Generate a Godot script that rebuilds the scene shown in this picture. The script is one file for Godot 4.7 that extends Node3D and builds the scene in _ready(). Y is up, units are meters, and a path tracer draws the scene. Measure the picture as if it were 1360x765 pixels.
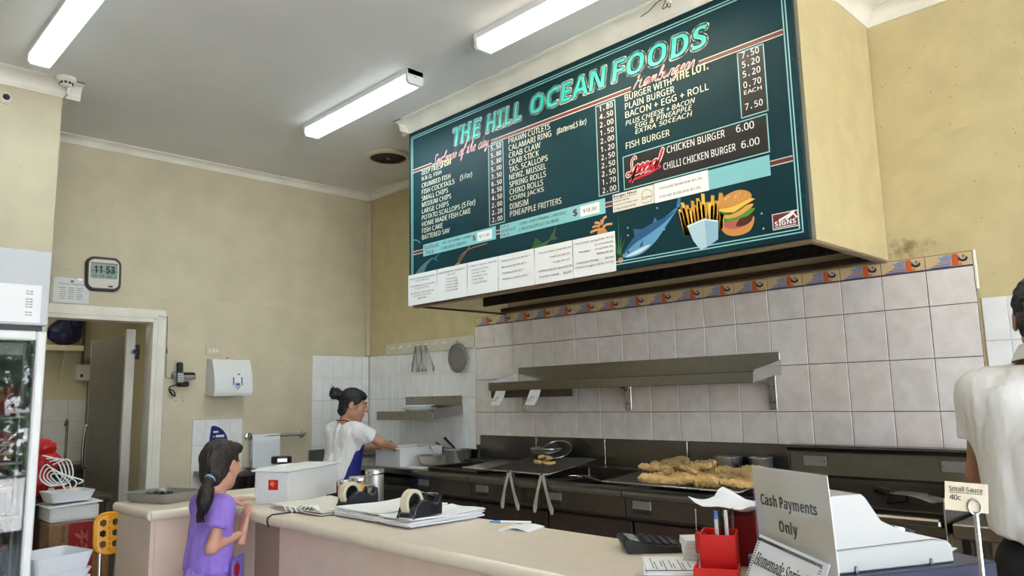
extends Node3D

# A fish-and-chip shop: corner of the kitchen walls at the origin, cooking wall on x = 0, door wall on z = 0.
var names := {}
var mats := {}
var rng := RandomNumberGenerator.new()
var sans: SystemFont
var bold: SystemFont
var serif: SystemFont
var mono: SystemFont


func _ready() -> void:
	rng.seed = 7
	setup_view()
	setup_materials()
	build_shell()
	build_back_room()
	build_ceiling_things()
	build_hood_and_sign()
	build_cooking_line()
	build_cooking_wall_things()
	build_door_wall_things()
	build_counter()
	build_counter_things()
	build_fridge()
	build_left_corner_things()
	build_till_things()
	build_people()


func setup_view() -> void:
	var cam := Camera3D.new()
	cam.name = "camera"
	cam.fov = 41.9783
	cam.near = 0.05
	cam.far = 200.0
	cam.position = Vector3(-3.8558, 1.40, 5.8370)
	cam.rotation = Vector3(0.1449416, -0.7738639, -0.0219364)
	add_child(cam)
	cam.current = true
	var sky_mat := ProceduralSkyMaterial.new()
	sky_mat.sky_top_color = Color(0.78, 0.86, 0.98)
	sky_mat.sky_horizon_color = Color(0.92, 0.95, 1.0)
	sky_mat.ground_bottom_color = Color(0.45, 0.45, 0.43)
	sky_mat.ground_horizon_color = Color(0.7, 0.7, 0.68)
	sky_mat.sky_energy_multiplier = 1.0
	var sky := Sky.new()
	sky.sky_material = sky_mat
	var env := Environment.new()
	env.background_mode = Environment.BG_SKY
	env.sky = sky
	env.background_energy_multiplier = SKY_ENERGY
	env.tonemap_mode = Environment.TONE_MAPPER_LINEAR
	env.tonemap_exposure = EXPOSURE
	env.sdfgi_enabled = true
	env.ssao_enabled = true
	env.ssil_enabled = true
	var we := WorldEnvironment.new()
	we.name = "world"
	we.environment = env
	add_child(we)
	var sun := DirectionalLight3D.new()  # high, from behind the shop: it lights the footpath, none enters the room
	sun.name = "sun"
	sun.light_energy = SUN_ENERGY
	sun.light_color = Color(1.0, 0.98, 0.95)
	sun.light_angular_distance = 0.6
	sun.shadow_enabled = true
	add_child(sun)
	sun.look_at_from_position(Vector3(0, 10, 0), Vector3(4.5, 0, 2.0), Vector3.UP)


const SKY_ENERGY := 5.8
const SUN_ENERGY := 13.0
const EXPOSURE := 2.15
const TUBE_LIGHT := 0.7
const ROOM_LIGHT := 0.35
const TUBE_GLOW := 1.3


# ---------------------------------------------------------------- naming and grouping
func numbered(called: String) -> String:
	if not names.has(called):
		names[called] = 0
		return called
	names[called] += 1
	return "%s_%03d" % [called, names[called]]


func tag(o: Node, label: String, category: String, group := "") -> Node:
	o.set_meta("label", label)
	o.set_meta("category", category)
	if group != "":
		o.set_meta("group", group)
	return o


func thing(called: String, label: String, category: String, at := Vector3.ZERO, turn := 0.0, group := "") -> Node3D:
	var o := Node3D.new()
	o.name = numbered(called)
	add_child(o)
	o.position = at
	o.rotation.y = turn
	tag(o, label, category, group)
	return o


func copy_of(src: Node3D, called: String, label: String, at: Vector3, turn: float) -> Node3D:
	var o: Node3D = src.duplicate()
	o.name = numbered(called)
	add_child(o)
	o.position = at
	o.rotation.y = turn
	o.set_meta("label", label)
	return o


func new_st() -> SurfaceTool:
	var st := SurfaceTool.new()
	st.begin(Mesh.PRIMITIVE_TRIANGLES)
	return st


func mesh_of(st: SurfaceTool) -> ArrayMesh:
	st.generate_normals()
	return st.commit()


func put_mesh(called: String, mesh: Mesh, material: Material, parent: Node = self) -> MeshInstance3D:
	var o := MeshInstance3D.new()
	o.mesh = mesh
	o.material_override = material
	o.name = numbered(called) if parent == self else called
	parent.add_child(o, true)
	return o


func part(called: String, st: SurfaceTool, material: Material, parent: Node = self) -> MeshInstance3D:
	return put_mesh(called, mesh_of(st), material, parent)


func struct(called: String, st: SurfaceTool, material: Material) -> MeshInstance3D:
	var o := part(called, st, material)
	o.set_meta("kind", "structure")
	return o


# ---------------------------------------------------------------- shapes
func tri(st: SurfaceTool, a: Vector3, b: Vector3, c: Vector3) -> void:  # a, b, c counter-clockwise seen from outside
	st.add_vertex(a)
	st.add_vertex(c)
	st.add_vertex(b)


func quad(st: SurfaceTool, a: Vector3, b: Vector3, c: Vector3, d: Vector3) -> void:
	tri(st, a, b, c)
	tri(st, a, c, d)


func box(st: SurfaceTool, c: Vector3, s: Vector3, bev := 0.0, b := Basis.IDENTITY) -> void:
	st.set_smooth_group(-1)
	var h := s * 0.5
	var e: float = min(bev, min(h.x, min(h.y, h.z)) * 0.95)
	if e <= 0.0:
		var v := []
		for i in 8:
			v.append(c + b * Vector3(h.x if i & 1 else -h.x, h.y if i & 2 else -h.y, h.z if i & 4 else -h.z))
		quad(st, v[4], v[5], v[7], v[6])
		quad(st, v[1], v[0], v[2], v[3])
		quad(st, v[5], v[1], v[3], v[7])
		quad(st, v[0], v[4], v[6], v[2])
		quad(st, v[6], v[7], v[3], v[2])
		quad(st, v[0], v[1], v[5], v[4])
		return
	# 24 points: for each corner one on each of its three faces
	var px := {}
	for i in 8:
		var g := Vector3(1 if i & 1 else -1, 1 if i & 2 else -1, 1 if i & 4 else -1)
		for ax in 3:
			var q := Vector3(g.x * (h.x - e), g.y * (h.y - e), g.z * (h.z - e))
			q[ax] = g[ax] * h[ax]
			px[i * 3 + ax] = c + b * q
	for ax in 3:
		var u := (ax + 1) % 3
		var w := (ax + 2) % 3
		for s2 in [0, 1]:
			var base: int = (1 << ax) * s2
			var i0: int = base
			var i1: int = base | (1 << u)
			var i2: int = base | (1 << u) | (1 << w)
			var i3: int = base | (1 << w)
			if s2:
				quad(st, px[i0 * 3 + ax], px[i1 * 3 + ax], px[i2 * 3 + ax], px[i3 * 3 + ax])
			else:
				quad(st, px[i3 * 3 + ax], px[i2 * 3 + ax], px[i1 * 3 + ax], px[i0 * 3 + ax])
		# edges that run along ax
		for su in [0, 1]:
			for sw in [0, 1]:
				var k0: int = (su << u) | (sw << w)
				var k1: int = k0 | (1 << ax)
				var p0: Vector3 = px[k0 * 3 + u]
				var p1: Vector3 = px[k1 * 3 + u]
				var p2: Vector3 = px[k1 * 3 + w]
				var p3: Vector3 = px[k0 * 3 + w]
				if (su == 1) == (sw == 1):
					quad(st, p0, p3, p2, p1)
				else:
					quad(st, p0, p1, p2, p3)
	for i in 8:
		var odd: bool = ((i & 1) + ((i >> 1) & 1) + ((i >> 2) & 1)) % 2 == 1
		if odd:
			tri(st, px[i * 3], px[i * 3 + 1], px[i * 3 + 2])
		else:
			tri(st, px[i * 3], px[i * 3 + 2], px[i * 3 + 1])


func span(st: SurfaceTool, a: Vector3, b: Vector3, bev := 0.0) -> void:  # a box from corner to corner
	box(st, (a + b) * 0.5, (b - a).abs(), bev)


func ring(c: Vector3, t: Vector3, side: Vector3, r: float, seg: int) -> PackedVector3Array:
	var up := t.cross(side).normalized()
	var out := PackedVector3Array()
	for i in seg:
		var a := TAU * i / seg
		out.append(c + (side * cos(a) + up * sin(a)) * r)
	return out


func tube(st: SurfaceTool, pts: Array, r, seg := 8, caps := true, closed := false) -> void:
	st.set_smooth_group(0)
	var n := pts.size()
	var rings := []
	var side := Vector3.ZERO
	for i in n:
		var prev: Vector3 = pts[(i - 1 + n) % n] if closed else pts[max(i - 1, 0)]
		var next: Vector3 = pts[(i + 1) % n] if closed else pts[min(i + 1, n - 1)]
		var t := (next - prev).normalized()
		if side == Vector3.ZERO:
			side = t.cross(Vector3.UP)
			if side.length() < 0.05:
				side = t.cross(Vector3.RIGHT)
		side = (side - t * side.dot(t)).normalized()
		var rr: float = r if (r is float or r is int) else r[i]
		rings.append(ring(pts[i], t, side, rr, seg))
	var last := n if closed else n - 1
	for i in last:
		var a: PackedVector3Array = rings[i]
		var b: PackedVector3Array = rings[(i + 1) % n]
		for k in seg:
			var k2 := (k + 1) % seg
			quad(st, a[k], b[k], b[k2], a[k2])
	if caps and not closed:
		st.set_smooth_group(-1)
		var a: PackedVector3Array = rings[0]
		var b: PackedVector3Array = rings[n - 1]
		for k in seg:
			var k2 := (k + 1) % seg
			tri(st, pts[0], a[k], a[k2])
			tri(st, pts[n - 1], b[k2], b[k])


func lathe(st: SurfaceTool, prof: Array, seg := 24, xf := Transform3D.IDENTITY, smooth := true) -> void:  # prof: Vector2(radius, y) from the bottom up along the outside
	for i in prof.size() - 1:
		var a: Vector2 = prof[i]
		var b: Vector2 = prof[i + 1]
		if a.is_equal_approx(b):
			continue
		st.set_smooth_group(1 + i if not smooth else 0)
		for k in seg:
			var t0 := TAU * k / seg
			var t1 := TAU * (k + 1) / seg
			var d0 := Vector3(cos(t0), 0, sin(t0))
			var d1 := Vector3(cos(t1), 0, sin(t1))
			var a0: Vector3 = xf * (d0 * a.x + Vector3.UP * a.y)
			var a1: Vector3 = xf * (d1 * a.x + Vector3.UP * a.y)
			var b0: Vector3 = xf * (d0 * b.x + Vector3.UP * b.y)
			var b1: Vector3 = xf * (d1 * b.x + Vector3.UP * b.y)
			if a.x > 1e-6:
				tri(st, a0, b1, a1)
			if b.x > 1e-6:
				tri(st, a0, b0, b1)


func prism(st: SurfaceTool, poly: PackedVector2Array, depth: float, xf := Transform3D.IDENTITY, bev := 0.0) -> void:  # poly in xy (counter-clockwise), from z = 0 to z = depth
	st.set_smooth_group(-1)
	if Geometry2D.is_polygon_clockwise(poly):
		poly = poly.duplicate()
		poly.reverse()
	var top := poly
	if bev > 0.0:
		var ins := Geometry2D.offset_polygon(poly, -bev, Geometry2D.JOIN_MITER)
		if ins.size() == 1 and ins[0].size() == poly.size():
			top = ins[0]
			# line the two outlines up
			var best := 0
			var best_d := INF
			for s in poly.size():
				var dd := 0.0
				for i in poly.size():
					dd += poly[i].distance_squared_to(top[(i + s) % poly.size()])
				if dd < best_d:
					best_d = dd
					best = s
			var moved := PackedVector2Array()
			for i in poly.size():
				moved.append(top[(i + best) % poly.size()])
			top = moved
		else:
			bev = 0.0
	var idx := Geometry2D.triangulate_polygon(top)
	for i in range(0, idx.size(), 3):
		var a := top[idx[i]]
		var b := top[idx[i + 1]]
		var c := top[idx[i + 2]]
		if (b - a).cross(c - a) < 0.0:
			var s := b
			b = c
			c = s
		tri(st, xf * Vector3(a.x, a.y, depth), xf * Vector3(b.x, b.y, depth), xf * Vector3(c.x, c.y, depth))
	idx = Geometry2D.triangulate_polygon(poly)
	for i in range(0, idx.size(), 3):
		var a := poly[idx[i]]
		var b := poly[idx[i + 1]]
		var c := poly[idx[i + 2]]
		if (b - a).cross(c - a) < 0.0:
			var s := b
			b = c
			c = s
		tri(st, xf * Vector3(a.x, a.y, 0), xf * Vector3(c.x, c.y, 0), xf * Vector3(b.x, b.y, 0))
	var n := poly.size()
	for i in n:
		var a := poly[i]
		var b := poly[(i + 1) % n]
		quad(st, xf * Vector3(a.x, a.y, 0), xf * Vector3(b.x, b.y, 0), xf * Vector3(b.x, b.y, depth - bev), xf * Vector3(a.x, a.y, depth - bev))
		if bev > 0.0:
			var c := top[(i + 1) % n]
			var d := top[i]
			quad(st, xf * Vector3(a.x, a.y, depth - bev), xf * Vector3(b.x, b.y, depth - bev), xf * Vector3(c.x, c.y, depth), xf * Vector3(d.x, d.y, depth))


func sheet(st: SurfaceTool, grid: Array, th := 0.0008) -> void:  # rows of points; a skin of some thickness round them
	st.set_smooth_group(0)
	var rows := grid.size()
	var cols: int = grid[0].size()
	var up := []
	for i in rows:
		var line := []
		for j in cols:
			var du: Vector3 = grid[i][min(j + 1, cols - 1)] - grid[i][max(j - 1, 0)]
			var dv: Vector3 = grid[min(i + 1, rows - 1)][j] - grid[max(i - 1, 0)][j]
			line.append(grid[i][j] + du.cross(dv).normalized() * th)
		up.append(line)
	for i in rows - 1:
		for j in cols - 1:
			quad(st, up[i][j], up[i][j + 1], up[i + 1][j + 1], up[i + 1][j])
			quad(st, grid[i][j], grid[i + 1][j], grid[i + 1][j + 1], grid[i][j + 1])
	st.set_smooth_group(-1)
	for j in cols - 1:
		quad(st, grid[0][j], grid[0][j + 1], up[0][j + 1], up[0][j])
		quad(st, grid[rows - 1][j + 1], grid[rows - 1][j], up[rows - 1][j], up[rows - 1][j + 1])
	for i in rows - 1:
		quad(st, grid[i + 1][0], grid[i][0], up[i][0], up[i + 1][0])
		quad(st, grid[i][cols - 1], grid[i + 1][cols - 1], up[i + 1][cols - 1], up[i][cols - 1])


func ngon(n: int, rx: float, ry: float, c := Vector2.ZERO, a0 := 0.0) -> PackedVector2Array:
	var out := PackedVector2Array()
	for i in n:
		var a := a0 + TAU * i / n
		out.append(c + Vector2(cos(a) * rx, sin(a) * ry))
	return out


func round_rect(w: float, h: float, r: float, seg := 4, c := Vector2.ZERO) -> PackedVector2Array:
	var out := PackedVector2Array()
	for k in 4:
		var cx := (w * 0.5 - r) * (1 if k == 0 or k == 3 else -1)
		var cy := (h * 0.5 - r) * (1 if k < 2 else -1)
		for i in seg + 1:
			var a := PI * 0.5 * (k + float(i) / seg)
			out.append(c + Vector2(cx + cos(a) * r, cy + sin(a) * r))
	return out


func smooth_path(pts: Array, per := 6) -> Array:
	var out := []
	for i in pts.size() - 1:
		var p0 = pts[max(i - 1, 0)]
		var p1 = pts[i]
		var p2 = pts[i + 1]
		var p3 = pts[min(i + 2, pts.size() - 1)]
		for k in per:
			out.append(p1.cubic_interpolate(p2, p0, p3, float(k) / per))
	out.append(pts[pts.size() - 1])
	return out


func frame_x(x: float, z: float, y: float) -> Transform3D:  # a plane that faces -x: its x runs along +z, its y up
	return Transform3D(Basis(Vector3(0, 0, 1), Vector3(0, 1, 0), Vector3(-1, 0, 0)), Vector3(x, y, z))


func frame_z(x: float, y: float, z: float) -> Transform3D:  # a plane that faces +z
	return Transform3D(Basis.IDENTITY, Vector3(x, y, z))


func frame_up(at: Vector3, turn := 0.0) -> Transform3D:  # a plane that faces up; its y runs along -z before the turn
	return Transform3D(Basis(Vector3.UP, turn) * Basis(Vector3(1, 0, 0), Vector3(0, 0, -1), Vector3(0, 1, 0)), at)


# lettering: the string as thin raised letters, lower left corner at the frame's origin, made w wide and h high (0: natural)
func letters(st: SurfaceTool, s: String, xf: Transform3D, w: float, h: float, font: Font = null, depth := 0.0006, shear := 0.0, step := 1.5, from_base := false) -> float:
	var tm := TextMesh.new()
	tm.font = font if font else sans
	tm.text = s
	tm.font_size = 24
	tm.pixel_size = 0.01
	tm.depth = 0.01
	tm.curve_step = step
	tm.horizontal_alignment = HORIZONTAL_ALIGNMENT_LEFT
	var arr := tm.get_mesh_arrays()
	var vs: PackedVector3Array = arr[Mesh.ARRAY_VERTEX]
	if vs.is_empty():
		return 0.0
	var idx = arr[Mesh.ARRAY_INDEX]
	var lo := Vector3.INF
	var hi := -Vector3.INF
	for v in vs:
		lo = lo.min(v)
		hi = hi.max(v)
	var sy := h / (hi.y - lo.y)
	if from_base:  # h is the height of a capital; descenders hang below
		sy = h / 0.171
		lo.y = hi.y - 0.171 if hi.y - lo.y > 0.171 else lo.y
	var sx := w / (hi.x - lo.x) if w > 0.0 else sy
	st.set_smooth_group(-1)
	var n: int = idx.size() if idx != null else vs.size()
	for i in n:
		var v: Vector3 = vs[idx[i]] if idx != null else vs[i]
		var q := Vector3((v.x - lo.x) * sx, (v.y - lo.y) * sy, (v.z - lo.z) / 0.01 * depth)
		q.x += q.y * shear
		st.add_vertex(xf * q)
	return (hi.x - lo.x) * sx


# flat painted shapes: polygons with colours, stacked by layer
func paint(st: SurfaceTool, poly: PackedVector2Array, col: Color, xf: Transform3D, layer: int) -> void:
	st.set_color(col.srgb_to_linear())
	prism(st, poly, 0.00025 * (layer + 1), xf)


func stroke(pts: Array, w: float) -> PackedVector2Array:  # a ribbon round a path of Vector2
	var a := PackedVector2Array()
	var b := PackedVector2Array()
	for i in pts.size():
		var t: Vector2 = (pts[min(i + 1, pts.size() - 1)] - pts[max(i - 1, 0)]).normalized()
		var nn := Vector2(-t.y, t.x) * w * 0.5
		a.append(pts[i] + nn)
		b.append(pts[i] - nn)
	b.reverse()
	a.append_array(b)
	return a


func ribbon(st: SurfaceTool, pts: Array, w: float, xf: Transform3D, depth := 0.0006) -> void:  # the same as strips, safe for loops
	st.set_smooth_group(-1)
	for i in pts.size() - 1:
		var t0: Vector2 = (pts[min(i + 1, pts.size() - 1)] - pts[max(i - 1, 0)]).normalized()
		var t1: Vector2 = (pts[min(i + 2, pts.size() - 1)] - pts[i]).normalized()
		var n0 := Vector2(-t0.y, t0.x) * w * 0.5
		var n1 := Vector2(-t1.y, t1.x) * w * 0.5
		var p: Vector2 = pts[i]
		var q: Vector2 = pts[i + 1]
		var a := p - n0
		var b := q - n1
		var c := q + n1
		var d := p + n0
		quad(st, xf * Vector3(a.x, a.y, depth), xf * Vector3(b.x, b.y, depth), xf * Vector3(c.x, c.y, depth), xf * Vector3(d.x, d.y, depth))


# joined handwriting, drawn as ribbons; unit: height of a small letter
func script_text(st: SurfaceTool, s: String, xf: Transform3D, w: float, h: float, pen: float, slant := 0.35) -> void:
	var g := {
		"a": [0.75, [[.68, .8], [.45, 1], [.15, .75], [.08, .35], [.3, .02], [.55, .25], [.68, .85], [.62, .3], [.75, .05]]],
		"b": [0.7, [[0, .1], [.3, .9], [.42, 1.7], [.3, 1.9], [.2, 1.4], [.15, .4], [.3, 0], [.55, .2], [.55, .75], [.4, .95], [.7, .8]]],
		"c": [0.62, [[.5, .8], [.3, 1], [.1, .65], [.12, .25], [.32, 0], [.62, .15]]],
		"d": [0.78, [[.62, .85], [.4, 1], [.12, .7], [.1, .3], [.3, 0], [.55, .3], [.78, 1.95], [.64, .4], [.78, .05]]],
		"e": [0.62, [[0, .15], [.35, .5], [.48, .85], [.32, 1], [.14, .7], [.15, .25], [.35, 0], [.62, .2]]],
		"f": [0.55, [[0, .1], [.35, 1], [.52, 1.8], [.38, 1.95], [.25, 1.2], [.1, -.6], [.2, -.8], [.3, -.3], [.25, .1], [.55, .25]]],
		"g": [0.72, [[.62, .85], [.4, 1], [.12, .7], [.12, .3], [.3, .05], [.55, .35], [.65, .95], [.5, -.5], [.28, -.8], [.2, -.5], [.72, .15]]],
		"h": [0.75, [[0, .1], [.32, 1], [.45, 1.8], [.33, 1.95], [.2, 1.2], [.1, 0], [.3, .8], [.5, .95], [.55, .6], [.52, .15], [.75, .1]]],
		"i": [0.35, [[0, .1], [.25, .95], [.2, .3], [.35, .05]]],
		"l": [0.4, [[0, .1], [.35, 1.1], [.42, 1.8], [.3, 1.95], [.18, 1.2], [.18, .2], [.4, .05]]],
		"m": [1.0, [[0, .2], [.15, .95], [.12, 0], [.28, .85], [.42, .95], [.45, .1], [.6, .85], [.76, .95], [.8, .2], [1, .05]]],
		"n": [0.75, [[0, .2], [.15, .95], [.12, 0], [.32, .85], [.5, .95], [.55, .2], [.75, .05]]],
		"o": [0.65, [[.4, 1], [.14, .75], [.1, .3], [.3, 0], [.52, .3], [.52, .75], [.38, 1], [.65, .85]]],
		"p": [0.72, [[0, .2], [.25, .95], [.08, -.8], [.25, .6], [.45, 1], [.62, .7], [.55, .2], [.35, .02], [.72, .1]]],
		"r": [0.55, [[0, .2], [.18, 1], [.22, .85], [.45, .9], [.38, .25], [.55, .05]]],
		"s": [0.55, [[0, .15], [.32, 1], [.45, .45], [.3, .02], [.1, .12], [.3, .02], [.55, .15]]],
		"t": [0.45, [[0, .1], [.32, 1.5], [.2, .3], [.3, .02], [.45, .15]]],
		"u": [0.72, [[0, .2], [.15, .95], [.12, .25], [.3, .02], [.5, .35], [.6, .95], [.56, .25], [.72, .05]]],
		"y": [0.7, [[0, .2], [.15, .95], [.15, .3], [.32, .15], [.55, .95], [.42, -.5], [.22, -.8], [.15, -.5], [.7, .15]]],
		"S": [1.0, [[.95, 1.6], [.75, 1.95], [.45, 1.7], [.5, 1.2], [.72, .7], [.6, .1], [.25, 0], [.1, .3], [.4, .35], [1, .15]]],
		"H": [1.25, [[.2, 1.5], [.4, 1.9], [.3, .9], [.1, .02], [.25, .9], [.8, 1.05], [1.05, 1.9], [.85, .9], [.85, .1], [1.25, .1]]],
		"C": [1.0, [[.85, 1.5], [.75, 1.9], [.35, 1.6], [.1, .8], [.25, .1], [.65, .05], [1, .4]]],
		"L": [0.9, [[.5, 1.7], [.35, 1.9], [.2, 1.4], [.3, .6], [.1, .05], [.5, .1], [.9, .1]]],
		"-": [0.4, [[.05, .5], [.35, .5]]],
	}
	var x := 0.0
	var runs := []
	var cur := []
	for ch in s:
		if ch == " ":
			x += 0.55
			if cur.size() > 1:
				runs.append(cur)
			cur = []
			continue
		var e: Array = g[ch]
		for p in e[1]:
			cur.append(Vector2(x + p[0] + p[1] * slant, p[1]))
		x += e[0]
		if ch == "f" or ch == "t":  # cross bar
			runs.append([Vector2(x - .45 + .35 * slant, 1.05), Vector2(x + .05 + .35 * slant, 1.1)])
	if cur.size() > 1:
		runs.append(cur)
	var sx := w / (x + 0.3)
	for r in runs:
		var pts := []
		for p in smooth_path(r, 4):
			pts.append(Vector2(p.x * sx, p.y * h))
		ribbon(st, pts, pen, xf)


# ---------------------------------------------------------------- materials
func mat(key: String, col := Color.WHITE, rough := 0.7, metal := 0.0) -> StandardMaterial3D:
	if mats.has(key):
		return mats[key]
	var m := StandardMaterial3D.new()
	m.resource_name = key
	m.albedo_color = col
	m.roughness = rough
	m.metallic = metal
	mats[key] = m
	return m


func noise_tex(freq: float, c0: Color, c1: Color, sd: int, px := 512, oct := 4, kind := FastNoiseLite.TYPE_SIMPLEX_SMOOTH) -> NoiseTexture2D:
	var n := FastNoiseLite.new()
	n.seed = sd
	n.noise_type = kind
	n.frequency = freq
	n.fractal_octaves = oct
	var t := NoiseTexture2D.new()
	t.width = px
	t.height = px
	t.seamless = true
	t.noise = n
	var g := Gradient.new()
	g.set_color(0, c0)
	g.set_color(1, c1)
	t.color_ramp = g
	return t


func worn(key: String, c0: Color, c1: Color, rough: float, metal: float, metres: float, freq: float, sd: int, oct := 4) -> StandardMaterial3D:  # a colour that wanders between two tones
	var m := mat(key, Color.WHITE, rough, metal)
	m.albedo_texture = noise_tex(freq, c0, c1, sd, 512, oct)
	m.uv1_triplanar = true
	m.uv1_world_triplanar = true
	m.uv1_scale = Vector3.ONE / metres
	return m


func bumpy(m: StandardMaterial3D, freq: float, sd: int, cm: float, oct := 3) -> void:
	m.heightmap_enabled = true
	m.heightmap_texture = noise_tex(freq, Color.BLACK, Color.WHITE, sd, 512, oct)
	m.heightmap_scale = cm


func specked(key: String, base: Color, speck: Color, count: int, rough: float, metres: float, sd: int) -> StandardMaterial3D:  # paint with faint mottling and small dark specks
	var r := RandomNumberGenerator.new()
	r.seed = sd
	var n := FastNoiseLite.new()
	n.seed = sd
	n.frequency = 0.012
	n.fractal_octaves = 4
	var im := Image.create(512, 512, false, Image.FORMAT_RGB8)
	for y in 512:
		for x in 512:
			var k := 1.0 + n.get_noise_2d(x, y) * 0.05
			im.set_pixel(x, y, Color(base.r * k, base.g * k, base.b * k))
	for i in count:
		var x := r.randi_range(2, 508)
		var y := r.randi_range(2, 508)
		var c := base.lerp(speck, r.randf_range(0.25, 0.9))
		im.set_pixel(x, y, c)
		if r.randf() < 0.4:
			im.set_pixel(x + 1, y, c)
		if r.randf() < 0.25:
			im.set_pixel(x, y + 1, c)
	var m := mat(key, Color.WHITE, rough, 0.0)
	m.albedo_texture = ImageTexture.create_from_image(im)
	m.uv1_triplanar = true
	m.uv1_world_triplanar = true
	m.uv1_scale = Vector3.ONE / metres
	return m


func tinted(key: String, rough := 0.6, metal := 0.0) -> StandardMaterial3D:  # takes its colours from the mesh
	var m := mat(key, Color.WHITE, rough, metal)
	m.vertex_color_use_as_albedo = true
	return m


func setup_materials() -> void:
	sans = SystemFont.new()
	sans.font_names = PackedStringArray(["Droid Sans"])
	bold = SystemFont.new()
	bold.font_names = PackedStringArray(["Droid Sans"])
	bold.font_weight = 700
	serif = SystemFont.new()
	serif.font_names = PackedStringArray(["Droid Serif"])
	mono = SystemFont.new()
	mono.font_names = PackedStringArray(["Droid Sans Mono"])
	# walls and ceiling
	var m := specked("cream_paint", Color(0.785, 0.745, 0.64), Color(0.5, 0.42, 0.28), 40, 0.55, 2.2, 3)
	m = specked("yellow_paint", Color(0.775, 0.715, 0.54), Color(0.25, 0.17, 0.08), 150, 0.5, 1.3, 9)
	m = worn("ceiling_paint", Color(0.85, 0.845, 0.835), Color(0.885, 0.88, 0.87), 0.55, 0.0, 2.6, 0.006, 11)
	worn("trim_paint", Color(0.86, 0.84, 0.79), Color(0.93, 0.92, 0.875), 0.4, 0.0, 1.3, 0.01, 12)
	worn("floor_vinyl", Color(0.66, 0.65, 0.63), Color(0.74, 0.73, 0.71), 0.35, 0.0, 1.0, 0.02, 13)
	worn("grout", Color(0.22, 0.17, 0.13), Color(0.42, 0.35, 0.29), 0.9, 0.0, 0.6, 0.015, 14)
	worn("pale_grout", Color(0.70, 0.67, 0.62), Color(0.80, 0.78, 0.74), 0.9, 0.0, 0.6, 0.015, 15)
	for i in 3:
		m = worn("tile_%d" % i, [Color(0.81, 0.775, 0.745), Color(0.83, 0.80, 0.77), Color(0.82, 0.78, 0.745)][i], [Color(0.88, 0.855, 0.83), Color(0.895, 0.87, 0.85), Color(0.88, 0.845, 0.81)][i], 0.22, 0.0, 0.7, 0.012, 16 + i)
	for i in 2:
		worn("white_tile_%d" % i, Color(0.87, 0.87, 0.86), Color(0.92, 0.92, 0.91), 0.18, 0.0, 0.9, 0.01, 20 + i)
	# metals
	m = worn("steel", Color(0.57, 0.555, 0.53), Color(0.615, 0.60, 0.575), 0.26, 1.0, 0.5, 0.02, 30)
	m = worn("greasy_steel", Color(0.34, 0.315, 0.285), Color(0.40, 0.375, 0.345), 0.3, 0.9, 0.55, 0.012, 31)
	m = worn("cooker_steel", Color(0.46, 0.445, 0.42), Color(0.51, 0.495, 0.47), 0.27, 0.95, 0.45, 0.015, 32)
	worn("burnt_steel", Color(0.07, 0.055, 0.045), Color(0.19, 0.15, 0.12), 0.5, 0.5, 0.35, 0.02, 33)
	worn("dark_brown", Color(0.25, 0.205, 0.185), Color(0.30, 0.25, 0.225), 0.35, 0.3, 0.5, 0.012, 34)
	worn("hood_metal", Color(0.10, 0.085, 0.07), Color(0.22, 0.19, 0.165), 0.5, 0.6, 0.5, 0.02, 35)
	worn("grease_brown", Color(0.12, 0.07, 0.035), Color(0.33, 0.22, 0.13), 0.5, 0.2, 0.25, 0.03, 36)
	mat("chrome", Color(0.82, 0.82, 0.82), 0.12, 1.0)
	mat("bright_steel", Color(0.74, 0.73, 0.71), 0.25, 0.75)
	mat("aluminium", Color(0.66, 0.655, 0.64), 0.42, 0.8)
	mat("wire", Color(0.62, 0.60, 0.56), 0.35, 0.9)
	mat("black_plastic", Color(0.045, 0.045, 0.05), 0.38)
	mat("dark_plastic", Color(0.10, 0.11, 0.14), 0.35)
	mat("black", Color(0.02, 0.02, 0.02), 0.6)
	mat("oil", Color(0.16, 0.10, 0.03), 0.06)
	# papers, plastics, paints
	mat("paper", Color(0.90, 0.905, 0.91), 0.85)
	mat("warm_paper", Color(0.86, 0.84, 0.80), 0.85)
	mat("newsprint", Color(0.74, 0.72, 0.69), 0.9)
	mat("ink", Color(0.09, 0.09, 0.10), 0.8)
	mat("grey_ink", Color(0.35, 0.35, 0.37), 0.8)
	mat("white_plastic", Color(0.88, 0.885, 0.88), 0.35)
	mat("cream_plastic", Color(0.665, 0.665, 0.645), 0.4)
	mat("red_plastic", Color(0.78, 0.08, 0.09), 0.35)
	mat("foam", Color(0.88, 0.885, 0.89), 0.85)
	mat("yellow_plastic", Color(0.95, 0.66, 0.07), 0.35)
	m = mat("sign_teal", Color(0.03, 0.20, 0.235), 0.5)
	m.metallic_specular = 0.3
	m.albedo_texture = noise_tex(0.005, Color(0.85, 0.85, 0.85), Color(1.12, 1.1, 1.08), 40)
	m.uv1_triplanar = true
	m.uv1_world_triplanar = true
	m.uv1_scale = Vector3.ONE / 1.8
	mat("sign_black", Color(0.07, 0.065, 0.065), 0.45)
	mat("sign_letter", Color(0.86, 0.86, 0.78), 0.5)
	mat("sign_line", Color(0.56, 0.77, 0.77), 0.45)
	mat("sign_turquoise", Color(0.18, 0.72, 0.68), 0.4)
	mat("sign_white", Color(0.93, 0.94, 0.92), 0.45)
	mat("sign_pink", Color(0.89, 0.66, 0.66), 0.45)
	mat("sign_maroon", Color(0.43, 0.13, 0.17), 0.45)
	mat("sign_red", Color(0.78, 0.12, 0.20), 0.45)
	mat("sign_pale_blue", Color(0.50, 0.745, 0.765), 0.45)
	tinted("print", 0.45)
	worn("laminate", Color(0.87, 0.815, 0.735), Color(0.905, 0.855, 0.78), 0.28, 0.0, 0.8, 0.02, 45)
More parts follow.
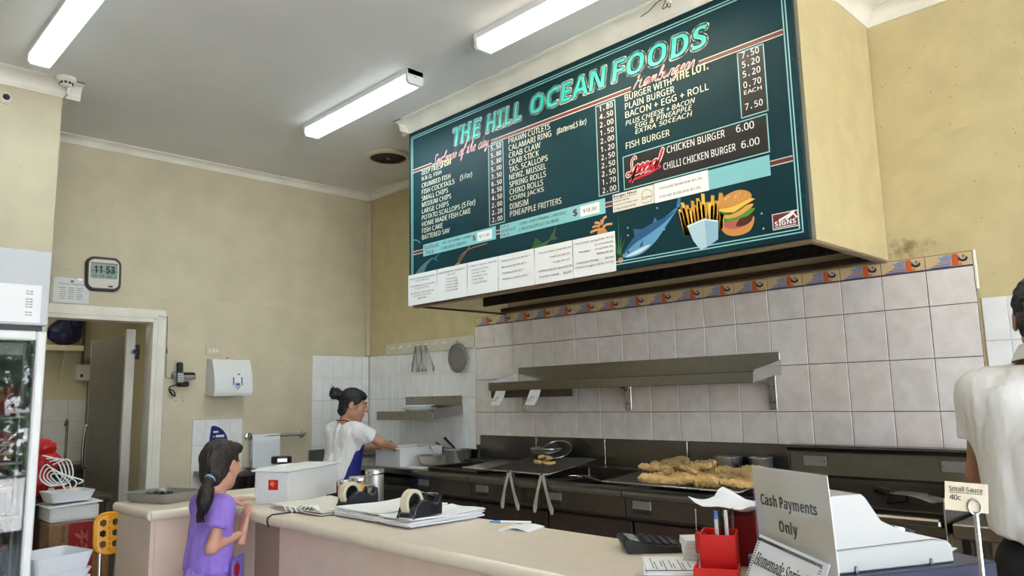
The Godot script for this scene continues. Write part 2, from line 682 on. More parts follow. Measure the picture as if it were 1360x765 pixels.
	worn("counter_front", Color(0.845, 0.755, 0.69), Color(0.88, 0.79, 0.725), 0.32, 0.0, 0.9, 0.012, 46)
	m = mat("frosted", Color(0.96, 0.965, 0.97, 0.55), 0.5)
	m.transparency = BaseMaterial3D.TRANSPARENCY_ALPHA
	m = mat("clear_plastic", Color(0.95, 0.97, 0.97, 0.06), 0.05)
	m.transparency = BaseMaterial3D.TRANSPARENCY_ALPHA
	m = mat("pane", Color(0.90, 0.95, 0.93, 0.06), 0.02)
	m.transparency = BaseMaterial3D.TRANSPARENCY_ALPHA
	m = mat("door_pane", Color(0.06, 0.09, 0.08, 0.34), 0.01)
	m.transparency = BaseMaterial3D.TRANSPARENCY_ALPHA


# ---------------------------------------------------------------- the room
const TOP := 3.31  # ceiling


func cove(st: SurfaceTool, a: Vector3, b: Vector3, n: Vector3, drop: float, out: float) -> void:  # a cornice from a to b along the top of a wall that faces n
	var prof := [Vector2(0, drop), Vector2(0.008, drop), Vector2(0.01, drop - 0.01)]
	for i in 7:
		var t := PI * 0.5 * i / 6.0
		prof.append(Vector2(out - 0.012 - (out - 0.024) * cos(t), 0.012 + (drop - 0.024) * (1.0 - sin(t))))
	prof.append_array([Vector2(out - 0.01, 0.01), Vector2(out, 0.008), Vector2(out, 0)])
	for i in prof.size() - 1:
		var p: Vector2 = prof[i]
		var q: Vector2 = prof[i + 1]
		st.set_smooth_group(-1 if i < 2 or i > 8 else 2)
		var p0 := a + n * p.x + Vector3.DOWN * p.y
		var p1 := b + n * p.x + Vector3.DOWN * p.y
		var q0 := a + n * q.x + Vector3.DOWN * q.y
		var q1 := b + n * q.x + Vector3.DOWN * q.y
		quad(st, p0, p1, q1, q0)
	st.set_smooth_group(-1)
	for e in [a, b]:
		for i in prof.size() - 1:
			tri(st, e, e + n * prof[i].x + Vector3.DOWN * prof[i].y, e + n * prof[i + 1].x + Vector3.DOWN * prof[i + 1].y)


func tile_mesh(w: float, h: float, t := 0.008, e := 0.0018) -> ArrayMesh:  # faces +z, its back at z = 0
	var st := new_st()
	st.set_smooth_group(-1)
	var x := w * 0.5
	var y := h * 0.5
	var o := [Vector3(-x, -y, 0), Vector3(x, -y, 0), Vector3(x, y, 0), Vector3(-x, y, 0)]
	var m := [Vector3(-x, -y, t - e), Vector3(x, -y, t - e), Vector3(x, y, t - e), Vector3(-x, y, t - e)]
	var f := [Vector3(-x + e, -y + e, t), Vector3(x - e, -y + e, t), Vector3(x - e, y - e, t), Vector3(-x + e, y - e, t)]
	quad(st, f[0], f[1], f[2], f[3])
	for i in 4:
		var k := (i + 1) % 4
		quad(st, o[i], o[k], m[k], m[i])
		quad(st, m[i], m[k], f[k], f[i])
	return mesh_of(st)


func border_tile_mesh(w: float, h: float) -> ArrayMesh:  # a narrow decorated tile: sea, rocks and a dark fish on cream
	var st := new_st()
	st.set_color(Color(0.80, 0.70, 0.52).srgb_to_linear())
	box(st, Vector3(0, 0, 0.004), Vector3(w, h, 0.008), 0.0015)
	var xf := Transform3D(Basis.IDENTITY, Vector3(-w * 0.5, -h * 0.5, 0.008))
	var p := func(pts: Array) -> PackedVector2Array:
		var a := PackedVector2Array()
		for q in pts:
			a.append(Vector2(q[0] * w, q[1] * h))
		return a
	paint(st, p.call([[0, 0.0], [1, 0.0], [1, .08], [0, .08]]), Color(0.10, 0.13, 0.36), xf, 0)
	paint(st, p.call([[.12, .1], [.56, .1], [.56, .18], [.08, .17]]), Color(0.20, 0.33, 0.62), xf, 1)
	paint(st, p.call([[.15, .24], [.56, .24], [.56, .32], [.2, .31]]), Color(0.22, 0.36, 0.66), xf, 1)
	paint(st, p.call([[.24, .38], [.56, .38], [.56, .45], [.28, .44]]), Color(0.24, 0.40, 0.68), xf, 1)
	paint(st, p.call([[.30, .48], [.56, .48], [.57, .92], [.44, .95], [.36, .8], [.26, .82], [.34, .62]]), Color(0.48, 0.58, 0.72), xf, 1)
	paint(st, p.call([[.38, .55], [.45, .62], [.44, .85], [.49, .62], [.53, .58], [.47, .5]]), Color(0.80, 0.45, 0.36), xf, 2)
	paint(st, p.call([[.57, .1], [.72, .1], [.71, .34], [.75, .5], [.70, .95], [.58, .95]]), Color(0.76, 0.36, 0.18), xf, 1)
	paint(st, p.call([[.72, .1], [.8, .12], [.76, .3], [.72, .28]]), Color(0.80, 0.42, 0.22), xf, 2)
	paint(st, p.call([[.70, .62], [.73, .42], [.80, .33], [.88, .38], [.92, .55], [.88, .72], [.86, .55], [.80, .5], [.75, .6], [.74, .74]]), Color(0.14, 0.13, 0.22), xf, 2)
	paint(st, p.call([[.80, .6], [.86, .66], [.84, .85], [.79, .8]]), Color(0.45, 0.47, 0.6), xf, 2)
	return mesh_of(st)


func build_shell() -> void:
	var st := new_st()
	span(st, Vector3(-6.15, -0.15, -2.75), Vector3(0.15, 0.0, 8.75))
	struct("floor", st, mats.floor_vinyl)
	st = new_st()
	span(st, Vector3(-6.15, TOP, -0.15), Vector3(0.15, TOP + 0.15, 8.75))
	struct("ceiling", st, mats.ceiling_paint)
	# door wall, with its doorway
	st = new_st()
	span(st, Vector3(-1.874, 0, -0.12), Vector3(0, TOP, 0))
	span(st, Vector3(-2.80, 2.036, -0.12), Vector3(-1.874, TOP, 0))
	span(st, Vector3(-6.0, 0, -0.12), Vector3(-2.80, TOP, 0))
	var wall_back := struct("wall_back", st, mats.cream_paint)
	st = new_st()
	span(st, Vector3(0, 0, -0.15), Vector3(0.15, TOP, 8.75))
	var wall_right := struct("wall_right", st, mats.yellow_paint)
	st = new_st()
	span(st, Vector3(-6.15, 0, -0.15), Vector3(-6.0, TOP, 8.75))
	struct("wall_left", st, mats.cream_paint)
	st = new_st()
	span(st, Vector3(-6.0, 0, 0.0), Vector3(-2.78, TOP, 0.95), 0.004)
	struct("wall_pillar", st, mats.cream_paint)
	# shop front behind the photographer: a low sill, tall panes, a glass door
	st = new_st()
	span(st, Vector3(-6.0, 0, 8.6), Vector3(-0.0, 0.08, 8.75))
	span(st, Vector3(-6.0, 3.0, 8.6), Vector3(0.0, TOP, 8.75))
	span(st, Vector3(-6.0, 0.08, 8.6), Vector3(-5.75, 3.0, 8.75))
	span(st, Vector3(-1.05, 0.08, 8.6), Vector3(0.0, 3.0, 8.75))
	struct("wall_front", st, mats.cream_paint)
	for i in 4:
		var x0 := -5.75 + i * 1.175
		var win := Node3D.new()
		win.name = "window_%d" % (i + 1)
		add_child(win)
		win.set_meta("kind", "structure")
		st = new_st()
		for e in [x0 + 0.025, x0 + 1.15]:
			box(st, Vector3(e, 1.54, 8.67), Vector3(0.05, 2.92, 0.07), 0.004)
		box(st, Vector3(x0 + 0.5875, 0.105, 8.67), Vector3(1.075, 0.05, 0.07), 0.004)
		box(st, Vector3(x0 + 0.5875, 2.975, 8.67), Vector3(1.075, 0.05, 0.07), 0.004)
		part("window_frame", st, mats.aluminium, win)
		st = new_st()
		box(st, Vector3(x0 + 0.5875, 1.54, 8.67), Vector3(1.075, 2.82, 0.006))
		part("pane", st, mats.pane, win)
	# outside: footpath and a row of street trees that the fridge door mirrors
	st = new_st()
	span(st, Vector3(-60, -0.25, 8.76), Vector3(60, -0.10, 80))
	struct("ground", st, worn("pavement", Color(0.60, 0.60, 0.60), Color(0.68, 0.68, 0.67), 0.8, 0.0, 2.0, 0.02, 48))
	street_trees()
	# cornices
	st = new_st()
	cove(st, Vector3(-2.78, TOP, 0), Vector3(0, TOP, 0), Vector3(0, 0, 1), 0.055, 0.06)
	struct("trim_1", st, mats.trim_paint)
	st = new_st()
	cove(st, Vector3(0, TOP, 0), Vector3(0, TOP, 1.8), Vector3(-1, 0, 0), 0.055, 0.06)
	struct("trim_2", st, mats.trim_paint)
	st = new_st()
	cove(st, Vector3(0, TOP, 4.54), Vector3(0, TOP, 8.6), Vector3(-1, 0, 0), 0.078, 0.085)
	struct("trim_3", st, mats.trim_paint)
	st = new_st()
	cove(st, Vector3(-6.0, TOP, 0.95), Vector3(-2.69, TOP, 0.95), Vector3(0, 0, 1), 0.09, 0.09)
	cove(st, Vector3(-2.78, TOP, 1.04), Vector3(-2.78, TOP, 0.0), Vector3(1, 0, 0), 0.09, 0.09)
	struct("trim_4", st, mats.trim_paint)
	# pipe in the corner
	st = new_st()
	box(st, Vector3(-0.022, 2.525, 0.018), Vector3(0.04, 1.45, 0.034), 0.006)
	struct("trim_5", st, mats.cream_paint)
	build_tiles(wall_back, wall_right)


func build_tiles(wall_back: Node3D, wall_right: Node3D) -> void:
	var st := new_st()
	# large tiles over the cookers: 17 columns of 200 mm
	var z0 := 1.4969
	span(st, Vector3(-0.0045, 0.9, 1.473), Vector3(-0.0002, 2.018, z0 + 3.4))
	part("grout", st, mats.grout, wall_right)
	var rows := [[1.780, 1.949], [1.5375, 1.780], [1.2945, 1.5375], [1.052, 1.2945]]
	for r in rows.size():
		var h: float = rows[r][1] - rows[r][0]
		var mesh := tile_mesh(0.2 - 0.0035, h - 0.0035)
		var slim := tile_mesh(0.024 - 0.003, h - 0.0035)
		for k in range(-1, 17):
			var o := put_mesh("tile", slim if k < 0 else mesh, mats["tile_%d" % rng.randi_range(0, 2)], wall_right)
			o.transform = frame_x(-0.0002 - rng.randf() * 0.0012, z0 - 0.012 if k < 0 else z0 + 0.2 * k + 0.1, (rows[r][0] + rows[r][1]) * 0.5)
	var deco := border_tile_mesh(0.1965, 0.0655)
	for k in 17:
		var o := put_mesh("border_tile", deco, mats.print, wall_right)
		o.transform = frame_x(-0.0005, z0 + 0.2 * k + 0.1, 1.9825)
	st = new_st()
	box(st, Vector3(0, 0, 0.004), Vector3(0.021, 0.0655, 0.008), 0.0015)
	var end_piece := part("border_tile", st, mat("tan_tile", Color(0.72, 0.62, 0.45), 0.3), wall_right)
	end_piece.transform = frame_x(-0.0005, z0 - 0.012, 1.9825)
	st = new_st()  # the plaster edge that closes the tiled field
	box(st, Vector3(-0.006, 1.93, z0 + 3.407), Vector3(0.012, 0.18, 0.012), 0.003)
	part("tile_edging", st, mats.trim_paint, wall_right)
	# narrow tiles left of the cookers and beside the man
	var narrow := tile_mesh(0.0965, 0.1905)
	var ys := [1.7, 1.5075, 1.3125, 1.12, 0.9275]
	st = new_st()
	span(st, Vector3(-0.0045, 0.83, 0.003), Vector3(-0.0002, 1.797, 1.47))
	span(st, Vector3(-0.0045, 0.83, z0 + 3.414), Vector3(-0.0002, 1.797, z0 + 4.0))
	part("narrow_tile_grout", st, mats.pale_grout, wall_right)
	for y in ys:
		for k in 15:
			var o := put_mesh("narrow_tile", narrow, mats["white_tile_%d" % (k % 2)], wall_right)
			o.transform = frame_x(-0.0003, 1.42 - 0.0983 * k, y)
			if 1.42 - 0.0983 * k < 0.05:
				o.scale = Vector3(0.6, 1, 1)
				o.position.z += 0.02
		for k in 6:
			var o := put_mesh("narrow_tile", narrow, mats["white_tile_%d" % (k % 2)], wall_right)
			o.transform = frame_x(-0.0003, z0 + 3.414 + 0.049 + 0.0983 * k, y)
	st = new_st()
	span(st, Vector3(-0.57, 0.83, 0.0002), Vector3(-0.001, 1.797, 0.0045))
	span(st, Vector3(-1.572, 0.71, 0.0002), Vector3(-1.18, 1.285, 0.0045))
	part("grout", st, mats.pale_grout, wall_back)
	for y in ys:
		for k in 6:
			var o := put_mesh("narrow_tile", narrow, mats["white_tile_%d" % ((k + 1) % 2)], wall_back)
			o.position = Vector3(-0.521 + 0.0983 * k, y, 0.0003)
			if k == 5:
				o.scale.x = 0.7
				o.position.x -= 0.012
	# tiles round the hand basin
	for y in [1.187, 0.9945, 0.802]:
		for k in 4:
			var o := put_mesh("narrow_tile", narrow, mats["white_tile_%d" % ((k + 1) % 2)], wall_back)
			o.position = Vector3(-1.521 + 0.0975 * k, y, 0.0003)


func build_back_room() -> void:
	var st := new_st()
	span(st, Vector3(-3.7, 0, -2.25), Vector3(-1.2, 2.6, -2.1))
	var back := struct("wall_room_back", st, mat("room_cream", Color(0.82, 0.79, 0.66), 0.7))
	st = new_st()
	span(st, Vector3(-3.85, 0, -2.75), Vector3(-3.7, 2.6, -0.12))
	struct("wall_room_left", st, mats.room_cream)
	st = new_st()
	span(st, Vector3(-1.35, 0, -2.1), Vector3(-1.2, 2.6, -0.12))
	struct("wall_room_right", st, mats.room_cream)
	st = new_st()
	span(st, Vector3(-3.85, 2.55, -2.75), Vector3(-1.2, 2.7, -0.12))
	struct("ceiling_room", st, mats.room_cream)
	# white tiles low on its back wall
	var t := tile_mesh(0.196, 0.196)
	for r in 6:
		for k in 9:
			var o := put_mesh("tile", t, mats["white_tile_%d" % ((k + r) % 2)], back)
			o.position = Vector3(-3.0 + 0.2 * k, 1.37 - 0.2 * r, -2.099)
	# door frame
	var d := Node3D.new()
	d.name = "door_1"
	add_child(d)
	d.set_meta("kind", "structure")
	st = new_st()
	box(st, Vector3(-1.874, 1.018, -0.06), Vector3(0.034, 2.030, 0.15), 0.003)
	part("door_jamb", st, mats.trim_paint, d)
	st = new_st()
	box(st, Vector3(-2.34, 2.026, -0.06), Vector3(0.90, 0.034, 0.149), 0.003)
	part("door_head", st, mats.trim_paint, d)
	st = new_st()
	box(st, Vector3(-1.83, 1.02, 0.009), Vector3(0.062, 2.04, 0.018), 0.005)
	part("architrave", st, mats.trim_paint, d)
	st = new_st()
	box(st, Vector3(-2.29, 2.071, 0.009), Vector3(0.985, 0.07, 0.018), 0.005)
	part("architrave", st, mats.trim_paint, d)


func street_trees() -> void:
	var leaf := worn("leaves", Color(0.10, 0.19, 0.06), Color(0.22, 0.34, 0.12), 0.7, 0.0, 1.5, 0.02, 49)
	var r := RandomNumberGenerator.new()
	r.seed = 3
	for i in 3:
		var t := thing("street_tree", "leafy street tree outside the shop front, %s from the left" % ["first", "second", "third"][i], "tree", Vector3(-3.8 + i * 4.0, -0.10, 21.0 + r.randf_range(-1, 1)), 0.0, "street trees outside")
		var st := new_st()
		tube(st, [Vector3(0, 0, 0), Vector3(0.05, 1.2, 0), Vector3(0, 2.4, 0.05)], [0.16, 0.12, 0.09], 8)
		part("trunk", st, mats.dark_brown, t)
		st = new_st()
		st.set_smooth_group(-1)
		for k in 900:
			var d := Vector3(r.randfn(), r.randfn(), r.randfn()).normalized() * pow(r.randf(), 0.4)
			var c := Vector3(d.x * 1.7, 2.9 + d.y * 1.5, d.z * 1.5)
			var u := Vector3(r.randfn(), r.randfn(), r.randfn()).normalized() * 0.16
			var v := u.cross(Vector3(r.randfn(), r.randfn(), r.randfn())).normalized() * 0.11
			quad(st, c - u, c - v, c + u, c + v)
		part("crown", st, leaf, t)
	var h := thing("street_hedge", "long low green hedge outside the shop front under the trees", "hedge", Vector3(0, -0.1, 19.0))
	var st := new_st()
	for k in 2600:
		var c := Vector3(r.randf_range(-6, 7), r.randf_range(0.05, 1.35), r.randf_range(-0.4, 0.4))
		var u := Vector3(r.randfn(), r.randfn(), r.randfn()).normalized() * 0.13
		var v := u.cross(Vector3(r.randfn(), r.randfn(), r.randfn())).normalized() * 0.09
		quad(st, c - u, c - v, c + u, c + v)
	part("foliage", st, leaf, h).set_meta("kind", "stuff")


# ---------------------------------------------------------------- on the ceiling
func build_ceiling_things() -> void:
	batten(Vector3(-2.985, TOP, 1.93), "cool white fluorescent batten light on the ceiling above the drinks fridge", Color(0.90, 1.0, 1.0), 0.4)
	batten(Vector3(-1.33, TOP, 1.88), "cool white fluorescent batten light on the ceiling near the round vent", Color(0.93, 1.0, 1.0), 1.0)
	batten(Vector3(-1.31, TOP, 3.65), "warm white fluorescent batten light on the ceiling over the menu board", Color(1.0, 0.95, 0.84), 1.0)
	# round exhaust vent
	var t := thing("ceiling_vent", "round brown ceiling exhaust vent with cream rim left of the menu board", "vent", Vector3(-0.55, TOP, 1.09))
	var st := new_st()
	lathe(st, [Vector2(0.172, 0), Vector2(0.176, -0.008), Vector2(0.168, -0.022), Vector2(0.145, -0.028), Vector2(0.140, -0.022), Vector2(0.139, -0.004)], 40)
	part("rim", st, mat("vent_cream", Color(0.80, 0.77, 0.68), 0.5), t)
	st = new_st()
	lathe(st, [Vector2(0.139, -0.006), Vector2(0.09, -0.012), Vector2(0, -0.013)], 40)
	part("backing", st, mat("vent_dark", Color(0.09, 0.065, 0.05), 0.7), t)
	for i in 6:
		st = new_st()
		var r := 0.024 + i * 0.022
		lathe(st, [Vector2(r - 0.008, -0.02), Vector2(r - 0.007, -0.026), Vector2(r + 0.006, -0.023), Vector2(r + 0.007, -0.017), Vector2(r - 0.008, -0.02)], 36)
		part("grille_ring", st, mat("vent_brown", Color(0.20, 0.155, 0.12), 0.6), t)
	st = new_st()
	box(st, Vector3(0, -0.028, 0), Vector3(0.05, 0.004, 0.014), 0.001, Basis(Vector3.UP, 0.5))
	part("badge", st, mats.aluminium, t)
	# smoke detector on the cornice of the pillar
	t = thing("smoke_detector", "white smoke detector on the ceiling beside the pillar cornice", "detector", Vector3(-2.79, TOP, 1.05))
	st = new_st()
	lathe(st, [Vector2(0, -0.050), Vector2(0.026, -0.050), Vector2(0.032, -0.044), Vector2(0.036, -0.026), Vector2(0.048, -0.024), Vector2(0.052, -0.012), Vector2(0.052, 0)], 28)
	part("housing", st, mats.trim_paint, t)
	for i in 10:
		st = new_st()
		var a := TAU * i / 10.0
		box(st, Vector3(cos(a) * 0.034, -0.036, sin(a) * 0.034), Vector3(0.004, 0.012, 0.012), 0.0, Basis(Vector3.UP, -a))
		part("slot", st, mats.black, t)
	# sensor on the pillar face
	t = thing("wall_sensor", "small white sensor with round lens on the pillar under the cornice", "sensor", Vector3(-3.065, 3.14, 0.952))
	st = new_st()
	lathe(st, [Vector2(0.034, 0), Vector2(0.034, 0.012), Vector2(0.026, 0.03), Vector2(0.018, 0.032)], 22, Transform3D(Basis(Vector3.RIGHT, PI / 2), Vector3.ZERO))
	part("housing", st, mats.trim_paint, t)
	st = new_st()
	lathe(st, [Vector2(0.019, 0.031), Vector2(0.014, 0.04), Vector2(0, 0.044)], 18, Transform3D(Basis(Vector3.RIGHT, PI / 2), Vector3.ZERO))
	part("lens", st, mats.dark_plastic, t)
	# loose wires and bracket that hang in front of the menu board's cornice
	t = thing("ceiling_bracket", "broken white ceiling bracket with loose brown wires above the menu board", "bracket", Vector3(-0.975, TOP, 3.99))
	st = new_st()
	box(st, Vector3(0, -0.025, 0), Vector3(0.03, 0.05, 0.034), 0.004)
	box(st, Vector3(0.0, -0.062, 0.004), Vector3(0.016, 0.03, 0.02), 0.003)
	part("plate", st, mats.trim_paint, t)
	st = new_st()
	box(st, Vector3(0, -0.05, -0.012), Vector3(0.014, 0.022, 0.012), 0.002)
	part("clip", st, mats.aluminium, t)
	st = new_st()
	tube(st, smooth_path([Vector3(0, -0.05, 0), Vector3(-0.005, -0.075, -0.02), Vector3(-0.01, -0.095, -0.025), Vector3(-0.004, -0.09, -0.005), Vector3(0, -0.065, 0)], 4), 0.0022, 6)
	tube(st, smooth_path([Vector3(0, -0.05, 0), Vector3(0.005, -0.08, 0.012), Vector3(-0.004, -0.1, 0.01), Vector3(-0.01, -0.085, 0), Vector3(0, -0.06, 0.004)], 4), 0.0022, 6)
	part("wire_loop", st, mat("brown_wire", Color(0.35, 0.12, 0.10), 0.5), t)
	st = new_st()
	tube(st, smooth_path([Vector3(0, -0.045, -0.01), Vector3(-0.01, -0.05, -0.05), Vector3(-0.01, -0.075, -0.10), Vector3(-0.01, -0.085, -0.15)], 4), 0.002, 6)
	part("loose_end", st, mats.ink, t)


func batten(at: Vector3, label: String, col: Color, power: float) -> void:
	var t := thing("fluorescent_light", label, "light", at)
	var st := new_st()
	box(st, Vector3(0, -0.018, 0), Vector3(0.115, 0.036, 1.21), 0.003)
	part("base", st, mats.white_plastic, t)
	st = new_st()
	var prof := PackedVector2Array([Vector2(-0.056, -0.034), Vector2(-0.056, -0.07), Vector2(-0.044, -0.088), Vector2(0.044, -0.088), Vector2(0.056, -0.07), Vector2(0.056, -0.034)])
	prism(st, prof, 1.166, Transform3D(Basis.IDENTITY, Vector3(0, 0, -0.583)))
	var glow := mat("tube_glow_%s" % t.name, Color(0.9, 0.9, 0.9), 0.5)
	glow.emission_enabled = true
	glow.emission = col
	glow.emission_energy_multiplier = TUBE_GLOW * power
	part("light_diffuser", st, glow, t)
	for s in [-1, 1]:
		st = new_st()
		var cap := PackedVector2Array([Vector2(-0.058, 0.0), Vector2(-0.058, -0.071), Vector2(-0.045, -0.09), Vector2(0.045, -0.09), Vector2(0.058, -0.071), Vector2(0.058, 0.0)])
		prism(st, cap, 0.022, Transform3D(Basis.IDENTITY, Vector3(0, 0, s * 0.594 - 0.011)), 0.002)
		var e := part("end_cap", st, mats.white_plastic, t)
		st = new_st()
		lathe(st, [Vector2(0.004, 0), Vector2(0.003, 0.002), Vector2(0, 0.002)], 10, Transform3D(Basis(Vector3.RIGHT, s * PI / 2), Vector3(0, -0.045, s * 0.605)))
		part("screw", st, mats.dark_plastic, e)
	var lamp := AreaLight3D.new()
	lamp.name = "lamp"
	lamp.area_size = Vector2(0.10, 1.15)
	lamp.light_color = col
	lamp.light_energy = TUBE_LIGHT * power
	lamp.area_range = 12.0
	lamp.shadow_enabled = true
	t.add_child(lamp)
	lamp.position = Vector3(0, -0.096, 0)
	lamp.rotation.x = -PI / 2


# ---------------------------------------------------------------- the hood and its menu board
const HX := -0.86  # front of the hood


func board(st: SurfaceTool, z0: float, z1: float, y0: float, y1: float, proud: float, th := 0.001) -> void:  # a flat panel on the hood's front
	span(st, Vector3(HX - proud - th, y0, z0), Vector3(HX - proud, y1, z1))


func frame_line(st: SurfaceTool, z0: float, z1: float, y0: float, y1: float, w: float, proud: float) -> void:
	board(st, z0, z1, y0, y0 + w, proud)
	board(st, z0, z1, y1 - w, y1, proud)
	board(st, z0, z0 + w, y0, y1, proud)
	board(st, z1 - w, z1, y0, y1, proud)


func build_hood_and_sign() -> void:
	var t := thing("extraction_hood", "cream plastered extraction hood over the cookers with greasy dark underside", "hood", Vector3(0, 0, 0))
	var st := new_st()
	span(st, Vector3(HX + 0.012, 2.022, 1.802), Vector3(HX + 0.045, TOP - 0.001, 4.538), 0.002)
	part("front_panel", st, mat("hood_edge", Color(0.42, 0.39, 0.33), 0.6), t)
	st = new_st()
	span(st, Vector3(HX + 0.046, 2.022, 4.498), Vector3(-0.0095, TOP - 0.001, 4.538), 0.003)
	part("side_panel", st, mats.yellow_paint, t)
	st = new_st()
	span(st, Vector3(HX + 0.046, 2.022, 1.802), Vector3(-0.001, TOP - 0.001, 1.84), 0.003)
	part("side_panel", st, mats.yellow_paint, t)
	st = new_st()  # greasy bottom rails
	span(st, Vector3(HX + 0.014, 2.008, 1.804), Vector3(HX + 0.06, 2.0215, 4.536), 0.002)
	part("bottom_rail", st, mat("rail_tan", Color(0.50, 0.42, 0.31), 0.5), t)
	st = new_st()
	span(st, Vector3(HX + 0.061, 2.010, 1.812), Vector3(-0.012, 2.0215, 1.836), 0.002)
	part("bottom_rail", st, mats.grease_brown, t)
	st = new_st()
	span(st, Vector3(HX + 0.061, 2.012, 4.50), Vector3(-0.012, 2.0215, 4.534), 0.002)
	part("bottom_rail", st, mats.rail_tan, t)
	st = new_st()
	span(st, Vector3(-0.075, 2.021, 1.842), Vector3(-0.0095, 2.05, 4.497), 0.003)
	part("gutter", st, mats.grease_brown, t)
	st = new_st()
	span(st, Vector3(-0.25, 2.052, 1.842), Vector3(-0.232, 2.14, 4.497), 0.003)
	span(st, Vector3(HX + 0.20, 2.06, 1.842), Vector3(HX + 0.218, 2.15, 4.497), 0.003)
	part("baffle", st, mats.hood_metal, t)
	st = new_st()
	span(st, Vector3(HX + 0.046, 2.42, 1.842), Vector3(-0.001, 2.45, 4.497))
	part("hood_top", st, mats.hood_metal, t)
	for i in 5:  # slanting grease filters
		st = new_st()
		var z := 2.11 + i * 0.53
		var b := Basis(Vector3(0, 0, 1), 0.55)
		box(st, Vector3(-0.45, 2.27, z), Vector3(0.42, 0.03, 0.51), 0.004, b)
		for k in 7:
			box(st, Vector3(-0.45, 2.27, z) + b * Vector3(-0.17 + k * 0.055, -0.022, 0), Vector3(0.02, 0.016, 0.48), 0.003, b)
		part("filter", st, mats.hood_metal, t)
	for z in [2.3, 2.75, 3.2, 3.65, 4.1]:
		st = new_st()
		lathe(st, [Vector2(0.006, 0.0), Vector2(0.004, -0.003), Vector2(0, -0.004)], 8, Transform3D(Basis.IDENTITY, Vector3(HX + 0.038, 2.008, z)))
		part("rivet", st, mats.aluminium, t)
	# soot on the wall where hood and wall meet
	var wall := get_node("wall_right")
	var im := Image.create(128, 96, false, Image.FORMAT_RGBA8)
	var fn := FastNoiseLite.new()
	fn.seed = 77
	fn.frequency = 0.045
	fn.fractal_octaves = 4
	for y in 96:
		for x in 128:
			var d := Vector2((x - 34) / 46.0, (y - 74) / 26.0).length()
			var a: float = clampf(0.85 - d + fn.get_noise_2d(x, y) * 0.9, 0.0, 1.0)
			im.set_pixel(x, y, Color(0.50, 0.33, 0.15, a * 0.5))
	var soot := mat("soot", Color.WHITE, 0.8)
	soot.albedo_texture = ImageTexture.create_from_image(im)
	soot.transparency = BaseMaterial3D.TRANSPARENCY_ALPHA
	st = new_st()
	st.set_normal(Vector3(-1, 0, 0))
	var cor := [[4.54, 2.02, 0, 1], [4.86, 2.02, 1, 1], [4.86, 2.26, 1, 0], [4.54, 2.26, 0, 0]]
	for i in [0, 2, 1, 0, 3, 2]:
		st.set_uv(Vector2(cor[i][2], cor[i][3]))
		st.add_vertex(Vector3(-0.0012, cor[i][1], cor[i][0]))
	put_mesh("soot_stain", st.commit(), soot, wall)
	# cornice round the hood
	st = new_st()
	cove(st, Vector3(HX, TOP, 1.72), Vector3(HX, TOP, 4.62), Vector3(-1, 0, 0), 0.092, 0.085)
	cove(st, Vector3(HX - 0.085, TOP, 1.802), Vector3(0, TOP, 1.802), Vector3(0, 0, -1), 0.092, 0.085)
	cove(st, Vector3(0, TOP, 4.538), Vector3(HX - 0.085, TOP, 4.538), Vector3(0, 0, 1), 0.078, 0.085)
	struct("trim_6", st, mats.trim_paint)
	build_menu_board()


func panel_texts(st: SurfaceTool, rows: Array, h: float, font: Font, shear := 0.0, proud := 0.0012) -> void:
	for r in rows:
		letters(st, r[0], frame_x(HX - 0.012 - proud, r[1], r[2]), r[3], h if r.size() < 5 else r[4], font, 0.0005, shear, 2.5)


